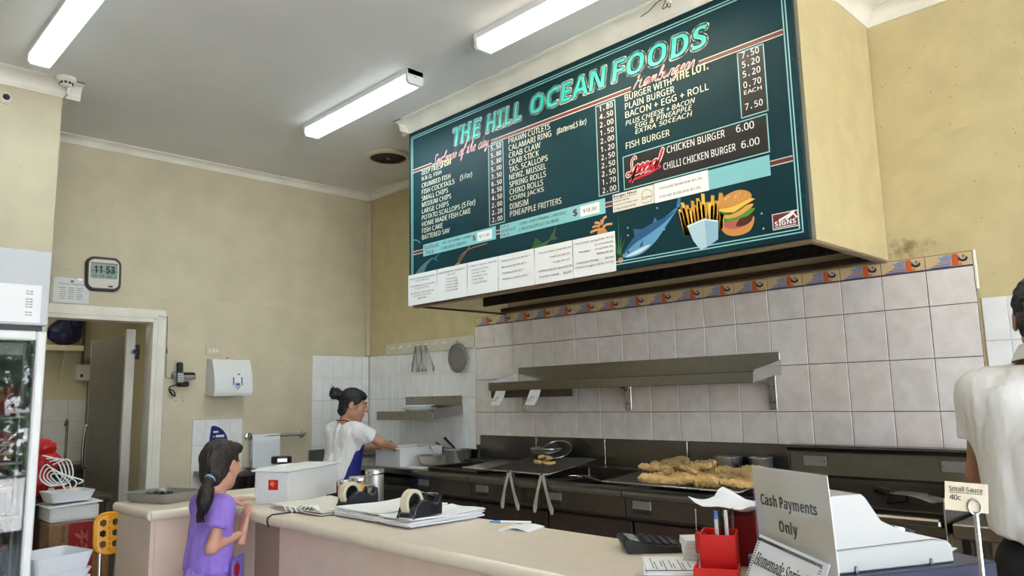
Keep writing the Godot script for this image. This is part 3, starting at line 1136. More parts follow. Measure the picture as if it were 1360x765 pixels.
func build_menu_board() -> void:
	var X := HX - 0.012
	var t := thing("menu_board", "large dark teal menu board with turquoise title above the cookers", "menu board", Vector3.ZERO)
	var st := new_st()
	span(st, Vector3(X, 2.022, 1.80), Vector3(HX + 0.0118, 3.2165, 4.535), 0.002)
	part("panel", st, mats.sign_teal, t)
	st = new_st()
	for e in [0.0, 0.014]:
		frame_line(st, 1.825 + e, 4.512 - e, 2.048 + e, 3.185 - e, 0.0055, 0.012)
	part("border_line", st, mats.sign_line, t)
	# stripes
	st = new_st()
	for s in [[1.845, 2.05, 2.936], [2.63, 3.68, 2.936], [4.075, 4.49, 2.936], [1.845, 1.954, 2.37], [2.66, 2.694, 2.37], [3.486, 3.53, 2.37], [4.39, 4.49, 2.37]]:
		st = new_st()
		board(st, s[0], s[1], s[2] - 0.007, s[2] + 0.007, 0.0125)
		var sr := part("stripe", st, mats.sign_maroon, t)
		for e in [0.011, -0.011]:
			st = new_st()
			board(st, s[0], s[1], s[2] + e - 0.002, s[2] + e + 0.002, 0.0125)
			part("stripe_edge", st, mats.sign_letter, sr)
	# title: shadow, outline, fill
	var words := [["THE", 2.262, 3.006, 0.262], ["HILL", 2.588, 3.004, 0.300], ["OCEAN", 2.962, 3.006, 0.548], ["FOODS", 3.562, 3.008, 0.556]]
	var hh := 0.108
	st = new_st()
	for w in words:
		letters(st, w[0], frame_x(X - 0.0004, w[1] + 0.010, w[2] - 0.012), w[3], hh + 0.004, bold, 0.0006, 0.16, 2.0)
	part("title_shadow", st, mats.sign_black, t)
	st = new_st()
	for w in words:
		for k in 8:
			var a := TAU * k / 8.0
			letters(st, w[0], frame_x(X - 0.0010, w[1] + cos(a) * 0.0095, w[2] + sin(a) * 0.0095), w[3], hh, bold, 0.0006, 0.16, 2.0)
	part("title_outline", st, mats.sign_white, t)
	st = new_st()
	for w in words:
		letters(st, w[0], frame_x(X - 0.0018, w[1], w[2]), w[3], hh, bold, 0.0006, 0.16, 2.0)
	part("title_letters", st, mats.sign_turquoise, t)
	# script headings
	st = new_st()
	script_text(st, "Seafoods of the day", frame_x(X - 0.0006, 2.05, 2.922), 0.57, 0.036, 0.0062)
	script_text(st, "Hamburgers", frame_x(X - 0.0006, 3.69, 2.928), 0.37, 0.036, 0.0062)
	part("heading_script", st, mats.sign_pink, t)
	# price panels
	var prices := [
		[2.603, 2.737, 2.42, 2.917, ["5.50", "5.80", "5.80", "5.00", "3.50", "6.50", "8.50", "4.50", "2.00", "2.20", "2.00"]],
		[3.446, 3.578, 2.422, 2.915, ["1.80", "4.50", "2.00", "1.50", "2.00", "1.20", "2.50", "2.50", "2.50", "1.70", "2.00"]],
	]
	for p in prices:
		st = new_st()
		board(st, p[0], p[1], p[2], p[3], 0.0122)
		var pp := part("price_panel", st, mats.sign_black, t)
		st = new_st()
		frame_line(st, p[0], p[1], p[2], p[3], 0.005, 0.0125)
		part("panel_frame", st, mats.sign_line, pp)
		st = new_st()
		for i in 11:
			letters(st, p[4][i], frame_x(X - 0.0012, p[0] + 0.026, p[3] - 0.037 - i * 0.0443), 0.088, 0.028, mono, 0.0005, 0.0, 2.5)
		part("prices", st, mats.sign_white, pp)
	st = new_st()
	board(st, 4.27, 4.40, 2.607, 2.917, 0.0122)
	var p3 := part("price_panel", st, mats.sign_black, t)
	st = new_st()
	frame_line(st, 4.27, 4.40, 2.607, 2.917, 0.005, 0.0125)
	part("panel_frame", st, mats.sign_line, p3)
	st = new_st()
	for e in [["7.50", 2.882], ["5.20", 2.838], ["5.20", 2.792], ["0.70", 2.742], ["EACH", 2.712], ["7.50", 2.640]]:
		letters(st, e[0], frame_x(X - 0.0012, 4.292, e[1]), 0.084, 0.029 if e[0] != "EACH" else 0.018, mono if e[0] != "EACH" else sans, 0.0005, 0.0, 2.5)
	part("prices", st, mats.sign_white, p3)
	# dishes
	st = new_st()
	var c1 := [["DEEP FRIES", .205], ["B.B.Q. FISH", .207], ["CRUMBED FISH", .298], ["FISH COCKTAILS", .338], ["SMALL CHIPS", .273], ["MEDIUM CHIPS", .303], ["LARGE CHIPS", .278], ["POTATO SCALLOPS", .389], ["HOME MADE FISH CAKE", .488], ["FISH CAKE", .215], ["BATTERED SAV", .285]]
	var c2 := [["PRAWN CUTLETS", .334], ["CALAMARI RING", .342], ["CRAB CLAW", .257], ["CRAB STICK", .244], ["TAS. SCALLOPS", .31], ["NEWZ. MUSSEL", .295], ["SPRING ROLLS", .293], ["CHIKO ROLLS", .269], ["CORN JACKS", .274], ["DIMSIM", .149], ["PINEAPPLE FRITTERS", .402]]
	for i in 11:
		letters(st, c1[i][0], frame_x(X - 0.0004, 1.943, 2.888 - i * 0.0442), c1[i][1], 0.031, sans, 0.0005, 0.0, 2.5)
		letters(st, c2[i][0], frame_x(X - 0.0004, 2.782, 2.884 - i * 0.0442), c2[i][1], 0.033, sans, 0.0005, 0.0, 2.5)
	letters(st, "(5 For)", frame_x(X - 0.0004, 2.335, 2.755), 0.115, 0.04, sans, 0.0005, 0.1, 2.5)
	letters(st, "(5 For)", frame_x(X - 0.0004, 2.350, 2.572), 0.125, 0.042, sans, 0.0005, 0.1, 2.5)
	letters(st, "(Battered,5 for)", frame_x(X - 0.0004, 3.165, 2.832), 0.211, 0.04, sans, 0.0005, 0.15, 2.5)
	panel_texts(st, [["BURGER WITH", 3.639, 2.884, .28], ["PLAIN BURGER", 3.638, 2.839, .296], ["BACON + EGG + ROLL", 3.637, 2.794, .481], ["FISH BURGER", 3.632, 2.632, .262]], 0.033, sans, 0.0, 0.0004)
	panel_texts(st, [["PLUS CHEESE + BACON", 3.637, 2.755, .40], ["EGG & PINEAPPLE", 3.694, 2.725, .325], ["EXTRA 50¢EACH", 3.693, 2.694, .325]], 0.024, sans, 0.25, 0.0004)
	part("dish_names", st, mats.sign_letter, t)
	st = new_st()
	letters(st, "FISH", frame_x(X - 0.0004, 2.158, 2.892), 0.09, 0.038, bold, 0.0005, 0.0, 2.5)
	letters(st, "THE LOT.", frame_x(X - 0.0004, 3.943, 2.892), 0.18, 0.04, bold, 0.0005, 0.0, 2.5)
	part("taped_words", st, mat("sign_yellow", Color(0.87, 0.85, 0.62), 0.5), t)
	# specials panel
	st = new_st()
	board(st, 3.609, 4.393, 2.422, 2.597, 0.0122)
	var sp := part("specials_panel", st, mats.sign_black, t)
	st = new_st()
	frame_line(st, 3.609, 4.393, 2.422, 2.597, 0.005, 0.0125)
	part("panel_frame", st, mats.sign_line, sp)
	st = new_st()
	panel_texts(st, [["CHICKEN BURGER", 3.874, 2.548, .311], ["6.00", 4.242, 2.549, .086], ["CHILLI CHICKEN BURGER", 3.85, 2.470, .384], ["6.00", 4.262, 2.470, .086]], 0.034, sans)
	part("chalk_words", st, mats.sign_white, sp)
	st = new_st()
	script_text(st, "Special", frame_x(X - 0.0013, 3.622, 2.488), 0.215, 0.046, 0.0155)
	part("special_outline", st, mats.sign_white, sp)
	st = new_st()
	script_text(st, "Special", frame_x(X - 0.0019, 3.622, 2.488), 0.215, 0.046, 0.0085)
	ribbon(st, [Vector2(0.02, -0.028), Vector2(0.15, -0.012), Vector2(0.215, 0.006)], 0.012, frame_x(X - 0.0019, 3.622, 2.488))
	part("special_script", st, mats.sign_red, sp)
	# pale blue packs
	st = new_st()
	board(st, 1.955, 2.658, 2.3315, 2.410, 0.0124)
	var pk := part("pack_panel", st, mats.sign_pale_blue, t)
	st = new_st()
	letters(st, "Seafoods", frame_x(X - 0.0014, 1.966, 2.374), 0.155, 0.03, sans, 0.0005, 0.0, 2.5)
	letters(st, "Pack", frame_x(X - 0.0014, 1.985, 2.338), 0.085, 0.03, sans, 0.0005, 0.0, 2.5)
	letters(st, "$", frame_x(X - 0.0014, 2.448, 2.352), 0.03, 0.04, bold, 0.0005, 0.0, 2.5)
	part("pack_name", st, mats.sign_maroon, pk)
	st = new_st()
	letters(st, "1 FISH,  CHIP 2 PRAWNS, 4 CALAMARI", frame_x(X - 0.0014, 2.145, 2.378), 0.29, 0.018, sans, 0.0005, 0.2, 3.0)
	letters(st, "1 CRAB STICK & 1 PINEAPPLE", frame_x(X - 0.0014, 2.14, 2.346), 0.25, 0.018, sans, 0.0005, 0.2, 3.0)
	part("pack_details", st, mats.ink, pk)
	st = new_st()
	board(st, 2.495, 2.625, 2.342, 2.398, 0.0134)
	var pc := part("price_card", st, mats.paper, pk)
	st = new_st()
	letters(st, "$11.90", frame_x(X - 0.0026, 2.513, 2.358), 0.09, 0.022, sans, 0.0004, 0.0, 2.5)
	part("card_text", st, mats.grey_ink, pc)
	st = new_st()
	board(st, 2.695, 3.485, 2.328, 2.408, 0.0124)
	pk = part("pack_panel", st, mats.sign_pale_blue, t)
	st = new_st()
	for e in [["B.B.Q.", 2.385, .07], ["SEAFOOD", 2.36, .12], ["PACK", 2.335, .07]]:
		letters(st, e[0], frame_x(X - 0.0014, 2.705, e[1]), e[2], 0.016, sans, 0.0005, 0.0, 2.5)
	letters(st, "$", frame_x(X - 0.0014, 3.265, 2.348), 0.032, 0.044, bold, 0.0005, 0.0, 2.5)
	part("pack_name", st, mats.sign_maroon, pk)
	st = new_st()
	letters(st, "1 FISH,  CHIP 2 PRAWNS, 2 MUSSELS", frame_x(X - 0.0014, 2.855, 2.375), 0.36, 0.018, sans, 0.0005, 0.2, 3.0)
	letters(st, "2 TAS SCALLOPS & 3 CALAMARI", frame_x(X - 0.0014, 2.85, 2.345), 0.31, 0.018, sans, 0.0005, 0.2, 3.0)
	part("pack_details", st, mats.ink, pk)
	st = new_st()
	board(st, 3.318, 3.448, 2.340, 2.396, 0.0134)
	pc = part("price_card", st, mats.paper, pk)
	st = new_st()
	letters(st, "$18.90", frame_x(X - 0.0026, 3.338, 2.356), 0.09, 0.022, sans, 0.0004, 0.0, 2.5)
	part("card_text", st, mats.grey_ink, pc)
	st = new_st()
	board(st, 4.088, 4.388, 2.32, 2.411, 0.0124)
	part("blank_panel", st, mats.sign_pale_blue, t)
	# maker's badge
	st = new_st()
	board(st, 4.38, 4.495, 2.079, 2.148, 0.0124)
	var lg := part("maker_badge", st, mats.sign_maroon, t)
	st = new_st()
	frame_line(st, 4.38, 4.495, 2.079, 2.148, 0.003, 0.0127)
	letters(st, "SIGNS", frame_x(X - 0.0014, 4.39, 2.094), 0.093, 0.02, bold, 0.0005, 0.0, 2.5)
	ribbon(st, [Vector2(0.02, 0.03), Vector2(0.06, 0.045), Vector2(0.09, 0.06)], 0.009, frame_x(X - 0.0012, 4.39, 2.086))
	ribbon(st, [Vector2(0.05, 0.03), Vector2(0.085, 0.05), Vector2(0.098, 0.03)], 0.008, frame_x(X - 0.0012, 4.39, 2.086))
	board(st, 4.39, 4.485, 2.086, 2.089, 0.0127)
	part("badge_print", st, mats.sign_white, lg)
	# screws
	st = new_st()
	for z in [1.815, 4.524]:
		for y in [2.2, 2.5, 2.8, 3.1]:
			lathe(st, [Vector2(0.005, 0), Vector2(0.004, 0.002), Vector2(0, 0.0025)], 8, Transform3D(Basis(Vector3(0, 0, 1), PI / 2), Vector3(X, y, z)))
	var sc := part("screw_heads", st, mats.dark_plastic, t)
	sc.set_meta("kind", "stuff")
	paint_pictures(t, X)
	menu_sheets(X)


func pv(pts: Array) -> PackedVector2Array:
	var a := PackedVector2Array()
	for p in pts:
		a.append(Vector2(p[0], p[1]))
	return a


func curve_poly(pts: Array, per := 5) -> PackedVector2Array:
	var v := []
	for p in pts:
		v.append(Vector2(p[0], p[1]))
	var out := PackedVector2Array()
	var n := v.size()
	for i in n:
		for k in per:
			out.append(v[i].cubic_interpolate(v[(i + 1) % n], v[(i - 1 + n) % n], v[(i + 2) % n], float(k) / per))
	return out


func paint_pictures(t: Node3D, X: float) -> void:
	var xf := frame_x(X - 0.0001, 0, 0)
	# burger
	var st := new_st()
	var bun := Color(0.80, 0.56, 0.27)
	paint(st, curve_poly([[4.135, 2.135], [4.16, 2.10], [4.21, 2.085], [4.27, 2.095], [4.295, 2.13], [4.29, 2.16], [4.21, 2.14], [4.14, 2.16]]), bun, xf, 0)
	paint(st, curve_poly([[4.14, 2.155], [4.17, 2.125], [4.22, 2.118], [4.27, 2.13], [4.29, 2.165], [4.21, 2.165]]), Color(0.72, 0.36, 0.34), xf, 1)
	paint(st, curve_poly([[4.21, 2.13], [4.25, 2.125], [4.285, 2.14], [4.29, 2.17], [4.24, 2.165]]), Color(0.30, 0.15, 0.10), xf, 2)
	paint(st, curve_poly([[4.128, 2.17], [4.17, 2.152], [4.22, 2.16], [4.27, 2.165], [4.305, 2.19], [4.27, 2.195], [4.21, 2.18], [4.15, 2.182]]), Color(0.33, 0.55, 0.16), xf, 3)
	paint(st, curve_poly([[4.135, 2.19], [4.17, 2.17], [4.23, 2.172], [4.29, 2.2], [4.29, 2.215], [4.21, 2.2], [4.14, 2.21]]), Color(0.85, 0.64, 0.33), xf, 4)
	paint(st, curve_poly([[4.14, 2.2], [4.18, 2.185], [4.23, 2.195], [4.29, 2.225], [4.285, 2.235], [4.2, 2.215], [4.14, 2.215]]), Color(0.24, 0.42, 0.12), xf, 5)
	paint(st, pv([[4.125, 2.215], [4.16, 2.2], [4.205, 2.192], [4.26, 2.215], [4.31, 2.232], [4.28, 2.245], [4.15, 2.225]]), Color(0.91, 0.74, 0.32), xf, 6)
	paint(st, curve_poly([[4.13, 2.225], [4.14, 2.255], [4.18, 2.28], [4.235, 2.288], [4.28, 2.272], [4.293, 2.245], [4.26, 2.232], [4.19, 2.218]]), bun, xf, 7)
	for i in 26:
		var a := rng.randf() * TAU
		var r := sqrt(rng.randf())
		var c := Vector2(4.215 + cos(a) * r * 0.055, 2.258 + sin(a) * r * 0.018)
		paint(st, ngon(5, 0.0028, 0.0016, c, a), Color(0.95, 0.86, 0.66), xf, 8)
	part("burger_picture", st, mats.print, t)
	# carton of chips
	st = new_st()
	paint(st, pv([[3.955, 2.13], [4.13, 2.13], [4.145, 2.245], [4.09, 2.265], [4.04, 2.27], [3.98, 2.255], [3.935, 2.23]]), Color(0.78, 0.55, 0.18), xf, 0)
	for i in 24:
		var x0 := 3.955 + (i % 12) * 0.0165
		var lean := (x0 - 4.05) * 0.25 + rng.randf_range(-0.01, 0.01)
		var top := 2.265 + rng.randf_range(-0.02, 0.045) - absf(x0 - 4.05) * 0.25
		var c := Color(0.93, 0.76, 0.34).lerp(Color(0.80, 0.57, 0.18), rng.randf())
		var y0 := 2.13
		paint(st, pv([[x0 - 0.009, y0], [x0 + 0.009, y0], [x0 + 0.009 + lean, top], [x0 - 0.008 + lean, top + 0.004]]), c, xf, 1 + i % 4)
	paint(st, pv([[3.962, 2.175], [4.055, 2.192], [4.06, 2.058], [4.025, 2.052], [3.99, 2.1]]), Color(0.70, 0.82, 0.87), xf, 5)
	paint(st, pv([[4.055, 2.192], [4.125, 2.17], [4.118, 2.085], [4.06, 2.058]]), Color(0.58, 0.74, 0.82), xf, 5)
	paint(st, pv([[3.962, 2.175], [4.055, 2.192], [4.125, 2.17], [4.124, 2.163], [4.055, 2.184], [3.964, 2.167]]), Color(0.84, 0.91, 0.94), xf, 6)
	part("chips_picture", st, mats.print, t)
	# blue tuna
	st = new_st()
	paint(st, curve_poly([[3.58, 2.088], [3.62, 2.075], [3.70, 2.085], [3.78, 2.13], [3.85, 2.2], [3.918, 2.27], [3.90, 2.268], [3.83, 2.235], [3.74, 2.215], [3.66, 2.175], [3.60, 2.12]]), Color(0.36, 0.60, 0.75), xf, 0)
	paint(st, curve_poly([[3.585, 2.095], [3.66, 2.14], [3.75, 2.175], [3.84, 2.215], [3.91, 2.265], [3.83, 2.235], [3.74, 2.215], [3.66, 2.175], [3.60, 2.12]]), Color(0.12, 0.33, 0.50), xf, 1)
	paint(st, curve_poly([[3.60, 2.082], [3.68, 2.088], [3.75, 2.118], [3.72, 2.118], [3.65, 2.1]]), Color(0.78, 0.88, 0.91), xf, 2)
	paint(st, pv([[3.905, 2.262], [3.92, 2.315], [3.925, 2.345], [3.935, 2.32], [3.93, 2.275], [3.945, 2.262], [3.922, 2.262]]), Color(0.20, 0.44, 0.60), xf, 1)
	paint(st, pv([[3.66, 2.172], [3.655, 2.215], [3.70, 2.205], [3.73, 2.21]]), Color(0.14, 0.36, 0.52), xf, 0)
	paint(st, pv([[3.77, 2.222], [3.785, 2.25], [3.80, 2.225]]), Color(0.20, 0.44, 0.60), xf, 0)
	paint(st, pv([[3.685, 2.118], [3.71, 2.15], [3.705, 2.122]]), Color(0.10, 0.22, 0.34), xf, 3)
	paint(st, ngon(10, 0.006, 0.006, Vector2(3.618, 2.103)), Color(0.05, 0.06, 0.08), xf, 3)
	part("tuna_picture", st, mats.print, t)
	# sea weed, shell, squid, fish tails and whiskers that look out above the papers
	st = new_st()
	for e in [[3.552, 2.30, 0.01], [3.565, 2.22, 0.03], [3.545, 2.2, -0.02], [3.57, 2.18, 0.045]]:
		paint(st, pv([[3.552, 2.075], [3.562, 2.075], [3.556 + e[2], e[1]]]), Color(0.27, 0.47, 0.25), xf, 0)
	paint(st, ngon(12, 0.018, 0.015, Vector2(3.567, 2.07)), Color(0.67, 0.52, 0.36), xf, 1)
	part("seaweed_picture", st, mats.print, t)
	st = new_st()
	for e in [[-0.075, 0.01], [-0.045, 0.055], [0.0, 0.065], [0.035, 0.075], [0.07, 0.03], [-0.06, 0.035]]:
		var pts := smooth_path([Vector2(3.455, 2.235), Vector2(3.455 + e[0] * 0.35, 2.245 + e[1] * 0.7), Vector2(3.455 + e[0], 2.235 + e[1])], 4)
		paint(st, stroke(pts, 0.012), Color(0.80, 0.58, 0.36), xf, 0)
	paint(st, curve_poly([[3.43, 2.222], [3.435, 2.25], [3.47, 2.255], [3.49, 2.222]]), Color(0.74, 0.52, 0.32), xf, 1)
	part("squid_picture", st, mats.print, t)
	st = new_st()
	paint(st, curve_poly([[2.92, 2.222], [2.99, 2.24], [3.06, 2.25], [3.10, 2.262], [3.06, 2.232], [3.02, 2.222]]), Color(0.22, 0.40, 0.20), xf, 0)
	paint(st, pv([[3.08, 2.25], [3.14, 2.325], [3.125, 2.27], [3.15, 2.25]]), Color(0.20, 0.34, 0.20), xf, 1)
	paint(st, pv([[2.95, 2.232], [2.98, 2.285], [3.03, 2.25]]), Color(0.18, 0.32, 0.18), xf, 1)
	part("green_fish_picture", st, mats.print, t)
	st = new_st()
	paint(st, stroke(smooth_path([Vector2(2.30, 2.215), Vector2(2.33, 2.275), Vector2(2.42, 2.31), Vector2(2.58, 2.318)], 5), 0.006), Color(0.62, 0.42, 0.28), xf, 0)
	paint(st, stroke(smooth_path([Vector2(2.30, 2.215), Vector2(2.34, 2.26), Vector2(2.42, 2.325)], 5), 0.006), Color(0.66, 0.44, 0.30), xf, 0)
	paint(st, curve_poly([[2.27, 2.222], [2.30, 2.24], [2.33, 2.225], [2.30, 2.215]]), Color(0.72, 0.42, 0.28), xf, 1)
	part("prawn_picture", st, mats.print, t)
	st = new_st()
	paint(st, curve_poly([[1.87, 2.222], [1.91, 2.26], [1.99, 2.295], [2.06, 2.31], [2.0, 2.275], [1.95, 2.222]]), Color(0.28, 0.45, 0.52), xf, 0)
	paint(st, pv([[2.05, 2.30], [2.14, 2.335], [2.09, 2.30], [2.12, 2.275]]), Color(0.20, 0.34, 0.42), xf, 1)
	part("marlin_picture", st, mats.print, t)
	st = new_st()
	paint(st, stroke(smooth_path([Vector2(1.84, 2.46), Vector2(1.88, 2.455), Vector2(1.92, 2.43)], 4), 0.006), Color(0.42, 0.58, 0.60), xf, 0)
	part("bill_arc_picture", st, mats.print, t)
	st = new_st()
	for i in 14:
		var c := Vector2(rng.randf_range(3.6, 4.35), rng.randf_range(2.06, 2.33))
		if c.x > 3.9 and c.x < 4.33:
			continue
		st = new_st()
		paint(st, ngon(8, 0.005, 0.005, c), Color(0.55, 0.72, 0.76), xf, 0)
		part("bubble_dot", st, mats.print, t)


func menu_sheets(X: float) -> void:
	var ed := [1.80, 2.252, 2.397 + 0.18, 2.679 + 0.0, 2.975, 3.259, 3.546]
	ed = [1.797, 2.105, 2.40, 2.679, 2.975, 3.259, 3.546]
	var rows := [
		[["FRIED FISH PACK $9.90", .5, .85, .88], ["1 fish small chips", .5, .76, .5], ["CALAMARI PACK $9.90", .5, .60, .86], ["6 calamari chips", .5, .51, .5], ["PRAWN PACK $9.90", .5, .36, .8], ["5 prawns, small chips", .5, .27, .62], ["and drink", .5, .18, .3]],
		[["FISHERMAN'S BASKET", .5, .86, .9], ["$16.90", .5, .76, .25], ["• fish pieces", .5, .62, .4], ["• prawn cutlet", .5, .53, .42], ["• calamari rings", .5, .44, .46], ["• small chips", .5, .35, .4], ["• can of drink", .5, .26, .42]],
		[["FAMILY MEAL $30.90", .5, .87, .9], ["• 4 pieces fish fillets", .42, .74, .6], ["• 4 potato cakes", .38, .64, .5], ["• 4 calamari rings", .4, .54, .54], ["• large chips", .34, .44, .4], ["• 1.25L soft drink", .4, .34, .5]],
		[["Deep Sea Perch $9.90 *", .5, .82, .8], ["Barramundi $9.20 *", .45, .64, .68], ["Flathead $9.20 *", .42, .46, .6], ["*Battered, crumbed, grilled", .46, .28, .7]],
		[["Fish & Chips small $8.20", .55, .82, .84], ["medium $8.50", .68, .66, .5], ["large $8.50", .72, .50, .42], ["Grilled Fish & Salad $9.90", .55, .32, .86], ["Garden Salad     $5.00", .55, .16, .84]],
		[["Home Made Spring Rolls   $1.00", .52, .86, .9], ["(or 4 for) $3.00", .75, .74, .42], ["Wedges     small $4.50", .55, .62, .8], ["Medium $5.50", .76, .50, .36], ["Calamari Rings       $0.80", .52, .34, .88], ["Chicken Nuggets  (6 for) $4.00", .5, .22, .9]],
	]
	var said := ["leftmost white paper menu strip under the teal board, listing packs", "white paper menu second from left under the teal board", "white paper menu third from left headed FAMILY MEAL", "white paper menu fourth from left listing three fish by price", "white paper menu listing Fish & Chips and Garden Salad", "rightmost white paper menu under the board, listing Spring Rolls"]
	for i in 6:
		var w: float = ed[i + 1] - ed[i] - 0.003
		var t := thing("menu_sheet", said[i], "paper menu", Vector3(X - 0.0042, 2.018, ed[i]), 0.0, "paper menus along the board")
		var st := new_st()
		var grid := []
		for r in 4:
			var line := []
			for c in 7:
				line.append(Vector3(-0.0018 * sin(c * 1.9 + i) * sin(r * 1.3 + i) - 0.0016, r * 0.206 / 3.0, c * w / 6.0))
			grid.append(line)
		sheet(st, grid, 0.0005)
		part("sheet", st, mats.paper, t)
		st = new_st()
		for r in rows[i]:
			var h := 0.0125 if i > 2 else 0.0105
			var ww: float = r[3] * w
			var fnt := serif if i < 3 and r[0] == r[0].to_upper() else sans
			letters(st, r[0], frame_x(-0.0042, 0, 0).translated(Vector3(0, r[2] * 0.2, r[1] * w - ww * 0.5)), ww, h, fnt, 0.0004, 0.0, 3.0)
		part("print", st, mats.grey_ink, t)
	# two cards higher up
	var t := thing("menu_card", "white card headed Burger Meal with a drawn burger", "paper menu", Vector3(X - 0.0014, 2.321, 3.535), 0.0, "cards on the board")
	var st := new_st()
	span(st, Vector3(-0.0006, 0, 0), Vector3(0, 0.092, 0.252))
	part("sheet", st, mats.warm_paper, t)
	st = new_st()
	letters(st, "Burger Meal", frame_x(-0.0007, 0, 0).translated(Vector3(0, 0.07, 0.006)), 0.145, 0.017, bold, 0.0004, 0.0, 3.0)
	span(st, Vector3(-0.0011, 0.066, 0.006), Vector3(-0.0007, 0.068, 0.15))
	for e in [["Add $3.90 for", .048, .1], ["a serve of chips and", .029, .145], ["a can of soft drink", .010, .135]]:
		letters(st, e[0], frame_x(-0.0007, 0, 0).translated(Vector3(0, e[1], 0.008)), e[2], 0.0115, sans, 0.0004, 0.0, 3.0)
	var bx := frame_x(-0.0007, 0, 0)
	ribbon(st, smooth_path([Vector2(0.18, 0.04), Vector2(0.185, 0.065), Vector2(0.21, 0.075), Vector2(0.237, 0.062), Vector2(0.24, 0.04), Vector2(0.18, 0.04)], 4), 0.002, bx)
	ribbon(st, smooth_path([Vector2(0.178, 0.034), Vector2(0.2, 0.03), Vector2(0.22, 0.036), Vector2(0.242, 0.032)], 4), 0.002, bx)
	ribbon(st, smooth_path([Vector2(0.182, 0.026), Vector2(0.188, 0.012), Vector2(0.232, 0.012), Vector2(0.238, 0.026)], 4), 0.002, bx)
	part("print", st, mats.ink, t)
	t = thing("menu_card", "white card with two lines for VEGGIE BURGER and STEAK BURGER", "paper menu", Vector3(X - 0.0014, 2.318, 3.79), 0.0, "cards on the board")
	st = new_st()
	span(st, Vector3(-0.0006, 0, 0), Vector3(0, 0.097, 0.298))
	part("sheet", st, mats.paper, t)
	st = new_st()
	letters(st, "VEGGIE BURGER $5.50", frame_x(-0.0007, 0, 0).translated(Vector3(0, 0.06, 0.03)), 0.235, 0.012, serif, 0.0004, 0.0, 3.0)
	letters(st, "STEAK BURGER $7.50", frame_x(-0.0007, 0, 0).translated(Vector3(0, 0.018, 0.03)), 0.225, 0.012, serif, 0.0004, 0.0, 3.0)
	part("print", st, mats.ink, t)


# ---------------------------------------------------------------- cookers
func lump(length: float, r: float, sd: int, rough := 0.22, seg := 12, rings := 14) -> ArrayMesh:  # a battered, crusty piece lying along z
	var n := FastNoiseLite.new()
	n.seed = sd
	n.frequency = 62.0
	n.fractal_octaves = 3
	var st := new_st()
	st.set_smooth_group(0)
	var pts := []
	for i in rings + 1:
		var t := float(i) / rings
		var z := (t - 0.5) * length
		var e: float = pow(clampf(1.0 - pow(absf(t * 2.0 - 1.0), 4.0), 0.0, 1.0), 0.5)
		var row := []
		for k in seg:
			var a := TAU * k / seg
			var d := Vector3(cos(a), sin(a) * 0.72, 0)
			var q := d * r * e + Vector3(0.012 * sin(t * 3.0 + sd), 0, z)
			q += d * r * rough * 2.2 * n.get_noise_3d(q.x * 1.5 + sd, q.y * 1.5, q.z * 1.5)
			row.append(q)
		pts.append(row)
	for i in rings:
		for k in seg:
			var k2 := (k + 1) % seg
			quad(st, pts[i][k], pts[i][k2], pts[i + 1][k2], pts[i + 1][k])
	return mesh_of(st)


func wire_rack(called: String, label: String, w: float, d: float, at: Vector3, tilt: float, roll: float) -> Node3D:  # w along z, d along x
	var t := thing(called, label, "rack", at)
	t.rotation = Vector3(roll, 0, tilt)
	var st := new_st()
	var h := [Vector3(-d / 2, 0, -w / 2), Vector3(-d / 2, 0, w / 2), Vector3(d / 2, 0, w / 2), Vector3(d / 2, 0, -w / 2)]
	tube(st, h, 0.0048, 8, false, true)
	part("rim", st, mats.bright_steel, t)
	st = new_st()
	var n := int(w / 0.016)
	for i in range(1, n):
		var z := -w / 2 + w * i / n
		tube(st, [Vector3(-d / 2, 0.001, z), Vector3(d / 2, 0.001, z)], 0.0014, 4, false)
	n = int(d / 0.016)
	for i in range(1, n):
		var x := -d / 2 + d * i / n
		tube(st, [Vector3(x, -0.001, -w / 2), Vector3(x, -0.001, w / 2)], 0.0014, 4, false)
	var m := part("wire_mesh", st, mats.wire, t)
	m.set_meta("kind", "stuff")
	return t


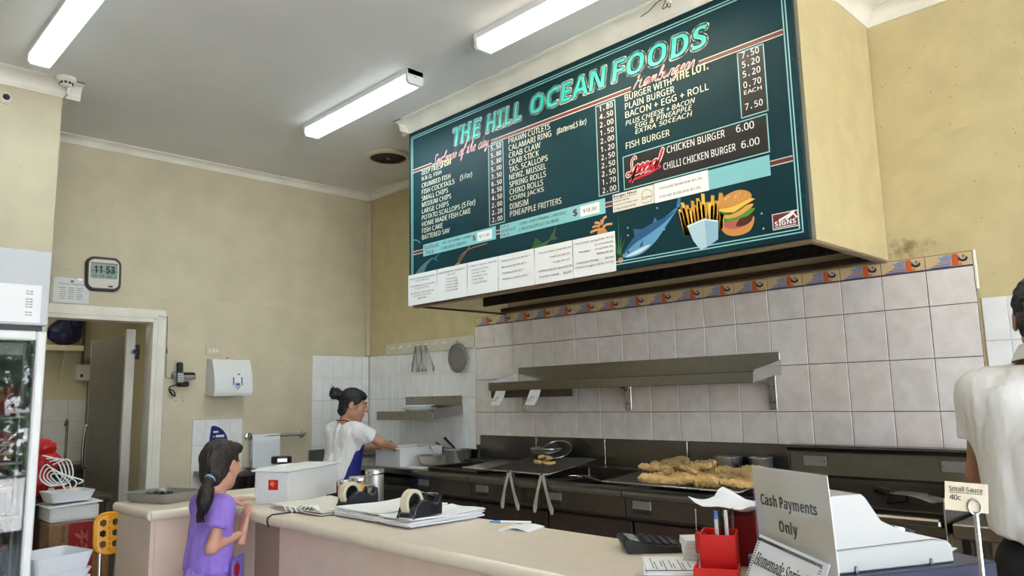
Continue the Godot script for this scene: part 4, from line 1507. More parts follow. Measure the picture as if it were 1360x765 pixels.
func cooker(label: String, z0: float, z1: float, style: int) -> void:
	var t := thing("fryer", label, "fryer", Vector3(0, 0, (z0 + z1) * 0.5), 0.0, "fryers in the cooking line")
	var h := (z1 - z0) * 0.5 - 0.003
	var st := new_st()
	span(st, Vector3(-0.56, 0.10, -h), Vector3(-0.012, 0.76, h), 0.004)
	part("cabinet", st, mats.dark_brown, t)
	st = new_st()
	span(st, Vector3(-0.50, 0.0, -h + 0.01), Vector3(-0.05, 0.10, h - 0.01))
	part("plinth", st, mats.burnt_steel, t)
	st = new_st()
	span(st, Vector3(-0.585, 0.12, -h + 0.006), Vector3(-0.561, 0.745, h - 0.006), 0.004)
	var dr := part("door", st, mats.dark_brown, t)
	st = new_st()
	span(st, Vector3(-0.603, 0.42, h - 0.06), Vector3(-0.586, 0.6, h - 0.04), 0.004)
	part("handle", st, mats.cooker_steel, dr)
	# sloping control panel
	st = new_st()
	var prof := PackedVector2Array([Vector2(-0.56, 0.765), Vector2(-0.622, 0.768), Vector2(-0.638, 0.782), Vector2(-0.643, 0.872), Vector2(-0.56, 0.872)])
	prism(st, prof, h * 2.0, Transform3D(Basis.IDENTITY, Vector3(0, 0, -h)))
	var cp := part("control_panel", st, mats.cooker_steel, t)
	st = new_st()
	box(st, Vector3(-0.6415, 0.842, -h + 0.10), Vector3(0.004, 0.042, 0.115), 0.0015)
	part("name_plate", st, mats.aluminium, cp)
	st = new_st()
	box(st, Vector3(-0.6405, 0.806, -h + 0.10), Vector3(0.004, 0.02, 0.115), 0.0012)
	part("rating_plate", st, mat("plate_dark", Color(0.24, 0.23, 0.22), 0.5, 0.5), cp)
	# rounded front rail
	st = new_st()
	var rail := PackedVector2Array([Vector2(-0.60, 0.873), Vector2(-0.655, 0.873), Vector2(-0.668, 0.88), Vector2(-0.672, 0.894), Vector2(-0.668, 0.908), Vector2(-0.655, 0.915), Vector2(-0.60, 0.915)])
	prism(st, rail, h * 2.0, Transform3D(Basis.IDENTITY, Vector3(0, 0, -h)))
	part("front_rail", st, mats.cooker_steel, t)
	# top with a well, and a raised ledge at the back
	st = new_st()
	var wx0 := -0.53
	var wx1 := -0.20
	var wz := h - 0.075
	span(st, Vector3(-0.599, 0.885, -h), Vector3(wx0, 0.915, h), 0.003)
	span(st, Vector3(wx0, 0.885, -h), Vector3(wx1, 0.915, -wz), 0.003)
	span(st, Vector3(wx0, 0.885, wz), Vector3(wx1, 0.915, h), 0.003)
	part("top", st, mats.greasy_steel, t)
	st = new_st()
	span(st, Vector3(-0.199, 0.765, -h), Vector3(-0.012, 0.962, h), 0.006)
	part("rear_ledge", st, mats.greasy_steel, t)
	st = new_st()
	span(st, Vector3(wx0 - 0.001, 0.764, -wz - 0.001), Vector3(wx1 + 0.001, 0.772, wz + 0.001))
	for s in [-1, 1]:
		span(st, Vector3(wx0, 0.77, s * wz), Vector3(wx1, 0.884, s * (wz + 0.006)))
	span(st, Vector3(wx0 - 0.006, 0.77, -wz), Vector3(wx0, 0.884, wz))
	part("well", st, mats.burnt_steel, t)
	st = new_st()
	span(st, Vector3(wx0 + 0.003, 0.80, -wz + 0.003), Vector3(wx1 - 0.003, 0.842, wz - 0.003))
	part("frying_oil", st, mats.oil, t)
	if style == 0:  # raised collar round the first well
		st = new_st()
		for s in [-1, 1]:
			span(st, Vector3(wx0 - 0.02, 0.916, s * (wz + 0.006)), Vector3(wx1, 0.945, s * (wz + 0.03)), 0.004)
		span(st, Vector3(wx0 - 0.032, 0.916, -wz - 0.03), Vector3(wx0 - 0.012, 0.938, wz + 0.03), 0.004)
		part("well_collar", st, mats.greasy_steel, t)
	# splashback
	st = new_st()
	span(st, Vector3(-0.032, 0.963, -h), Vector3(-0.010, 1.127, h), 0.003)
	var sp := part("splashback", st, mats.cooker_steel, t)
	st = new_st()
	span(st, Vector3(-0.036, 0.965, h - 0.006), Vector3(-0.0325, 1.125, h - 0.001), 0.001)
	part("joint_strip", st, mats.bright_steel, sp)


func build_cooking_line() -> void:
	# work bench in the corner
	var t := thing("work_bench", "stainless steel corner work bench that the woman leans over", "bench", Vector3.ZERO)
	var st := new_st()
	span(st, Vector3(-0.60, 0.875, 0.012), Vector3(-0.010, 0.915, 1.52), 0.004)
	part("bench_top", st, mats.steel, t)
	st = new_st()
	span(st, Vector3(-0.024, 0.916, 0.012), Vector3(-0.010, 1.02, 1.52), 0.003)
	span(st, Vector3(-0.60, 0.916, 0.010), Vector3(-0.025, 1.0, 0.022), 0.003)
	part("upstand", st, mats.steel, t)
	for p in [Vector2(-0.56, 0.07), Vector2(-0.56, 1.47), Vector2(-0.06, 0.06), Vector2(-0.06, 1.47)]:
		st = new_st()
		tube(st, [Vector3(p.x, 0, p.y), Vector3(p.x, 0.875, p.y)], 0.02, 12)
		part("leg", st, mats.steel, t)
	st = new_st()
	span(st, Vector3(-0.58, 0.28, 0.04), Vector3(-0.03, 0.30, 1.49), 0.003)
	part("under_shelf", st, mats.greasy_steel, t)
	t = thing("under_bench_fridge", "dark under-bench cabinet with a steel handle strip beneath the work bench", "cabinet", Vector3(-0.30, 0.30, 0.95))
	st = new_st()
	box(st, Vector3(0, 0.275, 0), Vector3(0.5, 0.54, 0.96), 0.006)
	part("cabinet", st, mat("navy_black", Color(0.045, 0.05, 0.075), 0.4), t)
	for s in [-1, 1]:
		st = new_st()
		box(st, Vector3(-0.262, 0.255, s * 0.24), Vector3(0.022, 0.48, 0.46), 0.005)
		var dr := part("door", st, mats.navy_black, t)
		st = new_st()
		box(st, Vector3(-0.278, 0.47, s * 0.24), Vector3(0.02, 0.03, 0.42), 0.005)
		part("handle", st, mats.greasy_steel, dr)
	var zs := [1.542, 2.137, 2.746, 3.355, 3.975]
	var said := ["steel fryer with raised collar next to the corner bench", "steel fryer with wire rack and tongs on its front rail", "steel fryer with open black well between the two wire racks", "steel fryer under the rack of battered food"]
	for i in 4:
		cooker(said[i], zs[i], zs[i + 1], i)
	build_grill()
	# racks
	var r := wire_rack("wire_rack", "steel wire draining rack holding a few pieces of fried food", 0.56, 0.47, Vector3(-0.335, 0.975, 2.46), 0.115, 0.0)
	r = wire_rack("wire_rack", "long steel wire rack heaped with golden battered food", 0.82, 0.46, Vector3(-0.36, 0.958, 3.575), 0.085, 0.0)
	# flat scoop handle lying across the first rack
	t = thing("drain_plate", "grey steel drain plate lying over the fryer left of the first wire rack", "plate", Vector3(-0.39, 0.958, 2.055), 0.0)
	t.rotation.z = 0.10
	st = new_st()
	box(st, Vector3(0, 0, 0), Vector3(0.30, 0.012, 0.22), 0.004)
	part("plate", st, mats.steel, t)
	st = new_st()
	tube(st, [Vector3(-0.15, 0.003, -0.11), Vector3(-0.15, 0.003, 0.11)], 0.010, 10)
	part("edge_roll", st, mats.bright_steel, t)
	# battered food on the long rack: three shapes, many pieces
	var batter := worn("batter", Color(0.82, 0.62, 0.34), Color(0.97, 0.87, 0.64), 0.7, 0.0, 0.12, 0.05, 60)
	bumpy(batter, 0.06, 61, 0.3)
	var shapes := []
	for i in 5:
		shapes.append(lump([0.19, 0.21, 0.17, 0.20, 0.18][i], [0.024, 0.022, 0.025, 0.023, 0.026][i], 5 + i * 13, 0.36, 20, 36))
	var k := 0
	for row in 6:
		for col in 4:
			if row < 1 and col == 3:
				continue
			var x := -0.56 + row * 0.064
			var z := 3.50 + col * 0.150 - row * 0.020 + rng.randf_range(-0.015, 0.015)
			var y := 0.958 + (x + 0.36) * 0.085 + 0.024
			var o := put_mesh("battered_fish", shapes[k % 5], batter)
			tag(o, "golden battered piece lying on the long wire rack", "fried food", "battered pieces on the long rack")
			o.position = Vector3(x, y, z)
			o.rotation = Vector3(rng.randf_range(-0.05, 0.05), rng.randf_range(-0.35, 0.35), rng.randf_range(0, 6))
			k += 1
	for i in 8:
		var o := put_mesh("battered_fish", shapes[(i * 2) % 5], batter)
		tag(o, "golden battered piece heaped on the other pieces of the long rack", "fried food", "battered pieces heaped on top")
		var x := -0.45 + (i % 4) * 0.064
		o.position = Vector3(x, 0.958 + (x + 0.36) * 0.085 + 0.062, 3.43 + int(i / 4.0) * 0.175 + rng.randf_range(-0.02, 0.02))
		o.rotation = Vector3(rng.randf_range(-0.1, 0.1), rng.randf_range(-0.5, 0.5), rng.randf_range(0, 6))
	# fried chips on the first rack
	for i in 6:
		var o := put_mesh("fried_piece", lump([0.075, 0.06, 0.07, 0.055, 0.065, 0.06][i], 0.017, 90 + i, 0.2, 10, 8), batter)
		tag(o, "small golden fried piece on the first wire rack", "fried food", "fried pieces on the first rack")
		var p: Array = [[-0.335, 0.0, 2.44, 0.5], [-0.32, 0.0, 2.49, 1.6], [-0.335, 0.0, 2.545, 0.2], [-0.30, 0.0, 2.47, -0.6], [-0.325, 0.027, 2.465, 1.1], [-0.325, 0.026, 2.525, 1.9]][i]
		o.position = Vector3(p[0], 0.975 + (p[0] + 0.335) * 0.115 + 0.016 + p[1], p[2])
		o.rotation = Vector3(0, p[3], 0.3)
	tongs_on_rail(Vector3(-0.664, 0.921, 2.53), "left pair of steel tongs hanging over the fryer rail")
	tongs_on_rail(Vector3(-0.664, 0.921, 2.80), "right pair of steel tongs hanging over the fryer rail")
	basket_handles()
	# strainer bowl and skimmer against the splashback
	t = thing("colander", "large steel strainer bowl standing against the fryer splashback", "bowl", Vector3(-0.155, 0.9635, 2.36))
	st = new_st()
	lathe(st, [Vector2(0.045, 0.0), Vector2(0.085, 0.018), Vector2(0.108, 0.055), Vector2(0.115, 0.10), Vector2(0.112, 0.10), Vector2(0.104, 0.056), Vector2(0.082, 0.022), Vector2(0.0, 0.006)], 36)
	part("bowl", st, mat("mesh_grey", Color(0.40, 0.39, 0.37), 0.45, 0.8), t)
	st = new_st()
	tube(st, circle_pts(Vector3(0, 0.10, 0), 0.1165, 36), 0.0055, 8, false, true)
	part("rim", st, mats.chrome, t)
	t = thing("skimmer", "round fine mesh skimmer leaning against the strainer bowl", "skimmer", Vector3(-0.255, 0.9985, 2.50))
	t.rotation = Vector3(0.0, 0.45, 0.55)
	st = new_st()
	lathe(st, [Vector2(0, 0), Vector2(0.06, 0.004), Vector2(0.095, 0.016), Vector2(0.094, 0.018), Vector2(0.06, 0.006), Vector2(0, 0.002)], 32, Transform3D(Basis.IDENTITY, Vector3(0.093, 0, 0)))
	part("mesh_disc", st, mats.mesh_grey, t)
	st = new_st()
	tube(st, circle_pts(Vector3(0.093, 0.017, 0), 0.096, 32), 0.004, 8, false, true)
	part("rim", st, mats.chrome, t)
	# pots
	pot(Vector3(-0.115, 0.9635, 3.655), 0.078, 0.095, "small bright steel saucepan with black handle behind the battered food")
	pot(Vector3(-0.135, 0.9635, 3.86), 0.06, 0.10, "narrow steel pot beside the saucepan near the grill", false)


func circle_pts(c: Vector3, r: float, n: int) -> Array:
	var out := []
	for i in n:
		var a := TAU * i / n
		out.append(c + Vector3(cos(a), 0, sin(a)) * r)
	return out


func pot(at: Vector3, r: float, h: float, label: String, handle := true) -> void:
	var t := thing("saucepan", label, "pot", at)
	var st := new_st()
	lathe(st, [Vector2(0, 0), Vector2(r * 0.94, 0), Vector2(r * 0.99, 0.006), Vector2(r, 0.02), Vector2(r, h - 0.004), Vector2(r + 0.004, h), Vector2(r - 0.002, h), Vector2(r - 0.003, 0.01), Vector2(0, 0.006)], 36)
	part("body", st, mats.bright_steel, t)
	if handle:
		st = new_st()
		tube(st, smooth_path([Vector3(-r * 0.55, h * 0.62, r * 0.82), Vector3(-r * 0.8, h * 0.6, r * 1.1), Vector3(-r * 1.2, h * 0.35, r * 1.7)], 5), [0.007, 0.007, 0.007, 0.008, 0.009, 0.01, 0.011, 0.011, 0.0115, 0.0115, 0.01], 10)
		part("handle", st, mats.black_plastic, t)


func tongs_on_rail(at: Vector3, label: String) -> void:  # opened tongs astride the rail: the pivot above, both arms hanging in front
	var t := thing("tongs", label, "tongs", at, 0.0, "tongs on the fryer rail")
	for s in [-1, 1]:
		var st := new_st()
		var pts := []
		var w := []
		for i in 9:
			var f := i / 8.0
			pts.append(Vector3(-0.016 - 0.006 * sin(f * PI), 0.045 - 0.20 * f, s * (0.004 + 0.062 * f)))
			w.append(0.010 if i < 6 else 0.010 + (i - 5) * 0.002)
		for i in 8:
			st.set_smooth_group(-1)
			var a: Vector3 = pts[i]
			var b: Vector3 = pts[i + 1]
			var u := Vector3(0, 0.25 * s, 1).normalized()
			var d := Vector3(0.0012, 0, 0)
			quad(st, a - u * w[i] - d, b - u * w[i + 1] - d, b + u * w[i + 1] - d, a + u * w[i] - d)
			quad(st, a + u * w[i] + d, b + u * w[i + 1] + d, b - u * w[i + 1] + d, a - u * w[i] + d)
			quad(st, a + u * w[i] - d, b + u * w[i + 1] - d, b + u * w[i + 1] + d, a + u * w[i] + d)
			quad(st, a - u * w[i] + d, b - u * w[i + 1] + d, b - u * w[i + 1] - d, a - u * w[i] - d)
		var tip: Vector3 = pts[8]
		lathe(st, [Vector2(0, -0.02), Vector2(0.010, -0.016), Vector2(0.0135, -0.004), Vector2(0.012, 0.01), Vector2(0.004, 0.016)], 10, Transform3D(Basis.IDENTITY.scaled(Vector3(0.35, 1.1, 1.0)), tip))
		part("arm", st, mat("tong_steel", Color(0.78, 0.77, 0.75), 0.3, 0.5), t)
	var st := new_st()
	tube(st, [Vector3(-0.022, 0.045, 0), Vector3(-0.008, 0.045, 0)], 0.010, 10)
	part("pivot", st, mats.chrome, t)
	st = new_st()
	tube(st, smooth_path([Vector3(-0.014, 0.045, 0), Vector3(0.0, 0.04, 0), Vector3(0.02, 0.02, 0), Vector3(0.03, 0.004, 0)], 3), 0.003, 6)
	part("pull_ring", st, mats.chrome, t)


func basket_handles() -> void:
	var t := thing("fry_basket", "chrome fry basket sunk in the open black fryer well", "basket", Vector3(-0.36, 0.90, 2.95))
	var st := new_st()
	for s in [-1, 1]:
		tube(st, smooth_path([Vector3(0.0, 0.0, s * 0.018 + 0.05), Vector3(-0.10, 0.035, s * 0.016 - 0.0), Vector3(-0.17, 0.05, s * 0.014 - 0.04), Vector3(-0.20, 0.052, -0.05)], 4), 0.003, 6)
	part("handle", st, mats.chrome, t)
	st = new_st()
	for i in 5:
		tube(st, [Vector3(0.0 + i * 0.03, -0.002, 0.0), Vector3(0.0 + i * 0.03, -0.002, 0.26)], 0.0018, 5)
	for i in 9:
		tube(st, [Vector3(0.0, -0.004, i * 0.0325), Vector3(0.12, -0.004, i * 0.0325)], 0.0018, 5)
	tube(st, [Vector3(0, 0, 0), Vector3(0, 0, 0.26), Vector3(0.12, 0, 0.26), Vector3(0.12, 0, 0)], 0.0035, 6, false, true)
	part("basket", st, mats.greasy_steel, t)
	st = new_st()
	box(st, Vector3(-0.13, 0.044, -0.012), Vector3(0.05, 0.012, 0.03), 0.003)
	part("clip", st, mats.chrome, t)


func build_grill() -> void:
	var t := thing("grill", "flat hot-plate grill with sloping steel splashback behind the till", "grill", Vector3(0, 0, 4.42))
	var h := 0.43
	var st := new_st()
	span(st, Vector3(-0.56, 0.06, -h), Vector3(-0.012, 0.80, h), 0.005)
	part("cabinet", st, mats.dark_brown, t)
	for s in [-1, 1]:
		st = new_st()
		span(st, Vector3(-0.54, 0, s * 0.36 - 0.03), Vector3(-0.48, 0.06, s * 0.36 + 0.03))
		part("leg", st, mats.burnt_steel, t)
	st = new_st()
	span(st, Vector3(-0.58, 0.805, -h), Vector3(-0.10, 0.92, h), 0.004)
	part("plate", st, mats.burnt_steel, t)
	st = new_st()
	span(st, Vector3(-0.65, 0.872, -h), Vector3(-0.581, 0.905, h), 0.008)
	part("grease_gutter", st, mats.cooker_steel, t)
	st = new_st()
	span(st, Vector3(-0.60, 0.83, -h), Vector3(-0.585, 0.871, h), 0.003)
	part("front_panel", st, mats.cooker_steel, t)
	st = new_st()
	span(st, Vector3(-0.590, 0.76, -h + 0.05), Vector3(-0.572, 0.828, h - 0.03), 0.003)
	part("red_panel", st, mat("grill_red", Color(0.55, 0.10, 0.06), 0.4), t)
	st = new_st()
	var prof := PackedVector2Array([Vector2(-0.099, 0.80), Vector2(-0.099, 0.975), Vector2(-0.072, 0.985), Vector2(-0.060, 1.10), Vector2(-0.012, 1.10), Vector2(-0.012, 0.80)])
	prism(st, prof, h * 2.0, Transform3D(Basis.IDENTITY, Vector3(0, 0, -h)))
	var sp := part("splashback", st, mats.cooker_steel, t)
	st = new_st()
	span(st, Vector3(-0.135, 1.118, -h - 0.002), Vector3(-0.012, 1.132, h + 0.002), 0.003)
	part("hood_lip", st, mats.cooker_steel, t)
	st = new_st()
	span(st, Vector3(-0.10, 1.1005, -h), Vector3(-0.014, 1.117, h))
	part("flue", st, mats.black, t)
	for z in [-0.30, 0.335]:
		st = new_st()
		box(st, Vector3(-0.071, 1.052, z), Vector3(0.006, 0.05, 0.115), 0.0015)
		var np := part("name_plate", st, mats.aluminium, sp)
		st = new_st()
		for e in [-0.05, 0.05]:
			lathe(st, [Vector2(0.003, 0), Vector2(0, 0.0015)], 8, Transform3D(Basis(Vector3(0, 0, 1), PI / 2), Vector3(-0.0741, 1.052, z + e)))
		part("rivets", st, mats.dark_plastic, np)
	# end guard: a curved sheet
	t = thing("grill_guard", "curved dark steel end guard at the right end of the grill", "guard", Vector3(0, 0, 4.862))
	st = new_st()
	var poly := PackedVector2Array([Vector2(-0.15, 0.55), Vector2(-0.64, 0.55)])
	for i in 9:
		var a := PI * 0.5 * i / 8.0
		poly.append(Vector2(-0.56 - 0.09 * cos(a), 0.92 + 0.09 * sin(a)))
	poly.append(Vector2(-0.15, 1.01))
	prism(st, poly, 0.006, Transform3D.IDENTITY, 0.001)
	part("sheet", st, mats.cooker_steel, t)
	t = thing("side_bench", "low steel shelf bench beyond the grill guard beside the man", "bench", Vector3(-0.33, 0, 5.34))
	st = new_st()
	box(st, Vector3(0, 0.865, 0), Vector3(0.60, 0.055, 0.92), 0.005)
	part("top", st, mats.steel, t)
	for p in [Vector2(-0.26, -0.42), Vector2(-0.26, 0.42), Vector2(0.26, -0.42), Vector2(0.26, 0.42)]:
		st = new_st()
		box(st, Vector3(p.x, 0.42, p.y), Vector3(0.035, 0.84, 0.035), 0.004)
		part("leg", st, mats.burnt_steel, t)
	# scraper lying on the plate
	t = thing("grill_scraper", "steel grill scraper with fat black handle lying on the hot plate", "scraper", Vector3(-0.42, 0.924, 4.60))
	t.rotation.y = -0.25
	st = new_st()
	tube(st, [Vector3(0.03, 0.045, -0.09), Vector3(0.0, 0.042, 0.0)], 0.015, 12)
	part("handle", st, mats.black_plastic, t)
	st = new_st()
	var grid := []
	for i in 5:
		var row := []
		for j in 6:
			var z := 0.01 + i * 0.05
			row.append(Vector3(-0.05 + j * 0.022, 0.045 + 0.012 * sin(i * 0.7) - i * 0.006, z))
		grid.append(row)
	sheet(st, grid, 0.002)
	part("blade", st, mats.bright_steel, t)
	st = new_st()
	tube(st, [Vector3(-0.05, 0.0, 0.01), Vector3(-0.05, 0.05, 0.02)], 0.004, 8)
	tube(st, [Vector3(0.06, 0.0, 0.03), Vector3(0.06, 0.05, 0.03)], 0.004, 8)
	tube(st, [Vector3(-0.05, 0.003, 0.01), Vector3(0.06, 0.003, 0.03)], 0.004, 8)
	part("stand", st, mats.burnt_steel, t)


# ---------------------------------------------------------------- on the cooking wall and the corner bench
func build_cooking_wall_things() -> void:
	# long overshelf
	var t := thing("wall_shelf", "long empty stainless steel shelf on brackets above the fryers", "shelf", Vector3.ZERO)
	var st := new_st()
	span(st, Vector3(-0.30, 1.490, 1.955), Vector3(-0.010, 1.498, 3.945), 0.001)
	part("shelf", st, mats.steel, t)
	st = new_st()
	span(st, Vector3(-0.016, 1.499, 1.955), Vector3(-0.010, 1.612, 3.945), 0.002)
	part("upstand", st, mats.steel, t)
	st = new_st()
	span(st, Vector3(-0.308, 1.448, 1.955), Vector3(-0.301, 1.505, 3.945), 0.002)
	part("front_lip", st, mats.steel, t)
	for z in [1.950, 3.946]:
		st = new_st()
		var poly := PackedVector2Array([Vector2(-0.308, 1.452), Vector2(-0.010, 1.50), Vector2(-0.010, 1.57), Vector2(-0.308, 1.512)])
		prism(st, poly, 0.004, Transform3D(Basis.IDENTITY, Vector3(0, 0, z)))
		part("end_plate", st, mats.bright_steel, t)
	for z in [2.03, 2.94, 3.90]:
		st = new_st()
		span(st, Vector3(-0.018, 1.305, z - 0.014), Vector3(-0.0105, 1.489, z + 0.014), 0.002)
		span(st, Vector3(-0.045, 1.305, z - 0.016), Vector3(-0.019, 1.489, z - 0.012))
		var poly := PackedVector2Array([Vector2(-0.25, 1.489), Vector2(-0.045, 1.489), Vector2(-0.045, 1.435)])
		prism(st, poly, 0.004, Transform3D(Basis.IDENTITY, Vector3(0, 0, z - 0.016)))
		var br := part("bracket", st, mats.steel, t)
		for y in [1.345, 1.43]:
			st = new_st()
			lathe(st, [Vector2(0.006, 0), Vector2(0.004, 0.003), Vector2(0, 0.0035)], 10, Transform3D(Basis(Vector3(0, 0, 1), PI / 2), Vector3(-0.018, y, z)))
			part("screw", st, mats.dark_plastic, br)
	st = new_st()
	span(st, Vector3(-0.303, 1.400, 1.97), Vector3(-0.297, 1.4475, 2.72), 0.001)
	part("ticket_rail", st, mats.greasy_steel, t)
	# two dockets clipped to its left end
	for i in 2:
		t = thing("docket", ["left paper docket hanging under the long steel shelf", "right paper docket hanging under the long steel shelf"][i], "docket", Vector3(-0.312, 1.447, 2.08 + i * 0.33), 0.0, "order dockets on the shelf")
		st = new_st()
		var grid := []
		for r in 6:
			var f := r / 5.0
			var row := []
			for c in 4:
				row.append(Vector3(-0.02 * f * f - 0.002 * sin(f * 5.0 + c), -0.098 * f, -0.05 + c * 0.032 - f * 0.04))
			grid.append(row)
		sheet(st, grid, 0.0006)
		part("sheet", st, mats.paper, t)
		st = new_st()
		for r in 3:
			box(st, Vector3(-0.0085 - r * 0.004, -0.042 - r * 0.012, -0.022 - r * 0.012), Vector3(0.0006, 0.003, 0.035))
		part("handwriting", st, mats.grey_ink, t)
	# small shelf with plates
	t = thing("wall_shelf", "short stainless steel shelf with white plates in the corner above the bench", "shelf", Vector3.ZERO)
	st = new_st()
	span(st, Vector3(-0.30, 1.300, 0.585), Vector3(-0.009, 1.308, 1.32), 0.001)
	part("shelf", st, mats.steel, t)
	st = new_st()
	span(st, Vector3(-0.016, 1.309, 0.585), Vector3(-0.009, 1.425, 1.32), 0.002)
	var us := part("upstand", st, mats.steel, t)
	for z in [0.68, 0.95, 1.23]:
		st = new_st()
		lathe(st, [Vector2(0.008, 0), Vector2(0, 0.004)], 8, Transform3D(Basis(Vector3(0, 0, 1), PI / 2), Vector3(-0.0162, 1.412, z)))
		part("screw", st, mats.dark_plastic, us)
	st = new_st()
	span(st, Vector3(-0.308, 1.243, 0.585), Vector3(-0.301, 1.312, 1.32), 0.002)
	part("front_lip", st, mats.steel, t)
	st = new_st()
	var ep := PackedVector2Array([Vector2(-0.300, 1.25), Vector2(-0.009, 1.285), Vector2(-0.009, 1.35), Vector2(-0.300, 1.33)])
	prism(st, ep, 0.004, Transform3D(Basis.IDENTITY, Vector3(0, 0, 1.321)))
	part("end_plate", st, mats.steel, t)
	for i in 2:
		t = thing("plate", ["lower large white plate on the short steel shelf", "upper white plate stacked on the short steel shelf"][i], "plate", Vector3(-0.16 + i * 0.01, 1.3085 + i * 0.0215, 0.97 - i * 0.03), 0.0, "stacked plates")
		st = new_st()
		var r := 0.14 - i * 0.012
		lathe(st, [Vector2(0, 0), Vector2(r * 0.6, 0), Vector2(r * 0.66, 0.004), Vector2(r, 0.024), Vector2(r * 1.0, 0.027), Vector2(r * 0.64, 0.009), Vector2(0, 0.006)], 40)
		part("dish", st, mat("china", Color(0.90, 0.90, 0.885), 0.15), t)
	# hook rail with utensils
	t = thing("hook_rail", "cream wooden hook rail with white hooks on the wall near the corner", "hook rail", Vector3.ZERO)
	st = new_st()
	span(st, Vector3(-0.022, 1.790, 0.30), Vector3(-0.0095, 1.885, 1.472), 0.003)
	part("board", st, worn("rail_paint", Color(0.80, 0.77, 0.69), Color(0.84, 0.81, 0.73), 0.5, 0.0, 0.4, 0.02, 70), t)
	for i in 9:
		st = new_st()
		var z := 0.42 + i * 0.118
		tube(st, smooth_path([Vector3(-0.022, 1.855, z), Vector3(-0.038, 1.85, z), Vector3(-0.044, 1.838, z), Vector3(-0.05, 1.85, z)], 3), 0.004, 8)
		lathe(st, [Vector2(0.010, 0), Vector2(0.009, 0.003), Vector2(0, 0.004)], 12, Transform3D(Basis(Vector3(0, 0, 1), PI / 2), Vector3(-0.022, 1.852, z)))
		part("hook", st, mats.white_plastic, t)
	for i in 3:
		hung_tongs(Vector3(-0.048, 1.842, 0.774 + i * 0.068), [-0.06, 0.0, 0.22][i], ["left steel tongs hanging from the hook rail", "middle steel tongs hanging from the hook rail", "right splayed steel tongs hanging from the hook rail"][i])
	t = thing("sieve", "round fine mesh sieve hanging flat from the right end of the hook rail", "sieve", Vector3(-0.046, 1.72, 1.31))
	st = new_st()
	lathe(st, [Vector2(0, -0.012), Vector2(0.07, -0.009), Vector2(0.108, 0.0), Vector2(0.108, 0.002), Vector2(0.07, -0.006), Vector2(0, -0.009)], 36, Transform3D(Basis(Vector3(0, 0, 1), PI / 2), Vector3.ZERO))
	part("mesh_disc", st, mat("sieve_grey", Color(0.55, 0.54, 0.53), 0.5, 0.6), t)
	st = new_st()
	var c := []
	for i in 36:
		var a := TAU * i / 36.0
		c.append(Vector3(0, cos(a) * 0.11, sin(a) * 0.11))
	tube(st, c, 0.0045, 8, false, true)
	part("rim", st, mats.steel, t)
	st = new_st()
	tube(st, smooth_path([Vector3(0, 0.11, -0.012), Vector3(-0.002, 0.132, 0), Vector3(0, 0.11, 0.012)], 4), 0.003, 6)
	part("hanging_loop", st, mats.steel, t)
	build_bench_things()


func hung_tongs(at: Vector3, swing: float, label: String) -> void:
	var t := thing("kitchen_tongs", label, "tongs", at, 0.0, "tongs on the hook rail")
	for s in [-1, 1]:
		var st := new_st()
		var pts := []
		for i in 7:
			var f := i / 6.0
			pts.append(Vector3(-0.004, -0.19 * f, s * (0.003 + (0.020 + absf(swing) * 0.12) * f) + swing * 0.25 * f))
		tube(st, pts, [0.005, 0.006, 0.006, 0.006, 0.0065, 0.0075, 0.005], 8)
		lathe(st, [Vector2(0, -0.03), Vector2(0.009, -0.022), Vector2(0.013, -0.004), Vector2(0.009, 0.014), Vector2(0.004, 0.02)], 10, Transform3D(Basis.IDENTITY.scaled(Vector3(0.4, 1, 1)), pts[6]))
		part("arm", st, mats.steel, t)
	var st := new_st()
	tube(st, circle_pts(Vector3.ZERO, 0.009, 10), 0.0025, 6, false, true)
	part("ring", st, mats.steel, t)


